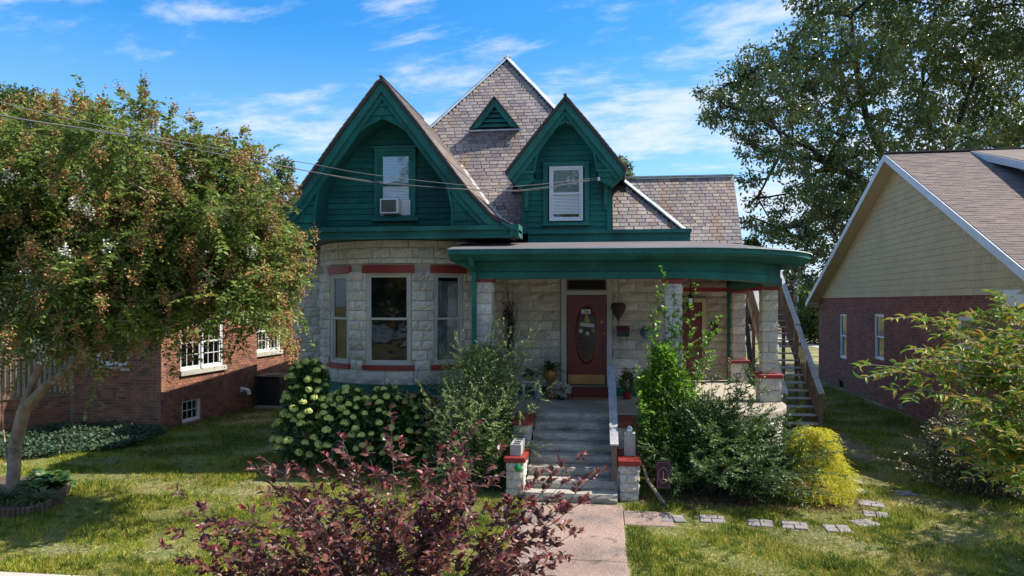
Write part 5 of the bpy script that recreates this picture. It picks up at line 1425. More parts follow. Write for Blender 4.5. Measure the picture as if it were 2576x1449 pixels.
for q in range(4):
    a = rng.normal(0, 1, (46, 3)) * np.array([.05, .05, .06]); X, Y, Z = leaf_frames(rng.normal(0, 1, a.shape), None, 1.0)
    V = (a[:, None] + .024 * (PT[0][None, :, 0:1] * X[:, None] + PT[0][None, :, 1:2] * Y[:, None])).reshape(-1, 3)
    fl_pc.variant([tuple(p) for p in V], [tuple(int(i) + 4 * j for i in f) for j in range(46) for f in PT[1]])
for i, w in enumerate(W_): fl_pc.inst(Matrix.Translation(Vector(w.tolist())), i % 4, myr)
fl_pc.flush()
skeleton(trunksM, tg, .11, .006, step=.45, jit=.14).build('trunk', M['bark_myrtle'], myr, smooth=True)

# ------------------------------------------------------------ big oak behind
ol = vl([(1800,262,45),(1775,240,25),(1850,205,50),(1780,300,28),(1900,165,60),(1880,290,70),(1940,240,70),(1970,130,60),(2010,200,80),(1990,310,70),
         (1900,370,45),(1960,400,55),(2050,400,75),(1880,440,30),(1900,500,25),(1930,580,45),(1880,560,28),(1990,570,60),(2040,500,60),(2100,480,70),(1960,520,28),
         (2030,620,50),(2080,560,60),(1995,660,35),(2045,690,35),(2000,480,30),(2080,120,90),(2080,250,90),(2150,350,90),(2180,180,100),(2200,60,90),
         (2150,-40,90),(2080,20,60),(2040,60,40),(2280,300,90),(2300,150,110),(2320,20,110),(2400,250,110),(2420,100,110),(2500,320,90),(2520,180,110),(2560,40,120),
         (2640,300,120),(2700,120,150),(2250,-120,140),(2450,-140,160),(2650,-120,150),(2350,330,60),(2450,350,50),(2560,350,60),(2010,-5,32),(2105,640,50),(2150,450,70),(2140,560,60),
         (2280,420,90),(2700,420,110),(2830,260,150),(2200,500,80)], 35, 4.0, 5)
oks = PD(2330, 700, 36)
lump_tree('oak_tree', 'huge dark green oak towering behind the brick gable house', 'tree', (oks.x, oks.y, 0),
          [[(oks.x, oks.y, -.1), (oks.x, oks.y, 4), PD(2300, 560, 36), PD(2230, 420, 35.5), PD(2180, 300, 35.5), PD(2150, 150, 35), PD(2140, 40, 35)],
           [PD(2300, 560, 36), PD(2200, 480, 35), PD(2080, 400, 34), PD(1960, 395, 33.5), PD(1880, 360, 33)], [PD(2080, 400, 34), PD(1960, 330, 33.6), PD(1880, 280, 33)],
           [PD(2300, 560, 36), PD(2380, 400, 36.5), PD(2450, 200, 37)], [PD(2200, 480, 35), PD(2100, 540, 34.5), PD(2000, 560, 34)],
           [PD(1960, 395, 33.5), PD(1930, 450, 33.5), PD(1905, 500, 33.5)]],
          ol, 122000, .20, L4, M['l_oak'], M['bark_dark'], .36, .016, per=22, rc=.46, droop=.55, ntarget=9, step=.9)

# ------------------------------------------------------------ trees beyond the houses
def simple_tree(label, v, ytop, d, wv, seed, lm, nleaf=9000, ls=.3, base_y=None, name='tree'):
    r = random.Random(seed); rad = wv * d / F_PX / 2; c = PD(v, ytop, d); top = c.z; x, y = c.x, c.y
    lumps = []
    for k in range(16):
        a = r.uniform(0, 6.28); q = r.uniform(0, 1); zz_ = top - rad * .45 - q * min(top * .7, rad * 2.2)
        w = rad * (.35 + .55 * math.sin(math.pi * min(1, q * .9 + .12))); lumps.append((x + w * math.cos(a) * .8, y + w * math.sin(a) * .8, zz_, rad * r.uniform(.28, .5)))
    lumps.append((x, y, top - rad * .3, rad * .32))
    return lump_tree(name, label, 'tree', (x, y, 0), [[(x, y, -.1), (x + r.uniform(-.3, .3), y, top * .4), (x, y, top * .8)]], lumps, nleaf, ls, L4, lm, M['bark'], max(.12, rad * .07), .02,
                     group='trees beyond the houses', per=7, rc=ls * 1.6, ntarget=3, step=1.2)
simple_tree('pale green tree rising behind the upper left of the crape myrtle', 60, 215, 32, 260, 1, M['l_far'], 26000, .17)
simple_tree('yellow green tree between the crape myrtle and the large teal gable', 712, 392, 38, 170, 2, M['l_far'], 18000, .16)
simple_tree('small dark treetop peeking out beside the teal dormer', 1560, 396, 42, 75, 3, M['l_oak'], 7000, .18)
simple_tree('little green tree above the curved end of the porch roof', 1892, 604, 33, 46, 4, M['l_far'], 3500, .16)
simple_tree('grey green tree beyond the road behind the pole', 1998, 672, 85, 120, 5, M['l_farblue'], 7000, .42)
simple_tree('broad green tree beyond the road beside the right brick wall', 2075, 690, 58, 150, 6, M['l_far'], 9000, .30)
simple_tree('wide hazy tree behind the crape myrtle', 350, 420, 60, 420, 7, M['l_farblue'], 12000, .4)
simple_tree('tall tree far behind the road to the right', 2160, 640, 95, 260, 8, M['l_farblue'], 9000, .5)
simple_tree('far tree low behind the outdoor staircase', 1930, 690, 90, 120, 9, M['l_farblue'], 6000, .45)
for k, (x, y, h, s_) in enumerate(((-26, -20, 13, 21), (-12, -24, 15, 22), (2, -22, 12, 23), (14, -25, 14, 24), (28, -20, 12, 25), (-2, -30, 17, 26))):
    r = random.Random(s_); lumps = [(x + r.uniform(-4, 4), y + r.uniform(-3, 3), r.uniform(3.2, h), r.uniform(1.8, 3)) for _ in range(18)]
    lump_tree('street_tree', ['%s leafy tree in the row across the street, seen only in the window reflections' % ['first', 'second', 'third', 'fourth', 'fifth', 'tallest'][k]][0], 'tree', (x, y, 0), [[(x, y, -.1), (x, y, h * .5), (x, y, h * .8)]], lumps, 7000, .42, L4, M['l_far'], M['bark'], .3, .04, group='trees across the street', per=7, rc=.7, ntarget=2, step=1.5)

# ------------------------------------------------------------ shrubs
def shrub(name, label, cat, base, stems, leafm_, tmpl, lsize, twigs=6, lpt=14, twl=(.25, .5), droop=.5, fill=None, stemm=None, r=.012, group=None, kindleaf=None, limit=0, spacing_top=.3, nfill=0, fsize=None, tipm=None):
    """stems: list of (start, dir, length). leaves opposite along twigs"""
    root = thing(name, label, cat, base, group)
    sm = MB(); P = []; D = []; TP = []; TD = []
    for (s0, d0, L_) in stems:
        d0 = Vector(d0).normalized(); n = 9; pts = []
        for i in range(n):
            t = i / (n - 1); pts.append(Vector(s0) + d0 * L_ * t + Vector((0, 0, -droop * L_ * .5 * t * t)))
        sm.tube(pts, [r * (1 - .75 * i / (n - 1)) for i in range(n)], 4, cap=False)
        for k in range(twigs + 1):
            t = spacing_top + (1 - spacing_top) * (k + random.random() * .5) / (twigs + .5); t = min(t, 1)
            i = min(n - 2, int(t * (n - 1))); q = pts[i].lerp(pts[i + 1], t * (n - 1) - i); ax = (pts[i + 1] - pts[i]).normalized()
            if k == twigs: q = pts[-1]; td = ax; tl = random.uniform(*twl)
            else:
                sd_ = Vector((random.gauss(0, 1), random.gauss(0, 1), random.gauss(.2, .6))); sd_ -= ax * sd_.dot(ax); td = (ax * .9 + sd_.normalized() * .8).normalized(); tl = random.uniform(*twl) * (1.1 - .5 * t)
            e = q + td * tl + Vector((0, 0, -.2 * tl)); sm.tube([q, q.lerp(e, .5) + Vector((0, 0, .03 * tl)), e], [r * .35, r * .25, r * .12], 3, cap=False)
            for m in range(lpt):
                f = (m + .5) / lpt; w = q.lerp(e, f); s2 = td.cross(Vector((random.gauss(0, .4), random.gauss(0, .4), 1))).normalized() * (1 if m % 2 else -1)
                dd = s2 * .9 + td * .7 + Vector((random.gauss(0, .2), random.gauss(0, .2), random.gauss(.0, .25)))
                if tipm and f > .6 and k >= twigs - (random.random() < .25): TP.append(tuple(w)); TD.append(tuple(dd))
                else: P.append(tuple(w)); D.append(tuple(dd))
    if fill:
        for (c, rr, sq) in fill:
            a, b = in_ball(nfill // len(fill), c, rr, sq); P += [tuple(x) for x in a]; D += [tuple(x) for x in (b + rng.normal(0, .7, b.shape))]
    P = np.array(P); D = np.array(D); keep = P[:, 2] > .02; P, D = P[keep], D[keep]
    S = rng.uniform(.75, 1.25, len(P)) * lsize
    if limit: leaf_pieces('leaf', 'leaves', P, D, S, tmpl, leafm_, root, limit)
    else: leaves('foliage', P, D, S, tmpl, leafm_, root)
    if TP: leaf_pieces('red_shoot_leaf', 'red_shoot_leaves', TP, TD, [lsize * .8] * len(TP), tmpl, tipm, root, 120 if limit else 0)
    sm.build('stems', stemm or M['bark'], root, smooth=True)
    return root
def fan(c, n, az, el, L, spread=.15, rnd=random):
    o_ = []
    for i in range(n):
        a = math.radians(rnd.uniform(*az)); e = math.radians(rnd.uniform(*el))
        o_.append(((c[0] + rnd.uniform(-spread, spread), c[1] + rnd.uniform(-spread, spread), 0), (math.cos(a) * math.cos(e), math.sin(a) * math.cos(e), math.sin(e)), rnd.uniform(*L)))
    return o_
# silvery shrub left of the steps
cA = (-2.36, 13.45)
stA = fan(cA, 74, (0, 360), (55, 88), (1.7, 2.7), .35) + fan(cA, 44, (0, 360), (28, 60), (1.0, 1.7), .4)
for (v, y) in [(a + random.uniform(-14, 14), b + random.uniform(-6, 30)) for a, b in ((1255, 812), (1330, 845), (1225, 832), (1165, 868), (1120, 900), (1285, 862), (1200, 880), (1270, 850), (1300, 890)) for _ in range(4)]:
    t = PY(v, y, random.uniform(13.2, 13.7)); s0 = Vector((cA[0], cA[1], 0)); stA.append((tuple(s0), tuple(t + Vector((0, 0, .55)) - s0), (t + Vector((0, 0, .55)) - s0).length))
shrub('arching_shrub', 'tall silvery green arching shrub on the left of the front steps', 'shrub', (*cA, 0), stA, M['l_privet'], LN, .052, twigs=11, lpt=18, twl=(.22, .42), droop=.35,
      fill=[((-2.4, 13.5, 1.0), 1.0, (1, .7, 1.0)), ((-2.1, 13.3, .6), .75, (1, .7, .8)), ((-2.4, 13.5, 1.7), .75, (1, .7, 1.0)), ((-2.3, 13.5, 2.2), .4, (1.1, .7, 1))], nfill=22000)
# dense low yew-like fill beside the cheek wall
shrub('low_green_shrub', 'dense dark green low shrub pressed against the left cheek wall', 'shrub', (-1.95, 12.9, 0), fan((-1.98, 12.95), 40, (0, 360), (35, 85), (.6, 1.05), .22), M['l_bright'] if 0 else M['l_arch'], L4, .042, twigs=7, lpt=14, twl=(.14, .25), droop=.3,
      fill=[((-2.0, 12.95, .5), .48, (1, .8, 1))], nfill=5000)
# bright green leader right of the steps
cB = (1.10, 13.55)
stB = []
for (v, y, Y) in ((1668, 700, 13.5), (1655, 760, 13.5), (1695, 770, 13.6), (1745, 745, 13.6), (1720, 790, 13.6), (1640, 800, 13.4), (1790, 830, 13.6), (1650, 850, 13.3), (1700, 850, 13.5), (1760, 860, 13.5), (1630, 900, 13.3), (1680, 900, 13.3), (1640, 960, 13.2), (1720, 920, 13.3), (1800, 815, 13.7), (1610, 950, 13.2), (1615, 1020, 13.0), (1660, 980, 13.1)):
    t = PY(v, y, Y); s0 = Vector((cB[0] + random.uniform(-.15, .15), cB[1], 0)); dv = t + Vector((0, 0, .12)) - s0; stB.append((tuple(s0), tuple(dv), dv.length))
shrub('bright_sapling', 'tall bright yellow green sapling growing up beside the right of the steps', 'shrub', (*cB, 0), stB, M['l_bright'], L4, .082, twigs=17, lpt=11, twl=(.18, .40), droop=.08, spacing_top=.35, r=.016,
      fill=[((1.05, 13.4, 1.35), .50, (.9, .8, 1.1)), ((1.0, 13.2, .8), .62, (.9, .8, 1.1)), ((1.30, 13.4, 1.75), .34, (1, .8, 1)), ((.85, 13.35, 1.85), .26, (1, .8, 1.2)), ((1.1, 13.4, 2.25), .26, (.8, .8, 1.5)), ((1.5, 13.4, 1.3), .30, (1, .8, 1))], nfill=7800)
# deep green arching shrub
cC = (1.90, 13.2)
stC = fan(cC, 80, (0, 360), (32, 80), (1.1, 2.0), .45) + fan(cC, 60, (-50, 40), (22, 60), (1.3, 2.2), .45)
for (v, y) in ((1895, 875), (1900, 980), (1925, 1075), (1960, 1150), (1870, 920), (1830, 900), (1790, 900), (1935, 1000), (1940, 1190), (1760, 880), (1700, 1000), (1885, 890), (1850, 940), (1905, 1010), (1860, 990), (1910, 930)):
    t = PY(v, y, 12.9); s0 = Vector((cC[0], cC[1], .0)); dv = t + Vector((0, 0, .30)) - s0; stC.append((tuple(s0), tuple(dv), dv.length))
shrub('spreading_shrub', 'broad dark green arching shrub in front of the curved porch base', 'shrub', (*cC, 0), stC, M['l_arch'], LN, .075, twigs=12, lpt=18, twl=(.25, .48), droop=.42, 
      fill=[((1.55, 13.2, .85), .9, (1, .7, .95)), ((2.1, 13.1, .6), .75, (1, .7, .85)), ((1.8, 13.2, 1.3), .5, (1.2, .7, .8)), ((2.75, 13.0, .4), .42, (1.1, .8, .9))], nfill=15000)
# golden thread cypress
cD = (3.60, 12.95)
rt = thing('golden_cypress', 'round golden yellow thread leaf cypress to the right of the porch', 'shrub', (*cD, 0))
P = []; D = []
for k in range(900):
    a = random.uniform(0, 6.283); q = random.random(); h = .06 + 1.22 * q; r_ = (.70 * (1 - q) ** .72 + .05 + .07 * math.sin(a * 5 + q * 9)) * random.uniform(.6, 1.0)
    s = Vector((cD[0] + r_ * .8 * math.cos(a), cD[1] + r_ * .8 * math.sin(a), h * .92)); dr = Vector((math.cos(a) * .8, math.sin(a) * .8, .5)).normalized(); L_ = random.uniform(.14, .32)
    for m in range(34):
        f = m / 34; w = s + dr * L_ * f + Vector((0, 0, -.6 * L_ * f * f)); P.append(tuple(w + Vector([random.gauss(0, .022) for _ in range(3)]))); D.append((dr.x + random.gauss(0, .55), dr.y + random.gauss(0, .55), .25 - f + random.gauss(0, .4)))
leaves('foliage', P, D, rng.uniform(.03, .065, len(P)), (LN[0] * np.array([1, .6, 1], dtype=np.float32), LN[1]), M['l_gold'], rt)
MB().tube([(cD[0], cD[1], 0), (cD[0], cD[1], .9)], [.05, .02], 6).build('stem', M['bark'], rt)
# hydrangea
hyc = []
def hshape(v, y): return PY(v, y, 13.9)
hyb = [(-6.05, 13.95, .66, .62), (-5.95, 13.95, 1.30, .52), (-5.98, 14.0, 1.80, .40), (-5.2, 13.9, .85, .68), (-4.6, 13.9, .80, .72), (-4.0, 13.95, .80, .70), (-3.5, 13.9, .72, .62), (-5.05, 13.9, 1.25, .42), (-4.3, 14.0, 1.25, .45), (-3.65, 14.0, 1.15, .42)]
hy = thing('hydrangea', 'large hydrangea hedge with lime green flower heads fading to tan below the bay windows', 'shrub', (-4.7, 13.9, 0))
P = []; D = []
for (x, y, z, r) in hyb:
    c, a = in_ball(1500, (x, y, z), r, (1, .8, 1), .35); P.append(c); D.append(a + rng.normal(0, .5, a.shape) + np.array([0, -.2, .1]))
P = np.concatenate(P); D = np.concatenate(D); kp = P[:, 2] > .05
leaves('foliage', P[kp], D[kp], rng.uniform(.07, .13, kp.sum()), (L4[0] * np.array([1, 1.25, 1], dtype=np.float32), L4[1]), M['l_hyd'], hy)
m_ = MB()
for k in range(60):
    x, y, z, r = random.choice(hyb); m_.tube([(x, y, 0), (x + random.gauss(0, .2), y + random.gauss(0, .15), z + r * .7)], [.012, .006], 4, cap=False)
m_.build('stems', M['twig'], hy)
bl_l = Pieces('flower_head', 'flower_heads', M['bloom_lime'], 220); bl_t = Pieces('faded_flower_head', 'faded_flower_heads', M['bloom_tan'], 80)
for q in range(4):
    A = nrmz(rng.normal(0, 1, (150, 3))); A[:, 2] = np.abs(A[:, 2]) * 1.0 - .25; A = nrmz(A) * rng.uniform(.8, 1.05, (150, 1))
    X, Y, Z = leaf_frames(nrmz(np.cross(A, rng.normal(0, 1, A.shape))), A, .25)
    V = (A[:, None] + .36 * (PT[0][None, :, 0:1] * X[:, None] + PT[0][None, :, 1:2] * Y[:, None] + PT[0][None, :, 2:3] * Z[:, None])).reshape(-1, 3) * .5
    F_ = [tuple(int(i) + 4 * j for i in f) for j in range(150) for f in PT[1]]
    bl_l.variant([tuple(p) for p in V], F_); bl_t.variant([tuple(p) for p in V], F_)
cnt = 0
for k in range(900):
    x, y, z, r = random.choice(hyb); a = random.uniform(math.pi * 1.0, math.pi * 2.0); e = random.uniform(-.5, 1.35)
    p = Vector((x + r * math.cos(a) * math.cos(e), y + r * .85 * math.sin(a) * math.cos(e), z + r * math.sin(e)))
    if p.z < .22 or any((p - h).length < .155 for h in hyc): continue
    if any((p.x - b[0]) ** 2 + ((p.y - b[1]) / .85) ** 2 + (p.z - b[2]) ** 2 < (b[3] * .86) ** 2 for b in hyb): continue
    tanp = min(1, max(0, (p.x + 4.7) / 1.6)); 
    if random.random() < .35 * tanp: continue
    hyc.append(p); cnt += 1
    s = random.uniform(.13, .19) * (1.05 if p.x < -5 else .88)
    Mx = Matrix.Translation(p) @ Matrix.Rotation(random.uniform(0, 6), 4, 'Z') @ Matrix.Rotation(random.gauss(.25, .2), 4, 'X') @ Matrix.Diagonal((s, s, s * .9, 1))
    (bl_t if random.random() < tanp * .8 else bl_l).inst(Mx, random.randrange(4), hy)
    if cnt > 190: break
bl_l.flush(); bl_t.flush()
# dry grass at its foot
P = []; D = []
for k in range(3200):
    v = random.uniform(690, 960); q = PZ(v, random.gauss(1188, 9) if v < 860 else random.gauss(1170, 20), 0); P.append((q.x, q.y, random.uniform(0, .05))); D.append((random.gauss(0, 1), random.gauss(-.3, .8), random.uniform(.1, .8)))
drg = leaves('dry_grass', P, D, rng.uniform(.10, .28, len(P)), (BLD[0] * np.array([1, .28, 1], dtype=np.float32), BLD[1]), M['l_dry'], None); drg['kind'] = 'stuff'; drg['label'] = 'dry straw coloured grass at the foot of the hydrangea'

# ------------------------------------------------------------ purple plum in the foreground
stP = []
pb = PD(1030, 1640, 5.6); pb0 = Vector((pb.x, pb.y, 0))
tips = [(985,1078,5.5),(1180,1092,5.4),(868,1118,5.6),(1100,1165,5.2),(1240,1150,5.5),(1345,1200,5.3),(1445,1142,5.1),(1480,1190,5.2),(1450,1260,4.9),(1430,1330,4.9),(482,1248,5.5),(440,1372,5.3),(655,1172,5.6),(690,1240,5.5),(640,1290,5.2),(770,1190,5.7),(820,1240,5.4),(1380,1290,5.0),(1300,1240,5.2),(1060,1230,5.0),(950,1200,5.1),(890,1230,5.0),(1150,1230,4.9),(1210,1280,4.9),(1010,1150,5.8),(930,1140,5.9),(1130,1130,6.0),(740,1300,5.0),(660,1380,5.2),(1400,1390,4.8),(1260,1350,4.7),(800,1360,4.8),(900,1330,4.7),(1020,1330,4.6),(1120,1360,4.6),(1330,1400,4.7),(700,1420,5.0),(1410,1210,5.3),(560,1430,5.3),(1180,1180,5.7),(850,1180,5.9),(760,1250,5.9)]
random.seed(11)
for (v, y, d) in tips + [(505,1300,5.4),(470,1340,5.3),(560,1390,5.2),(530,1425,5.1),(525,1275,5.4),(600,1400,5.0),(620,1330,5.2),(700,1180,5.6)] + [(random.uniform(630, 1310), random.uniform(1190, 1430), random.uniform(4.7, 6.2)) for _ in range(30)]:
    t = PD(v, y, d); fk = pb0 + Vector((random.uniform(-.12, .12), random.uniform(-.1, .1), random.uniform(.55, 1.0)))
    hor = (t - fk); fk2 = fk.lerp(t, random.uniform(.05, .35)) - Vector((0, 0, random.uniform(.0, .15))); dv = t + Vector((0, 0, .04)) - fk2
    if v < 620: fk2 = fk.lerp(t, .35) - Vector((0, 0, .30)); dv = t + Vector((0, 0, .04)) - fk2
    stP.append((tuple(fk2), tuple(dv), dv.length))
plum = shrub('purple_plum', 'purple leaved plum tree with dark maroon foliage in the foreground', 'tree', tuple(pb0), stP, M['l_plum'], LB, .070, twigs=10, lpt=8, twl=(.10, .26), droop=.10, spacing_top=.25, r=.008, stemm=M['bark'], limit=300, tipm=M['l_plumtip'])
m_ = MB(); m_.tube([pb0, pb0 + Vector((.02, 0, .4)), pb0 + Vector((0, .02, .8))], [.06, .05, .045], 8)
for (s0, d0, L_) in stP: m_.tube([pb0 + Vector((0, .02, .6)), (pb0 + Vector((0, .02, .75))).lerp(Vector(s0), .55), Vector(s0)], [.028, .018, .011], 5, cap=False)
m_.build('trunk', M['bark'], plum, smooth=True)

# ------------------------------------------------------------ cherry on the right
random.seed(12)
chb = PD(2780, 1300, 6.6); chb0 = Vector((chb.x, chb.y, 0)); stK = []
for (v, y, d) in ((2195,912,6.2),(2290,800,6.6),(2330,880,6.4),(2275,975,6.0),(2350,830,6.8),(2440,792,6.9),(2515,760,6.8),(2570,820,6.6),(2420,850,6.5),(2380,920,6.2),(2300,930,6.3),(2460,920,6.4),(2520,900,6.4),(2560,960,6.2),(2380,1000,6.0),(2450,1020,6.1),(2520,1040,6.1),(2420,1085,6.0),(2490,1120,6.0),(2560,1110,6.0),(2570,1020,6.0),(2240,935,6.1),(2500,830,6.9),(2400,880,6.7),(2560,880,6.9),(2450,870,6.2),(2350,960,6.2),(2540,1180,6.0),(2480,1200,6.0),(2570,1230,6.0),(2420,1130,6.1),(2530,1140,6.3),(2500,1080,5.9),(2460,1060,6.4),(2440,1160,6.2),(2330,905,6.0),(2480,970,6.5)):
    t = PD(v, y, d); s0 = PD(random.uniform(2600, 2700), min(1180, max(860, y + random.uniform(10, 110))), d + random.uniform(.2, .6)); dv = t + Vector((0, 0, .10)) - s0; stK.append((tuple(s0), tuple(dv), dv.length))
ch = shrub('cherry_tree', 'weeping cherry branches with yellowing leaves reaching in from the right edge', 'tree', tuple(chb0), stK, M['l_cherry'], LC, .088, twigs=14, lpt=8, twl=(.12, .30), droop=.12, spacing_top=.10, r=.011, stemm=M['twig'], limit=300)
m_ = MB(); m_.tube([chb0, chb0 + Vector((0, 0, 1.2)), chb0 + Vector((-.1, 0, 2.2)), chb0 + Vector((-.1, 0, 3.0))], [.12, .10, .08, .05], 9)
for (s0, d0, L_) in stK:
    a_ = chb0 + Vector((-.06, 0, max(1.2, min(2.9, s0[2] - .35)))); b_ = Vector(s0); m_.tube([a_, a_.lerp(b_, .3) + Vector((0, 0, .10)), a_.lerp(b_, .65) + Vector((0, 0, .10)), b_], [.020, .016, .013, .010], 6, cap=False)
m_.build('trunk', M['bark'], ch, smooth=True)
# bronze shrub below
cE = PZ(2500, 1262, 0) + Vector((0.1, .4, 0))
shrub('bronze_shrub', 'dark bronze green bush under the cherry branches by the right brick wall', 'shrub', tuple(cE), fan(cE, 60, (0, 360), (30, 85), (.9, 1.75), .55), M['l_redbush'], L4, .06, twigs=9, lpt=14, twl=(.16, .32), droop=.3, fill=[((cE.x, cE.y, .8), .95, (1.1, .9, .9))], nfill=7000)
cF = PZ(2395, 1185, 0)

# ------------------------------------------------------------ ivy, border, lawn
P = []; D = []
iv = [PZ(46, 1160), PZ(150, 1150), PZ(260, 1140), PZ(345, 1125), PZ(420, 1095), Vector((-11.45, 17.2, 0)), Vector((-14.0, 17.4, 0)), Vector((-15.2, 16.0, 0)), PZ(-60, 1150)]
def inpoly(x, y, poly):
    c = False; n = len(poly)
    for i in range(n):
        a, b = poly[i], poly[i - 1]
        if (a.y > y) != (b.y > y) and x < (b.x - a.x) * (y - a.y) / (b.y - a.y) + a.x: c = not c
    return c
while len(P) < 15000:
    x = random.uniform(-16, -10.5); y = random.uniform(13, 17.6)
    if inpoly(x, y, iv):
        h = .16 + .10 * math.sin(x * 3.1) * math.sin(y * 2.7 + 1) + max(0, (y - 15.8)) * .05
        P.append((x, y, random.uniform(.02, max(.06, h)))); D.append((random.gauss(0, 1), random.gauss(-.3, 1), random.gauss(.25, .5)))
ivy = leaves('ivy', P, D, rng.uniform(.05, .095, len(P)), (L4[0] * np.array([1, 1.4, 1], dtype=np.float32), L4[1]), M['l_ivy'], None); ivy['kind'] = 'stuff'; ivy['label'] = 'dark ivy ground cover along the foot of the left brick house'
# border bed with log edging
bc = PZ(60, 1240); bed = thing('flower_bed_edging', 'scalloped brown log edging round the small bed under the crape myrtle', 'edging', (bc.x, bc.y, 0))
e1 = [PZ(-40, 1308), PZ(20, 1306), PZ(70, 1302), PZ(115, 1288), PZ(150, 1262), PZ(175, 1235), PZ(178, 1218)]
ln = 0; k = 0
for a, b in zip(e1[:-1], e1[1:]):
    L_ = (b - a).length; n = int(L_ / .065)
    for i in range(n):
        p = a.lerp(b, i / n); m_ = MB(); m_.lathe((p.x, p.y, 0), [(.034, -.02), (.034, .15 + .01 * math.sin(k * 5)), (.02, .17)], 7); m_.build('log', M['edging'], bed); k += 1
m_ = MB(); m_.add([PZ(-60, 1210), *e1, PZ(120, 1205)], [tuple(range(9))]); m_.v = [(x, y, .07) for x, y, z in m_.v]; so = m_.build('soil', M['mulch']); so['kind'] = 'structure'
def rosette(name, label, c, n, L_, w, material, cat='plant', el=(.3, 1.2), group=None):
    root = thing(name, label, cat, tuple(c), group); pc_ = Pieces('leaf', 'leaves', material, 300)
    for q in range(3):
        V = []; F_ = []; m = 6
        for i in range(m + 1):
            t = i / m; ww = w * math.sin(math.pi * min(1, t * .86 + .12)) ** .8; z = t * (1 - .75 * t) * 1.0; V += [(t * .85, -ww, z + .03), (t * .85, 0, z), (t * .85, ww, z + .03)]
        for i in range(m): b = i * 3; F_ += [(b, b + 3, b + 4, b + 1), (b + 1, b + 4, b + 5, b + 2)]
        pc_.variant(V, F_)
    for k in range(n):
        a = random.uniform(0, 6.283); e = random.uniform(*el); s = L_ * random.uniform(.7, 1.15)
        Mx = Matrix.Translation(Vector(c) + Vector((math.cos(a) * .03, math.sin(a) * .03, .02))) @ Matrix.Rotation(a, 4, 'Z') @ Matrix.Rotation(-(e - .8), 4, 'Y') @ Matrix.Diagonal((s, s, s, 1))
        pc_.inst(Mx, k % 3, root)
    pc_.flush(); return root
rosette('hosta', 'broad leaved green hosta nearest the corner of the edged bed', PZ(148, 1225, .07), 34, .34, .27, M['l_hosta'])
rosette('hosta', 'broad leaved hosta close to the crape myrtle trunks', PZ(105, 1212, .07), 30, .34, .27, M['l_hosta'])
rosette('hosta', 'hosta in the middle of the edged bed behind the striped clump', PZ(85, 1235, .07), 26, .30, .26, M['l_hosta'])
rosette('strap_leaf_clump', 'striped strap leaved clump at the front of the edged bed', PZ(98, 1268, .07), 90, .34, .055, M['l_lily'])
rosette('strap_leaf_clump', 'striped strap leaved clump at the left edge of the photo', PZ(20, 1262, .07), 80, .36, .055, M['l_lily'])
def blades(name, n, region, ok, h, w, material, dens_fall=True, label=None, clump=None):
    P = []; xs = []
    x0, x1, y0, y1 = region; tot = 0
    while tot < n:
        m = n * 3; x = rng.uniform(x0, x1, m); u = rng.uniform(0, 1, m); y = 1 / (1 / y0 + u * (1 / y1 - 1 / y0)) if dens_fall else rng.uniform(y0, y1, m)
        keep = (np.abs((CS * x + SN * y) / (-SN * x + CS * y)) < .76) & ok(x, y)
        xs.append(np.stack([x[keep], y[keep]], 1)); tot += keep.sum()
    A = np.concatenate(xs)[:n]; n = len(A); az = rng.uniform(0, 2 * np.pi, n); e = rng.uniform(.25, 1.4, n)
    P = np.concatenate([A, np.zeros((n, 1))], 1)
    D = np.stack([np.cos(az) * np.cos(e), np.sin(az) * np.cos(e), np.sin(e)], 1)
    S = rng.uniform(.6, 1.3, n) * h * (1 + .35 * np.clip(patchy(A[:, 0] * 1.9, A[:, 1] * 1.7), -1.2, 1.6))
    o_ = leaves(name, P, D, S, (BLD[0] * np.array([1, w / h / .18, 1], dtype=np.float32), BLD[1]), material, None, up=np.tile(np.array([[0, 1.0, 0]]), (n, 1)), twist=.8)
    o_['kind'] = 'stuff'
    if label: o_['label'] = label
    return o_
def patchy(x, y):
    return (np.sin(x * 1.7 + 1.3 * np.sin(y * 1.1)) + np.sin(y * 2.3 + 1.7 * np.sin(x * .9 + 2)) + np.sin(x * 4.1 + y * 3.3) * .5)
dirt = [(PZ(600, 1240), .9, .35), (PZ(660, 1215), .6, .3), (PZ(430, 1395), .7, .35), (PZ(170, 1385), .6, .3), (PZ(2130, 1120), .45, 1.2), (PZ(2180, 1150), .5, .35), (PZ(1800, 1265), 1.0, .28), (PZ(1950, 1240), .9, .28)]
zc = [(1065,710),(1300,712),(1585,735),(1790,750),(2045,768),(2210,738),(2275,685),(2245,620),(2150,545),(2125,485)]
PAVE = [tuple(PZ((a / 1.9815 + 1480) / 1.19255, (b / 1.9815 + 1200) / 1.19255))[:2] for a, b in zc]
def lawn_ok(x, y):
    r = np.ones(x.shape, bool)
    r &= ~((x > -1.32) & (x < .34) & (y < 14.5)); r &= ~((x > .3) & (x < 1.1) & (y > 10.98) & (y < 11.8)); r &= ~((x > -2.8) & (x < 3.85) & (y > 14.2)); r &= ~((x > -7.9) & (x < 3.7) & (y > 15.2)); r &= ~(y < 8.12)
    r &= ~((x < -11.4 + (y - 17.3) * .0664) & (y > 17.25)); r &= ~((x > 8.9) & (y > 15.5)); r &= ~((x > -1.75) & (x < .65) & (y > 12.3))
    r &= ~(((x - BC[0]) ** 2 + (y - BC[1]) ** 2) < BR ** 2)
    for c, a, b in dirt:
        q = ((x - c.x) / a) ** 2 + ((y - c.y) / b) ** 2; r &= (q > 1) | (rng.random(x.shape) < q * .5)
    for c in PAVE: r &= (np.maximum(abs(x - c[0]), abs(y - c[1])) > .20) | (rng.random(x.shape) < .06)
    r &= patchy(x, y) + rng.normal(0, .8, x.shape) > -2.1
    return r
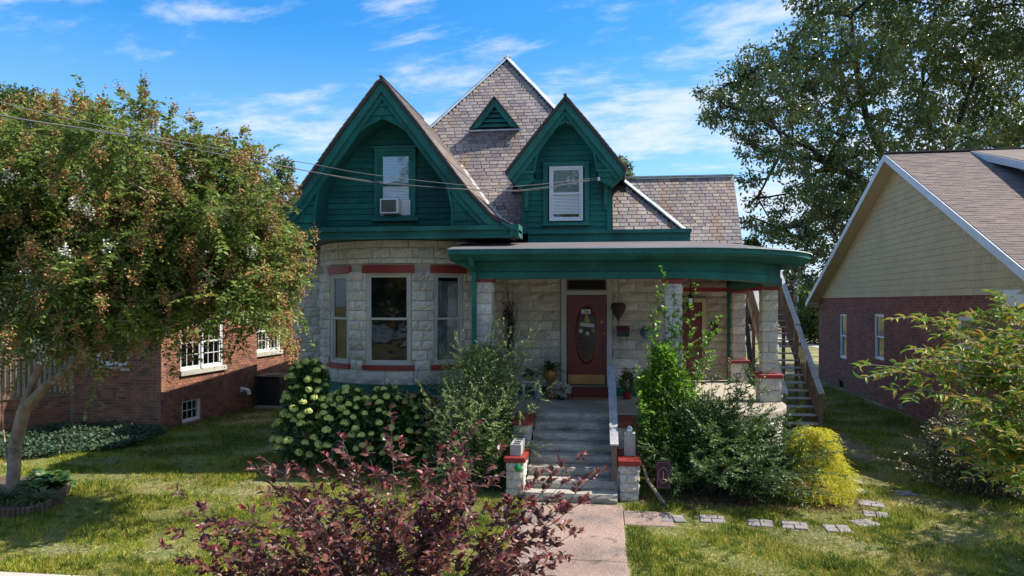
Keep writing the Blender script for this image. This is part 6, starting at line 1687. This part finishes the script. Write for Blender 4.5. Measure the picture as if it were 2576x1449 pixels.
blades('grass', 360000, (-16, 12, 8.1, 34), lawn_ok, .055, .012, M['blade'], label='patchy mown lawn in front of the houses')
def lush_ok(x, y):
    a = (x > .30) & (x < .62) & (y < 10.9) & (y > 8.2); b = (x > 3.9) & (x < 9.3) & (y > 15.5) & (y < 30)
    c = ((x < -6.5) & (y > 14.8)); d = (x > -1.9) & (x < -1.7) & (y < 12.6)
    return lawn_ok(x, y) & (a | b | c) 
def tuft_ok(x, y):
    return lawn_ok(x, y) & (np.sin(x * 9.1 + 3 * np.sin(y * 5.3)) * np.sin(y * 8.3 + 2.5 * np.sin(x * 6.1)) > .72)
blades('grass_tufts', 26000, (-14, 9, 8.15, 17), tuft_ok, .095, .014, M['blade_green'], label='coarser weedy tufts scattered through the lawn')
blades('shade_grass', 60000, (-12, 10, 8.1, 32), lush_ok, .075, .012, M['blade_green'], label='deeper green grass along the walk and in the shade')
# clover like patch and fallen leaves
P = []; n = 700
x = rng.uniform(-12, 8, n); y = rng.uniform(8.3, 16, n); k = lawn_ok(x, y) | ((x > -1.3) & (x < .3) & (y < 12) & (rng.random(n) < .5))
P = np.stack([x[k], y[k], np.full(k.sum(), .04)], 1)
fl_ = leaves('fallen_leaves', P, rng.normal(0, 1, P.shape) * np.array([1, 1, .2]), rng.uniform(.03, .07, len(P)), L4, mat('fallen_leaf', [(.30, .18, .06), (.20, .10, .04), (.34, .26, .10)], .8), None, twist=.3); fl_['kind'] = 'stuff'
# mulch strip in front of right shrubs
mm_ = MB(); mm_.add([(x_, y_, .012) for x_, y_ in ((.62, 12.0), (1.4, 11.95), (2.3, 12.25), (3.2, 12.3), (4.3, 12.7), (4.4, 14.1), (3.0, 14.2), (.62, 14.2))], [tuple(range(8))]); o = mm_.build('mulch_bed', M['mulch']); o['kind'] = 'structure'
n = 9000; xx = rng.uniform(.62, 4.35, n); yy = rng.uniform(12.05, 14.1, n); q = leaves('dry_leaf_litter', np.stack([xx, yy, rng.uniform(.01, .05, n)], 1), rng.normal(0, 1, (n, 3)) * np.array([1, 1, .35]), rng.uniform(.02, .06, n), LN, M['l_dry'], None); q['kind'] = 'stuff'
# dirt track on the right
tr_ = MB(); tr_.add([PZ(*c) for c in ((2075, 1075), (2105, 1072), (2150, 1100), (2205, 1140), (2215, 1152), (2150, 1155), (2105, 1120))], [tuple(range(7))]); tr_.v = [(a, b, .008) for a, b, c in tr_.v]; o = tr_.build('dirt_track', mat('bare_earth', [(.15, .11, .08)], .95, (2, .3), (20, .3), patch=[(3, (.10, .11, .05), .5, .65)])); o['kind'] = 'structure'

# ------------------------------------------------------------ stepping pavers
zc = [(1065,710),(1300,712),(1585,735),(1790,750),(2045,768),(2210,738),(2275,685),(2245,620),(2150,545),(2125,485)]
lb = ['stepping stone nearest the concrete walk spur', 'second stepping stone from the concrete walk spur', 'third stepping stone from the walk, below the spreading shrub', 'fourth stepping stone from the walk', 'stepping stone at the bottom of the bend', 'stepping stone just past the bottom of the bend', 'rightmost stepping stone on the curve', 'stepping stone above the rightmost one', 'stepping stone right beside the golden cypress', 'farthest stepping stone, half behind the golden cypress']
for k, (zx, zy) in enumerate(zc):
    v, y = (zx / 1.9815 + 1480) / 1.19255, (zy / 1.9815 + 1200) / 1.19255
    p = PZ(v, y); ps = thing('stepping_stone', lb[k], 'stepping stone', (p.x, p.y, 0), 'square stepping stones curving round the lawn')
    rot = math.radians([4, -6, -8, -10, -4, 24, -12, -14, -8, -20][k]); Rm = Matrix.Translation(p) @ Matrix.Rotation(rot, 4, 'Z')
    lay = [(-.09, -.085, .17, .16), (.09, -.085, .17, .16), (-.09, .085, .17, .16), (.09, .085, .17, .16)] if k % 2 == 0 else [(-.095, -.085, .165, .16), (.085, -.085, .18, .16), (-.05, .085, .25, .16), (.13, .085, .095, .16)]
    for (a, b, w, h) in lay:
        q = MB(); q.cbox((0, 0, 0), w * 1.03, h * 1.03, .06, M=Rm @ Matrix.Translation((a * 1.05, b * 1.05, -.008 + random.uniform(-.006, .006))) @ Matrix.Rotation(random.gauss(0, .03), 4, 'Z') @ Matrix.Rotation(random.gauss(0, .02), 4, 'X')); bevel(q.build('paver', M['paver'], ps), .008)
p = PZ(2275, 1243); q = MB(); q.cbox((p.x, p.y, 0), .34, .30, .05, .2); tag(q.build('stepping_stone', M['paver']), 'lone stone in the shaded grass beyond the curve', 'stepping stone', 'square stepping stones curving round the lawn')

# ------------------------------------------------------------ things by the steps
def cinder(name, label, c, rz, upright=False):
    root = thing(name, label, 'concrete block', c); Mx = Matrix.Translation(Vector(c)) @ Matrix.Rotation(rz, 4, 'Z')
    L_, W_b, H_ = .39, .19, .19
    q = MB(); t = .03
    for (a, b, c_, d) in ((-L_/2, -W_b/2, L_/2, -W_b/2 + t), (-L_/2, W_b/2 - t, L_/2, W_b/2), (-L_/2, -W_b/2 + t, -L_/2 + t, W_b/2 - t), (L_/2 - t, -W_b/2 + t, L_/2, W_b/2 - t), (-.015, -W_b/2 + t, .015, W_b/2 - t)): q.box(a, b, 0, c_, d, H_)
    if upright: q.v = [(z - H_ / 2, y, x + L_ / 2) for x, y, z in q.v]; q.f = [f[::-1] for f in q.f]
    mb_xf(q, Mx); q.build('block_shell', M['grey_block'], root); return root
cinder('cinder_block', 'grey hollow concrete block lying on the lower left cheek wall, nearer the lawn', (-1.53, 12.62, .71), math.pi / 2)
cinder('cinder_block', 'grey hollow concrete block lying on the left cheek wall, nearer the house', (-1.53, 13.04, .71), math.pi / 2)
cinder('cinder_block', 'grey concrete block standing on end on the right cheek wall', (.45, 12.75, .71), 0, True)
gl = thing('glass_lantern', 'clear glass solar globe on the block on the right cheek wall', 'lantern', (.45, 12.7, 1.10)); q = MB(); q.lathe((.45, 12.72, 1.10), [(.05, 0), (.075, .03), (.08, .07), (.05, .11), (.02, .13)], 14); q.build('globe', glass_mat('globe_glass', .25), gl, smooth=True); MB().lathe((.45, 12.72, 1.10), [(.03, 0), (.03, .05)], 8).build('lamp_base', M['vinyl_white'], gl)
go = thing('green_ornament', 'green glass ball ornament hanging on the left cheek wall', 'ornament', (-1.46, 12.26, .5))
gm = bpy.data.materials.new('green_glass'); gm.use_nodes = True; b_ = gm.node_tree.nodes['Principled BSDF']; b_.inputs['Base Color'].default_value = (.01, .35, .08, 1); b_.inputs['Roughness'].default_value = .05; b_.inputs['Transmission Weight'].default_value = .5
q = MB(); q.lathe((-1.46, 12.25, .47), [(.01, 0), (.05, .02), (.068, .06), (.05, .105), (.02, .125), (.015, .15)], 14); q.build('ball', gm, go, smooth=True); MB().tube([(-1.46, 12.25, .62), (-1.46, 12.28, .70)], .004, 4).build('wire_hook', M['black'], go)
# garden flag
fg = thing('garden_flag', 'small plum coloured garden flag with letter J inside a leafy wreath', 'flag', (.97, 12.0, 0))
Rf = Matrix.Translation((.97, 12.0, 0)) @ Matrix.Rotation(math.radians(4), 4, 'Z')
q = MB(); q.tube([(.125, 0, 0), (.125, 0, .78)], .006, 5); q.tube([(.125, 0, .78), (-.11, 0, .79)], .005, 5); mb_xf(q, Rf).build('flag_stand', M['black'], fg)
fm = mat('plum_cloth', [(.075, .018, .032)], .85); q = MB(); q.box(-.11, -.004, .33, .11, .004, .77); fo = mb_xf(q, Rf).build('cloth', fm, fg)
crm = mat('cream_print', [(.42, .30, .26)], .85)
q = MB()
for k in range(30):
    t = 2 * math.pi * k / 30; cx_, cz_ = .078 * math.cos(t), .55 + .125 * math.sin(t); r_ = .014; s_ = t * 2.3
    q.add([(cx_ + r_ * math.cos(s_), -.0055, cz_ + r_ * math.sin(s_)), (cx_ + r_ * .4 * math.cos(s_ + 1.6), -.0055, cz_ + r_ * .4 * math.sin(s_ + 1.6)), (cx_ - r_ * math.cos(s_), -.0055, cz_ - r_ * math.sin(s_)), (cx_ + r_ * .4 * math.cos(s_ - 1.6), -.0055, cz_ + r_ * .4 * math.sin(s_ - 1.6))], [(0, 1, 2, 3)])
for (a, b, c_, d) in ((-.10, .34, .10, .343), (-.10, .757, .10, .76), (-.10, .343, -.097, .757), (.097, .343, .10, .757)): q.box(a, -.006, b, c_, -.0045, d)
mb_xf(q, Rf).build('wreath_print', crm, fg)
p = Rf @ Vector((0, -.007, .555)); text('letter', 'J', .15, tuple(p), crm, fg, rot=(math.pi / 2, 0, math.radians(4)), ext=.0005)
# leaning dead branch
db = [PZ(1678, 1278, .02), PD(1655, 1245, 12.1), PD(1630, 1210, 12.3), PD(1617, 1170, 12.5)]
tag(MB().tube(db, [.035, .032, .03, .02], 8).build('dead_branch', M['twig']), 'pale bare branch leaning in the bed beside the garden flag', 'branch')

# ------------------------------------------------------------ things on the porch
FZ = 1.2
urn = thing('brass_urn', 'tall brass pedestal urn holding a fern left of the red front door', 'urn', (-1.22, 16.45, FZ))
MB().lathe((-1.22, 16.45, FZ), [(.11, 0), (.11, .03), (.075, .08), (.055, .25), (.06, .33), (.09, .38), (.15, .46), (.165, .56), (.15, .62), (.16, .64)], 18).build('bowl', M['brass'], urn, smooth=True)
def fern(label, c, n, L_, material=None, cat='plant', name='fern'):
    root = thing(name, label, cat, c); P = []; D = []; m_ = MB()
    for k in range(n):
        a = random.uniform(0, 6.283); e = random.uniform(.35, 1.35); l = L_ * random.uniform(.7, 1.1); pts = []
        for i in range(8):
            t = i / 7; pts.append(Vector(c) + Vector((math.cos(a) * math.cos(e) * l * t, math.sin(a) * math.cos(e) * l * t, math.sin(e) * l * t - .55 * l * t * t)))
        m_.tube(pts, .003, 3, cap=False)
        for i in range(26):
            t = (i + 1) / 27 * 6.99; j = int(t); w = pts[j].lerp(pts[j + 1], t - j); ax = (pts[j + 1] - pts[j]).normalized(); s = ax.cross(Vector((0, 0, 1))).normalized() * (1 if i % 2 else -1)
            P.append(tuple(w)); D.append(tuple(s + ax * .4))
    leaves('fronds', P, D, rng.uniform(.035, .06, len(P)), LN, material or M['l_fern'], root); m_.build('stalks', M['l_fern'], root); return root
fern('bushy fern growing out of the brass urn', (-1.22, 16.45, FZ + .62), 46, .50)
fern('small fern on the white plant stand', (-1.68, 16.35, FZ + .50), 30, .38)
ps = thing('plant_stand', 'small white framed plant stand with a fern left of the urn', 'stand', (-1.68, 16.35, FZ))
for sx in (-1, 1):
    for sy in (-1, 1): MB().box(-1.68 + sx * .14 - .012, 16.35 + sy * .12 - .012, FZ, -1.68 + sx * .14 + .012, 16.35 + sy * .12 + .012, FZ + .36).build('leg', M['white'], ps)
MB().box(-1.84, 16.21, FZ + .36, -1.52, 16.49, FZ + .385).build('top', M['white'], ps); MB().lathe((-1.68, 16.35, FZ + .385), [(.07, 0), (.10, .12)], 14).build('pot', M['bloom_tan'], ps)
sg = thing('garden_statue', 'small grey seated garden statue between the plant stand and the urn', 'statue', (-1.46, 16.1, FZ)); MB().lathe((-1.46, 16.1, FZ), [(.09, 0), (.10, .04), (.06, .07), (.075, .12), (.05, .18), (.03, .2), (.042, .24), (.03, .285), (.01, .30)], 12).build('figure', M['grey_block'], sg, smooth=True)
wf = thing('white_flowers', 'bunch of white flowers in a low pot by the front door', 'flowers', (-.95, 16.1, FZ)); MB().lathe((-.95, 16.1, FZ), [(.08, 0), (.11, .12)], 12).build('pot', M['black'], wf)
P, A = in_ball(420, (-.95, 16.1, FZ + .22), .21, (1.1, .8, .9), .4); leaves('flowers', P, A, rng.uniform(.035, .05, len(P)), PT, M['petal_white'], wf, twist=1.0)
P, A = in_ball(160, (-.95, 16.1, FZ + .2), .23, (1.1, .8, .9), .4); leaves('foliage', P, A, rng.uniform(.04, .06, len(P)), L4, M['l_fern'], wf)
rp_ = thing('potted_plant', 'potted plant with dark red top leaves right of the front door', 'plant', (.52, 16.4, FZ)); MB().lathe((.52, 16.4, FZ), [(.09, 0), (.12, .15), (.13, .16)], 14).build('pot', M['red'], rp_)
P, A = in_ball(260, (.52, 16.4, FZ + .36), .17, (.8, .8, 1.3), .2); leaves('foliage', P, A + np.array([0, 0, .4]), rng.uniform(.07, .11, len(P)), L4, M['l_hosta'], rp_)
P, A = in_ball(40, (.55, 16.38, FZ + .62), .10, (1, 1, .5), .2); leaves('red_leaves', P, A, rng.uniform(.07, .11, len(P)), LN, M['l_plumtip'], rp_)
mt = MB().box(-.78, 16.08, FZ + .002, .06, 16.46, FZ + .02); tag(mt.build('doormat', mat('coir_mat', [(.20, .13, .06)], .95)), 'brown coir doormat below the red step', 'doormat')
# hanging basket, mailboxes, lantern
hb = thing('hanging_basket', 'dark woven heart shaped basket hanging right of the front door', 'basket', (.33, 16.6, 3.0))
q = MB(); q.lathe((.33, 16.6, 2.98), [(.01, -.02), (.05, .04), (.12, .16), (.17, .28), (.175, .33), (.12, .40), (.03, .38)], 14); q.build('basket_body', mat('dark_wicker', [(.07, .04, .03), (.04, .025, .02)], .9, (30, .5), None), hb)
MB().tube([(.33, 16.6, 3.36), (.33, 16.55, 4.05)], .006, 4).build('cord', M['black'], hb); MB().tube([(.33, 16.6, 2.98), (.335, 16.6, 2.78)], [.015, .004], 5).build('tail', M['black'], hb)
mbx_ = thing('mailbox', 'black iron mailbox with red lid mounted right of the front door', 'mailbox', (.44, 16.74, 2.6)); MB().box(.30, 16.66, 2.60, .58, 16.80, 2.74).build('box_body', M['black'], mbx_); MB().prism([(.29, 16.64, 2.74), (.59, 16.64, 2.74), (.59, 16.80, 2.83), (.29, 16.80, 2.83)], (0, 0, .015)).build('lid', M['door_red'], mbx_)
for sx in (.36, .52): MB().tube([(sx, 16.68, 2.84), (sx, 16.66, 2.5), (sx, 16.62, 2.47)], .006, 5).build('newspaper_hook', M['black'], mbx_)
bd = thing('blue_dish', 'pale blue round dish hanging on the wall behind the sapling', 'dish', (.99, 16.74, 2.6)); q = MB(); q.lathe((0, 0, 0), [(.02, .0), (.12, .02), (.16, .06), (.165, .065)], 18); mb_xf(q, Matrix.Translation((.99, 16.78, 2.66)) @ Matrix.Rotation(math.radians(65), 4, 'X')); q.build('bowl', mat('blue_glaze', [(.16, .27, .36)], .25), bd, smooth=True)
ml_ = thing('porch_lantern', 'black hanging porch lantern in front of the dark red side door', 'lantern', (2.25, 19.2, 3.3)); MB().box(2.17, 19.12, 3.28, 2.33, 19.28, 3.30).build('base', M['black'], ml_)
for sx in (-1, 1):
    for sy in (-1, 1): MB().box(2.25 + sx * .07 - .008, 19.2 + sy * .07 - .008, 3.3, 2.25 + sx * .07 + .008, 19.2 + sy * .07 + .008, 3.5).build('corner_bar', M['black'], ml_)
MB().lathe((2.25, 19.2, 3.5), [(.12, 0), (.05, .08), (.015, .12), (.012, .55)], 4).build('hood', M['black'], ml_); MB().box(2.20, 19.15, 3.31, 2.30, 19.25, 3.48).build('glass_box', M['glass_sky'], ml_)
m2 = thing('mailbox', 'small black wall mailbox near the dark corner downspout of the porch', 'mailbox', (3.09, 20.8, 2.5)); MB().box(3.0, 20.72, 2.48, 3.18, 20.85, 2.76).build('box_body', M['black'], m2); MB().prism([(2.99, 20.70, 2.76), (3.19, 20.70, 2.76), (3.19, 20.85, 2.82), (2.99, 20.85, 2.82)], (0, 0, .012)).build('lid', M['black'], m2)
# dried decorations on the wall
def dried(name, label, c, sx, sz, n, cord=None):
    root = thing(name, label, 'wall decoration', tuple(c)); m_ = MB(); P = []; D = []
    for k in range(n):
        a = random.uniform(0, 6.28); q0 = Vector(c) + Vector((random.gauss(0, sx * .3), random.gauss(0, .02), random.gauss(0, sz * .3))); e_ = q0 + Vector((math.cos(a) * sx * .7, random.gauss(0, .03), random.gauss(0, sz * .35)))
        m_.tube([q0, e_], [.006, .003], 3, cap=False)
        for j in range(4): P.append(tuple(q0.lerp(e_, random.random()))); D.append((random.gauss(0, 1), random.gauss(0, .5), random.gauss(0, 1)))
    if cord: m_.tube([c, cord], .005, 3, cap=False)
    m_.build('dry_twigs', M['bark_dark'], root); leaves('dry_leaves', P, D, rng.uniform(.03, .07, len(P)), LN, mat('dark_dry_leaf', [(.05, .03, .02), (.08, .04, .025)], .9), root)
dried('dried_wreath', 'dark dried twig bundle hanging beside the leftmost porch column', Vector((-2.10, 15.6, 3.15)), .12, .30, 60, Vector((-2.10, 15.6, 4.05)))
dried('dried_vine_swag', 'tall dark dried vine swag on the porch wall beside the bay', Vector((-2.18, 16.72, 2.75)), .14, .85, 120)
# door hanging
dh = thing('door_hanging', 'cloth cone door hanging with slanted white plaque and three round flowers on the front door', 'door hanging', (dcx, dY - .08, 2.6))
clo = mat('ochre_cloth', [(.36, .27, .10)], .9); q = MB(); q.lathe((dcx - .0, dY - .06, 2.88), [(.085, 0), (.08, .03), (.045, .16), (.012, .26)], 14); q.v = [(x, dY - .055 + (y - (dY - .06)) * .35, z) for x, y, z in q.v]; q.build('cone', clo, dh)
q = MB(); q.cbox((0, 0, 0), .34, .015, .095, M=Matrix.Translation((dcx + .02, dY - .10, 2.86)) @ Matrix.Rotation(math.radians(7), 4, 'Y')); q.build('plaque', M['ac_dark'], dh)
q = MB(); q.cbox((0, 0, 0), .325, .012, .08, M=Matrix.Translation((dcx + .02, dY - .106, 2.86)) @ Matrix.Rotation(math.radians(7), 4, 'Y')); q.build('plaque_face', M['white_warm'], dh)
for (dx, dz, m__) in ((-.13, -.14, M['petal_white']), (.02, -.20, M['petal_white']), (.15, -.14, M['bloom_tan'])):
    q = MB(); q.lathe((0, 0, 0), [(.02, .03), (.045, .025), (.055, 0)], 12); mb_xf(q, Matrix.Translation((dcx + dx, dY - .07, 2.86 + dz)) @ Matrix.Rotation(math.pi / 2, 4, 'X')); q.build('round_flower', m__, dh)
P, A = in_ball(60, (dcx, dY - .06, 2.70), .12, (1.2, .25, .6)); leaves('greenery', P, A, rng.uniform(.03, .05, len(P)), L4, M['l_hyd'], dh)

# ------------------------------------------------------------ overhead wires
wt = PY(1500, 449, 16.2)
def wire(name, label, pts, r):
    P = [PD(v, y, d) for v, y, d in pts]; Q = []
    for i in range(len(P) - 1):
        p0 = P[max(i - 1, 0)]; p1 = P[i]; p2 = P[i + 1]; p3 = P[min(i + 2, len(P) - 1)]
        for k in range(8):
            t = k / 8; Q.append(.5 * ((2 * p1) + (p2 - p0) * t + (2 * p0 - 5 * p1 + 4 * p2 - p3) * t * t + (3 * p1 - p0 - 3 * p2 + p3) * t ** 3))
    Q.append(P[-1]); tag(MB().tube(Q, r, 5).build(name, M['wire']), label, 'cable', 'service cables to the dormer')
wire('power_cable', 'thick upper service cable running from the left to the dormer', [(-260, 160, 7.0), (0, 256, 8.3), (320, 330, 10.0), (640, 390, 11.8), (770, 410, 12.6), (940, 440, 13.2), (1200, 468, 14.2), (1330, 466, 14.9), (1503, 447, 15.75)], .0065)
wire('power_cable', 'lower bundled service cable running from the left to the dormer', [(-260, 205, 7.0), (0, 289, 8.2), (320, 340, 10.0), (640, 405, 11.8), (930, 455, 13.2), (1200, 478, 14.2), (1330, 476, 14.9), (1503, 450, 15.75)], .008)
wire('power_cable', 'thin cable twisted along the lower service cable', [(-260, 209, 7.02), (0, 292, 8.22), (320, 343, 10.0), (640, 402, 11.8), (930, 458, 13.2), (1200, 476, 14.2), (1330, 479, 14.9), (1503, 451, 15.75)], .0045)
ib = PD(1506, 449, 15.8); MB().lathe((ib.x, ib.y, ib.z - .05), [(.02, 0), (.035, .02), (.02, .04), (.035, .06), (.02, .08)], 10).build('insulator', M['white'], dor); MB().beam((ib.x, ib.y, ib.z), (ib.x + .05, ib.y + .35, ib.z), .03, .03).build('cable_bracket', M['metal_cap'], dor)

strip_mat = None
# ------------------------------------------------------------ far background on the right
def strip_ground(name, pts, z, material):
    m_ = MB(); m_.add([(p[0], p[1], z) for p in pts], [tuple(range(len(pts)))]); o_ = m_.build(name, material); o_['kind'] = 'structure'; return o_
asph = mat('road_asphalt', [(.10, .085, .085)], .9, (.3, .15), (4, .2))
strip_ground('road', [(-60, 69), (120, 69), (120, 92), (-60, 92)], .012, asph)
strip_ground('street', [(-80, -12), (80, -12), (80, 4.5), (-80, 4.5)], .012, asph)
fa_ = PZ(1960, 849); fb_ = PZ(2100, 880)
fp = [PZ(1940, 846), PZ(2110, 878), PZ(2110, 886), PZ(1940, 852)]
strip_ground('footpath', [(p.x, p.y) for p in fp], .02, M['sidewalk'])
def pole(label, v, d, ytop, r):
    p = PD(v, HOR, d); top = PD(v, ytop, d).z; t_ = thing('utility_pole', label, 'pole', (p.x, p.y, 0), 'far utility poles')
    MB().tube([(p.x, p.y, -.1), (p.x + .1, p.y, top)], [r, r * .7], 10).build('shaft', M['wood_grey'], t_); MB().box(p.x - .9, p.y - .06, top - .8, p.x + .9, p.y + .06, top - .68).build('crossarm', M['wood_brown'], t_); return t_
pole('pale leaning utility pole beyond the road', 2004, 78, 690, .17); pole('grey utility pole nearer the footpath, beside the right brick wall', 2038, 62, 760, .15)
fb = thing('far_brick_building', 'low brown brick building beyond the road seen through the gap', 'building', (30, 112, 0))
p = PD(2020, HOR, 108); MB().box(p.x - 9, p.y, 0, p.x + 12, p.y + 8, 5.2).build('wall', M['brick_r'], fb); MB().box(p.x - 9.3, p.y - .3, 5.2, p.x + 12.3, p.y + 8.3, 5.5).build('roof', M['membrane'], fb)
for k in range(6): MB().box(p.x - 6 + k * 3, p.y - .05, 1.2, p.x - 4.8 + k * 3, p.y - .005, 2.8).build('window', M['dark'], fb)
fg_ = thing('far_grey_building', 'low grey shed beyond the road beside the blue car', 'building', (28, 100, 0)); p = PD(2022, HOR, 98); MB().box(p.x - 2.2, p.y, 0, p.x + 3.5, p.y + 3, 2.9).build('wall', M['grey_block'], fg_); MB().box(p.x - 2.4, p.y - .2, 2.9, p.x + 3.7, p.y + 3.2, 3.1).build('roof', M['membrane'], fg_)
yg = thing('yellow_barrier', 'yellow steel guard rail beside the far road', 'barrier', (26, 94, 0)); p = PD(2005, HOR, 93)
for k in range(3): MB().tube([(p.x - 3 + k * 2.6, p.y, 0), (p.x - 3 + k * 2.6, p.y, 1.5)], .09, 8).build('post', mat('yellow_paint', [(.5, .33, .03)], .6), yg)
MB().box(p.x - 3, p.y - .1, .9, p.x + 2.3, p.y - .04, 1.3).build('rail', bpy.data.materials['yellow_paint'], yg)
# blue car
p = PD(2052, HOR, 80); car = thing('parked_car', 'small blue car parked beyond the road beside the right brick wall', 'car', (p.x, p.y, 0))
cb = mat('blue_car_paint', [(.02, .16, .25)], .3); body = [(-2.1, .35), (-2.1, .75), (-1.95, .92), (-1.2, 1.0), (-.7, 1.42), (.75, 1.45), (1.35, 1.02), (2.0, .88), (2.12, .6), (2.1, .35)]
q = MB(); q.prism([(p.x + a, p.y - .85, z) for a, z in body], (0, 1.7, 0)); bevel(q.build('body', cb, car), .06, 2)
q = MB(); q.prism([(p.x + a, p.y - .86, z) for a, z in ((-1.05, 1.0), (-.62, 1.35), (.68, 1.37), (1.15, 1.02))], (0, 1.72, 0)); q.build('side_glass', M['dark'], car)
for sx in (-1.35, 1.35):
    for sy in (-.88, .68):
        w_ = MB(); w_.tube([(p.x + sx, p.y + sy, .33), (p.x + sx, p.y + sy + .2, .33)], .33, 16); wo = w_.build('wheel', M['black'], car); MB().tube([(p.x + sx, p.y + sy - .01, .33), (p.x + sx, p.y + sy + .01, .33)], .2, 12).build('rim', M['grey_block'], wo)
# small copper bush by the footpath
cp_ = PZ(1996, 862); shrub('copper_bush', 'little copper coloured bush beyond the outdoor staircase', 'shrub', tuple(cp_), fan(cp_, 30, (0, 360), (40, 85), (1.2, 2.2), .2), mat('copper_leaf', [(.22, .09, .05), (.30, .14, .07)], .7), L4, .16, twigs=5, lpt=8, twl=(.3, .6), droop=.2, r=.02)
# foot-mounted bin beside the stairs

lump_tree('shade_tree', 'leafy garden tree just beyond the right edge whose shade dapples the lawn', 'tree', (9.6, 10.6, 0), [[(9.6, 10.6, -.1), (9.5, 10.6, 2.2), (9.2, 10.6, 4)]],
          [(8.1, 10.4, 3.6, .75), (8.6, 11.6, 4.2, .9), (9.3, 9.8, 4.4, 1.1), (7.9, 9.2, 3.3, .6), (9.6, 11.2, 5.4, 1.1), (8.9, 12.6, 3.6, .7), (10.4, 10.2, 4.6, 1.2), (8.3, 8.4, 4.0, .7), (8.9, 10.2, 5.8, .8)], 9000, .12, L4, M['l_cherry'], M['bark'], .13, .012, per=8, rc=.35, ntarget=4)
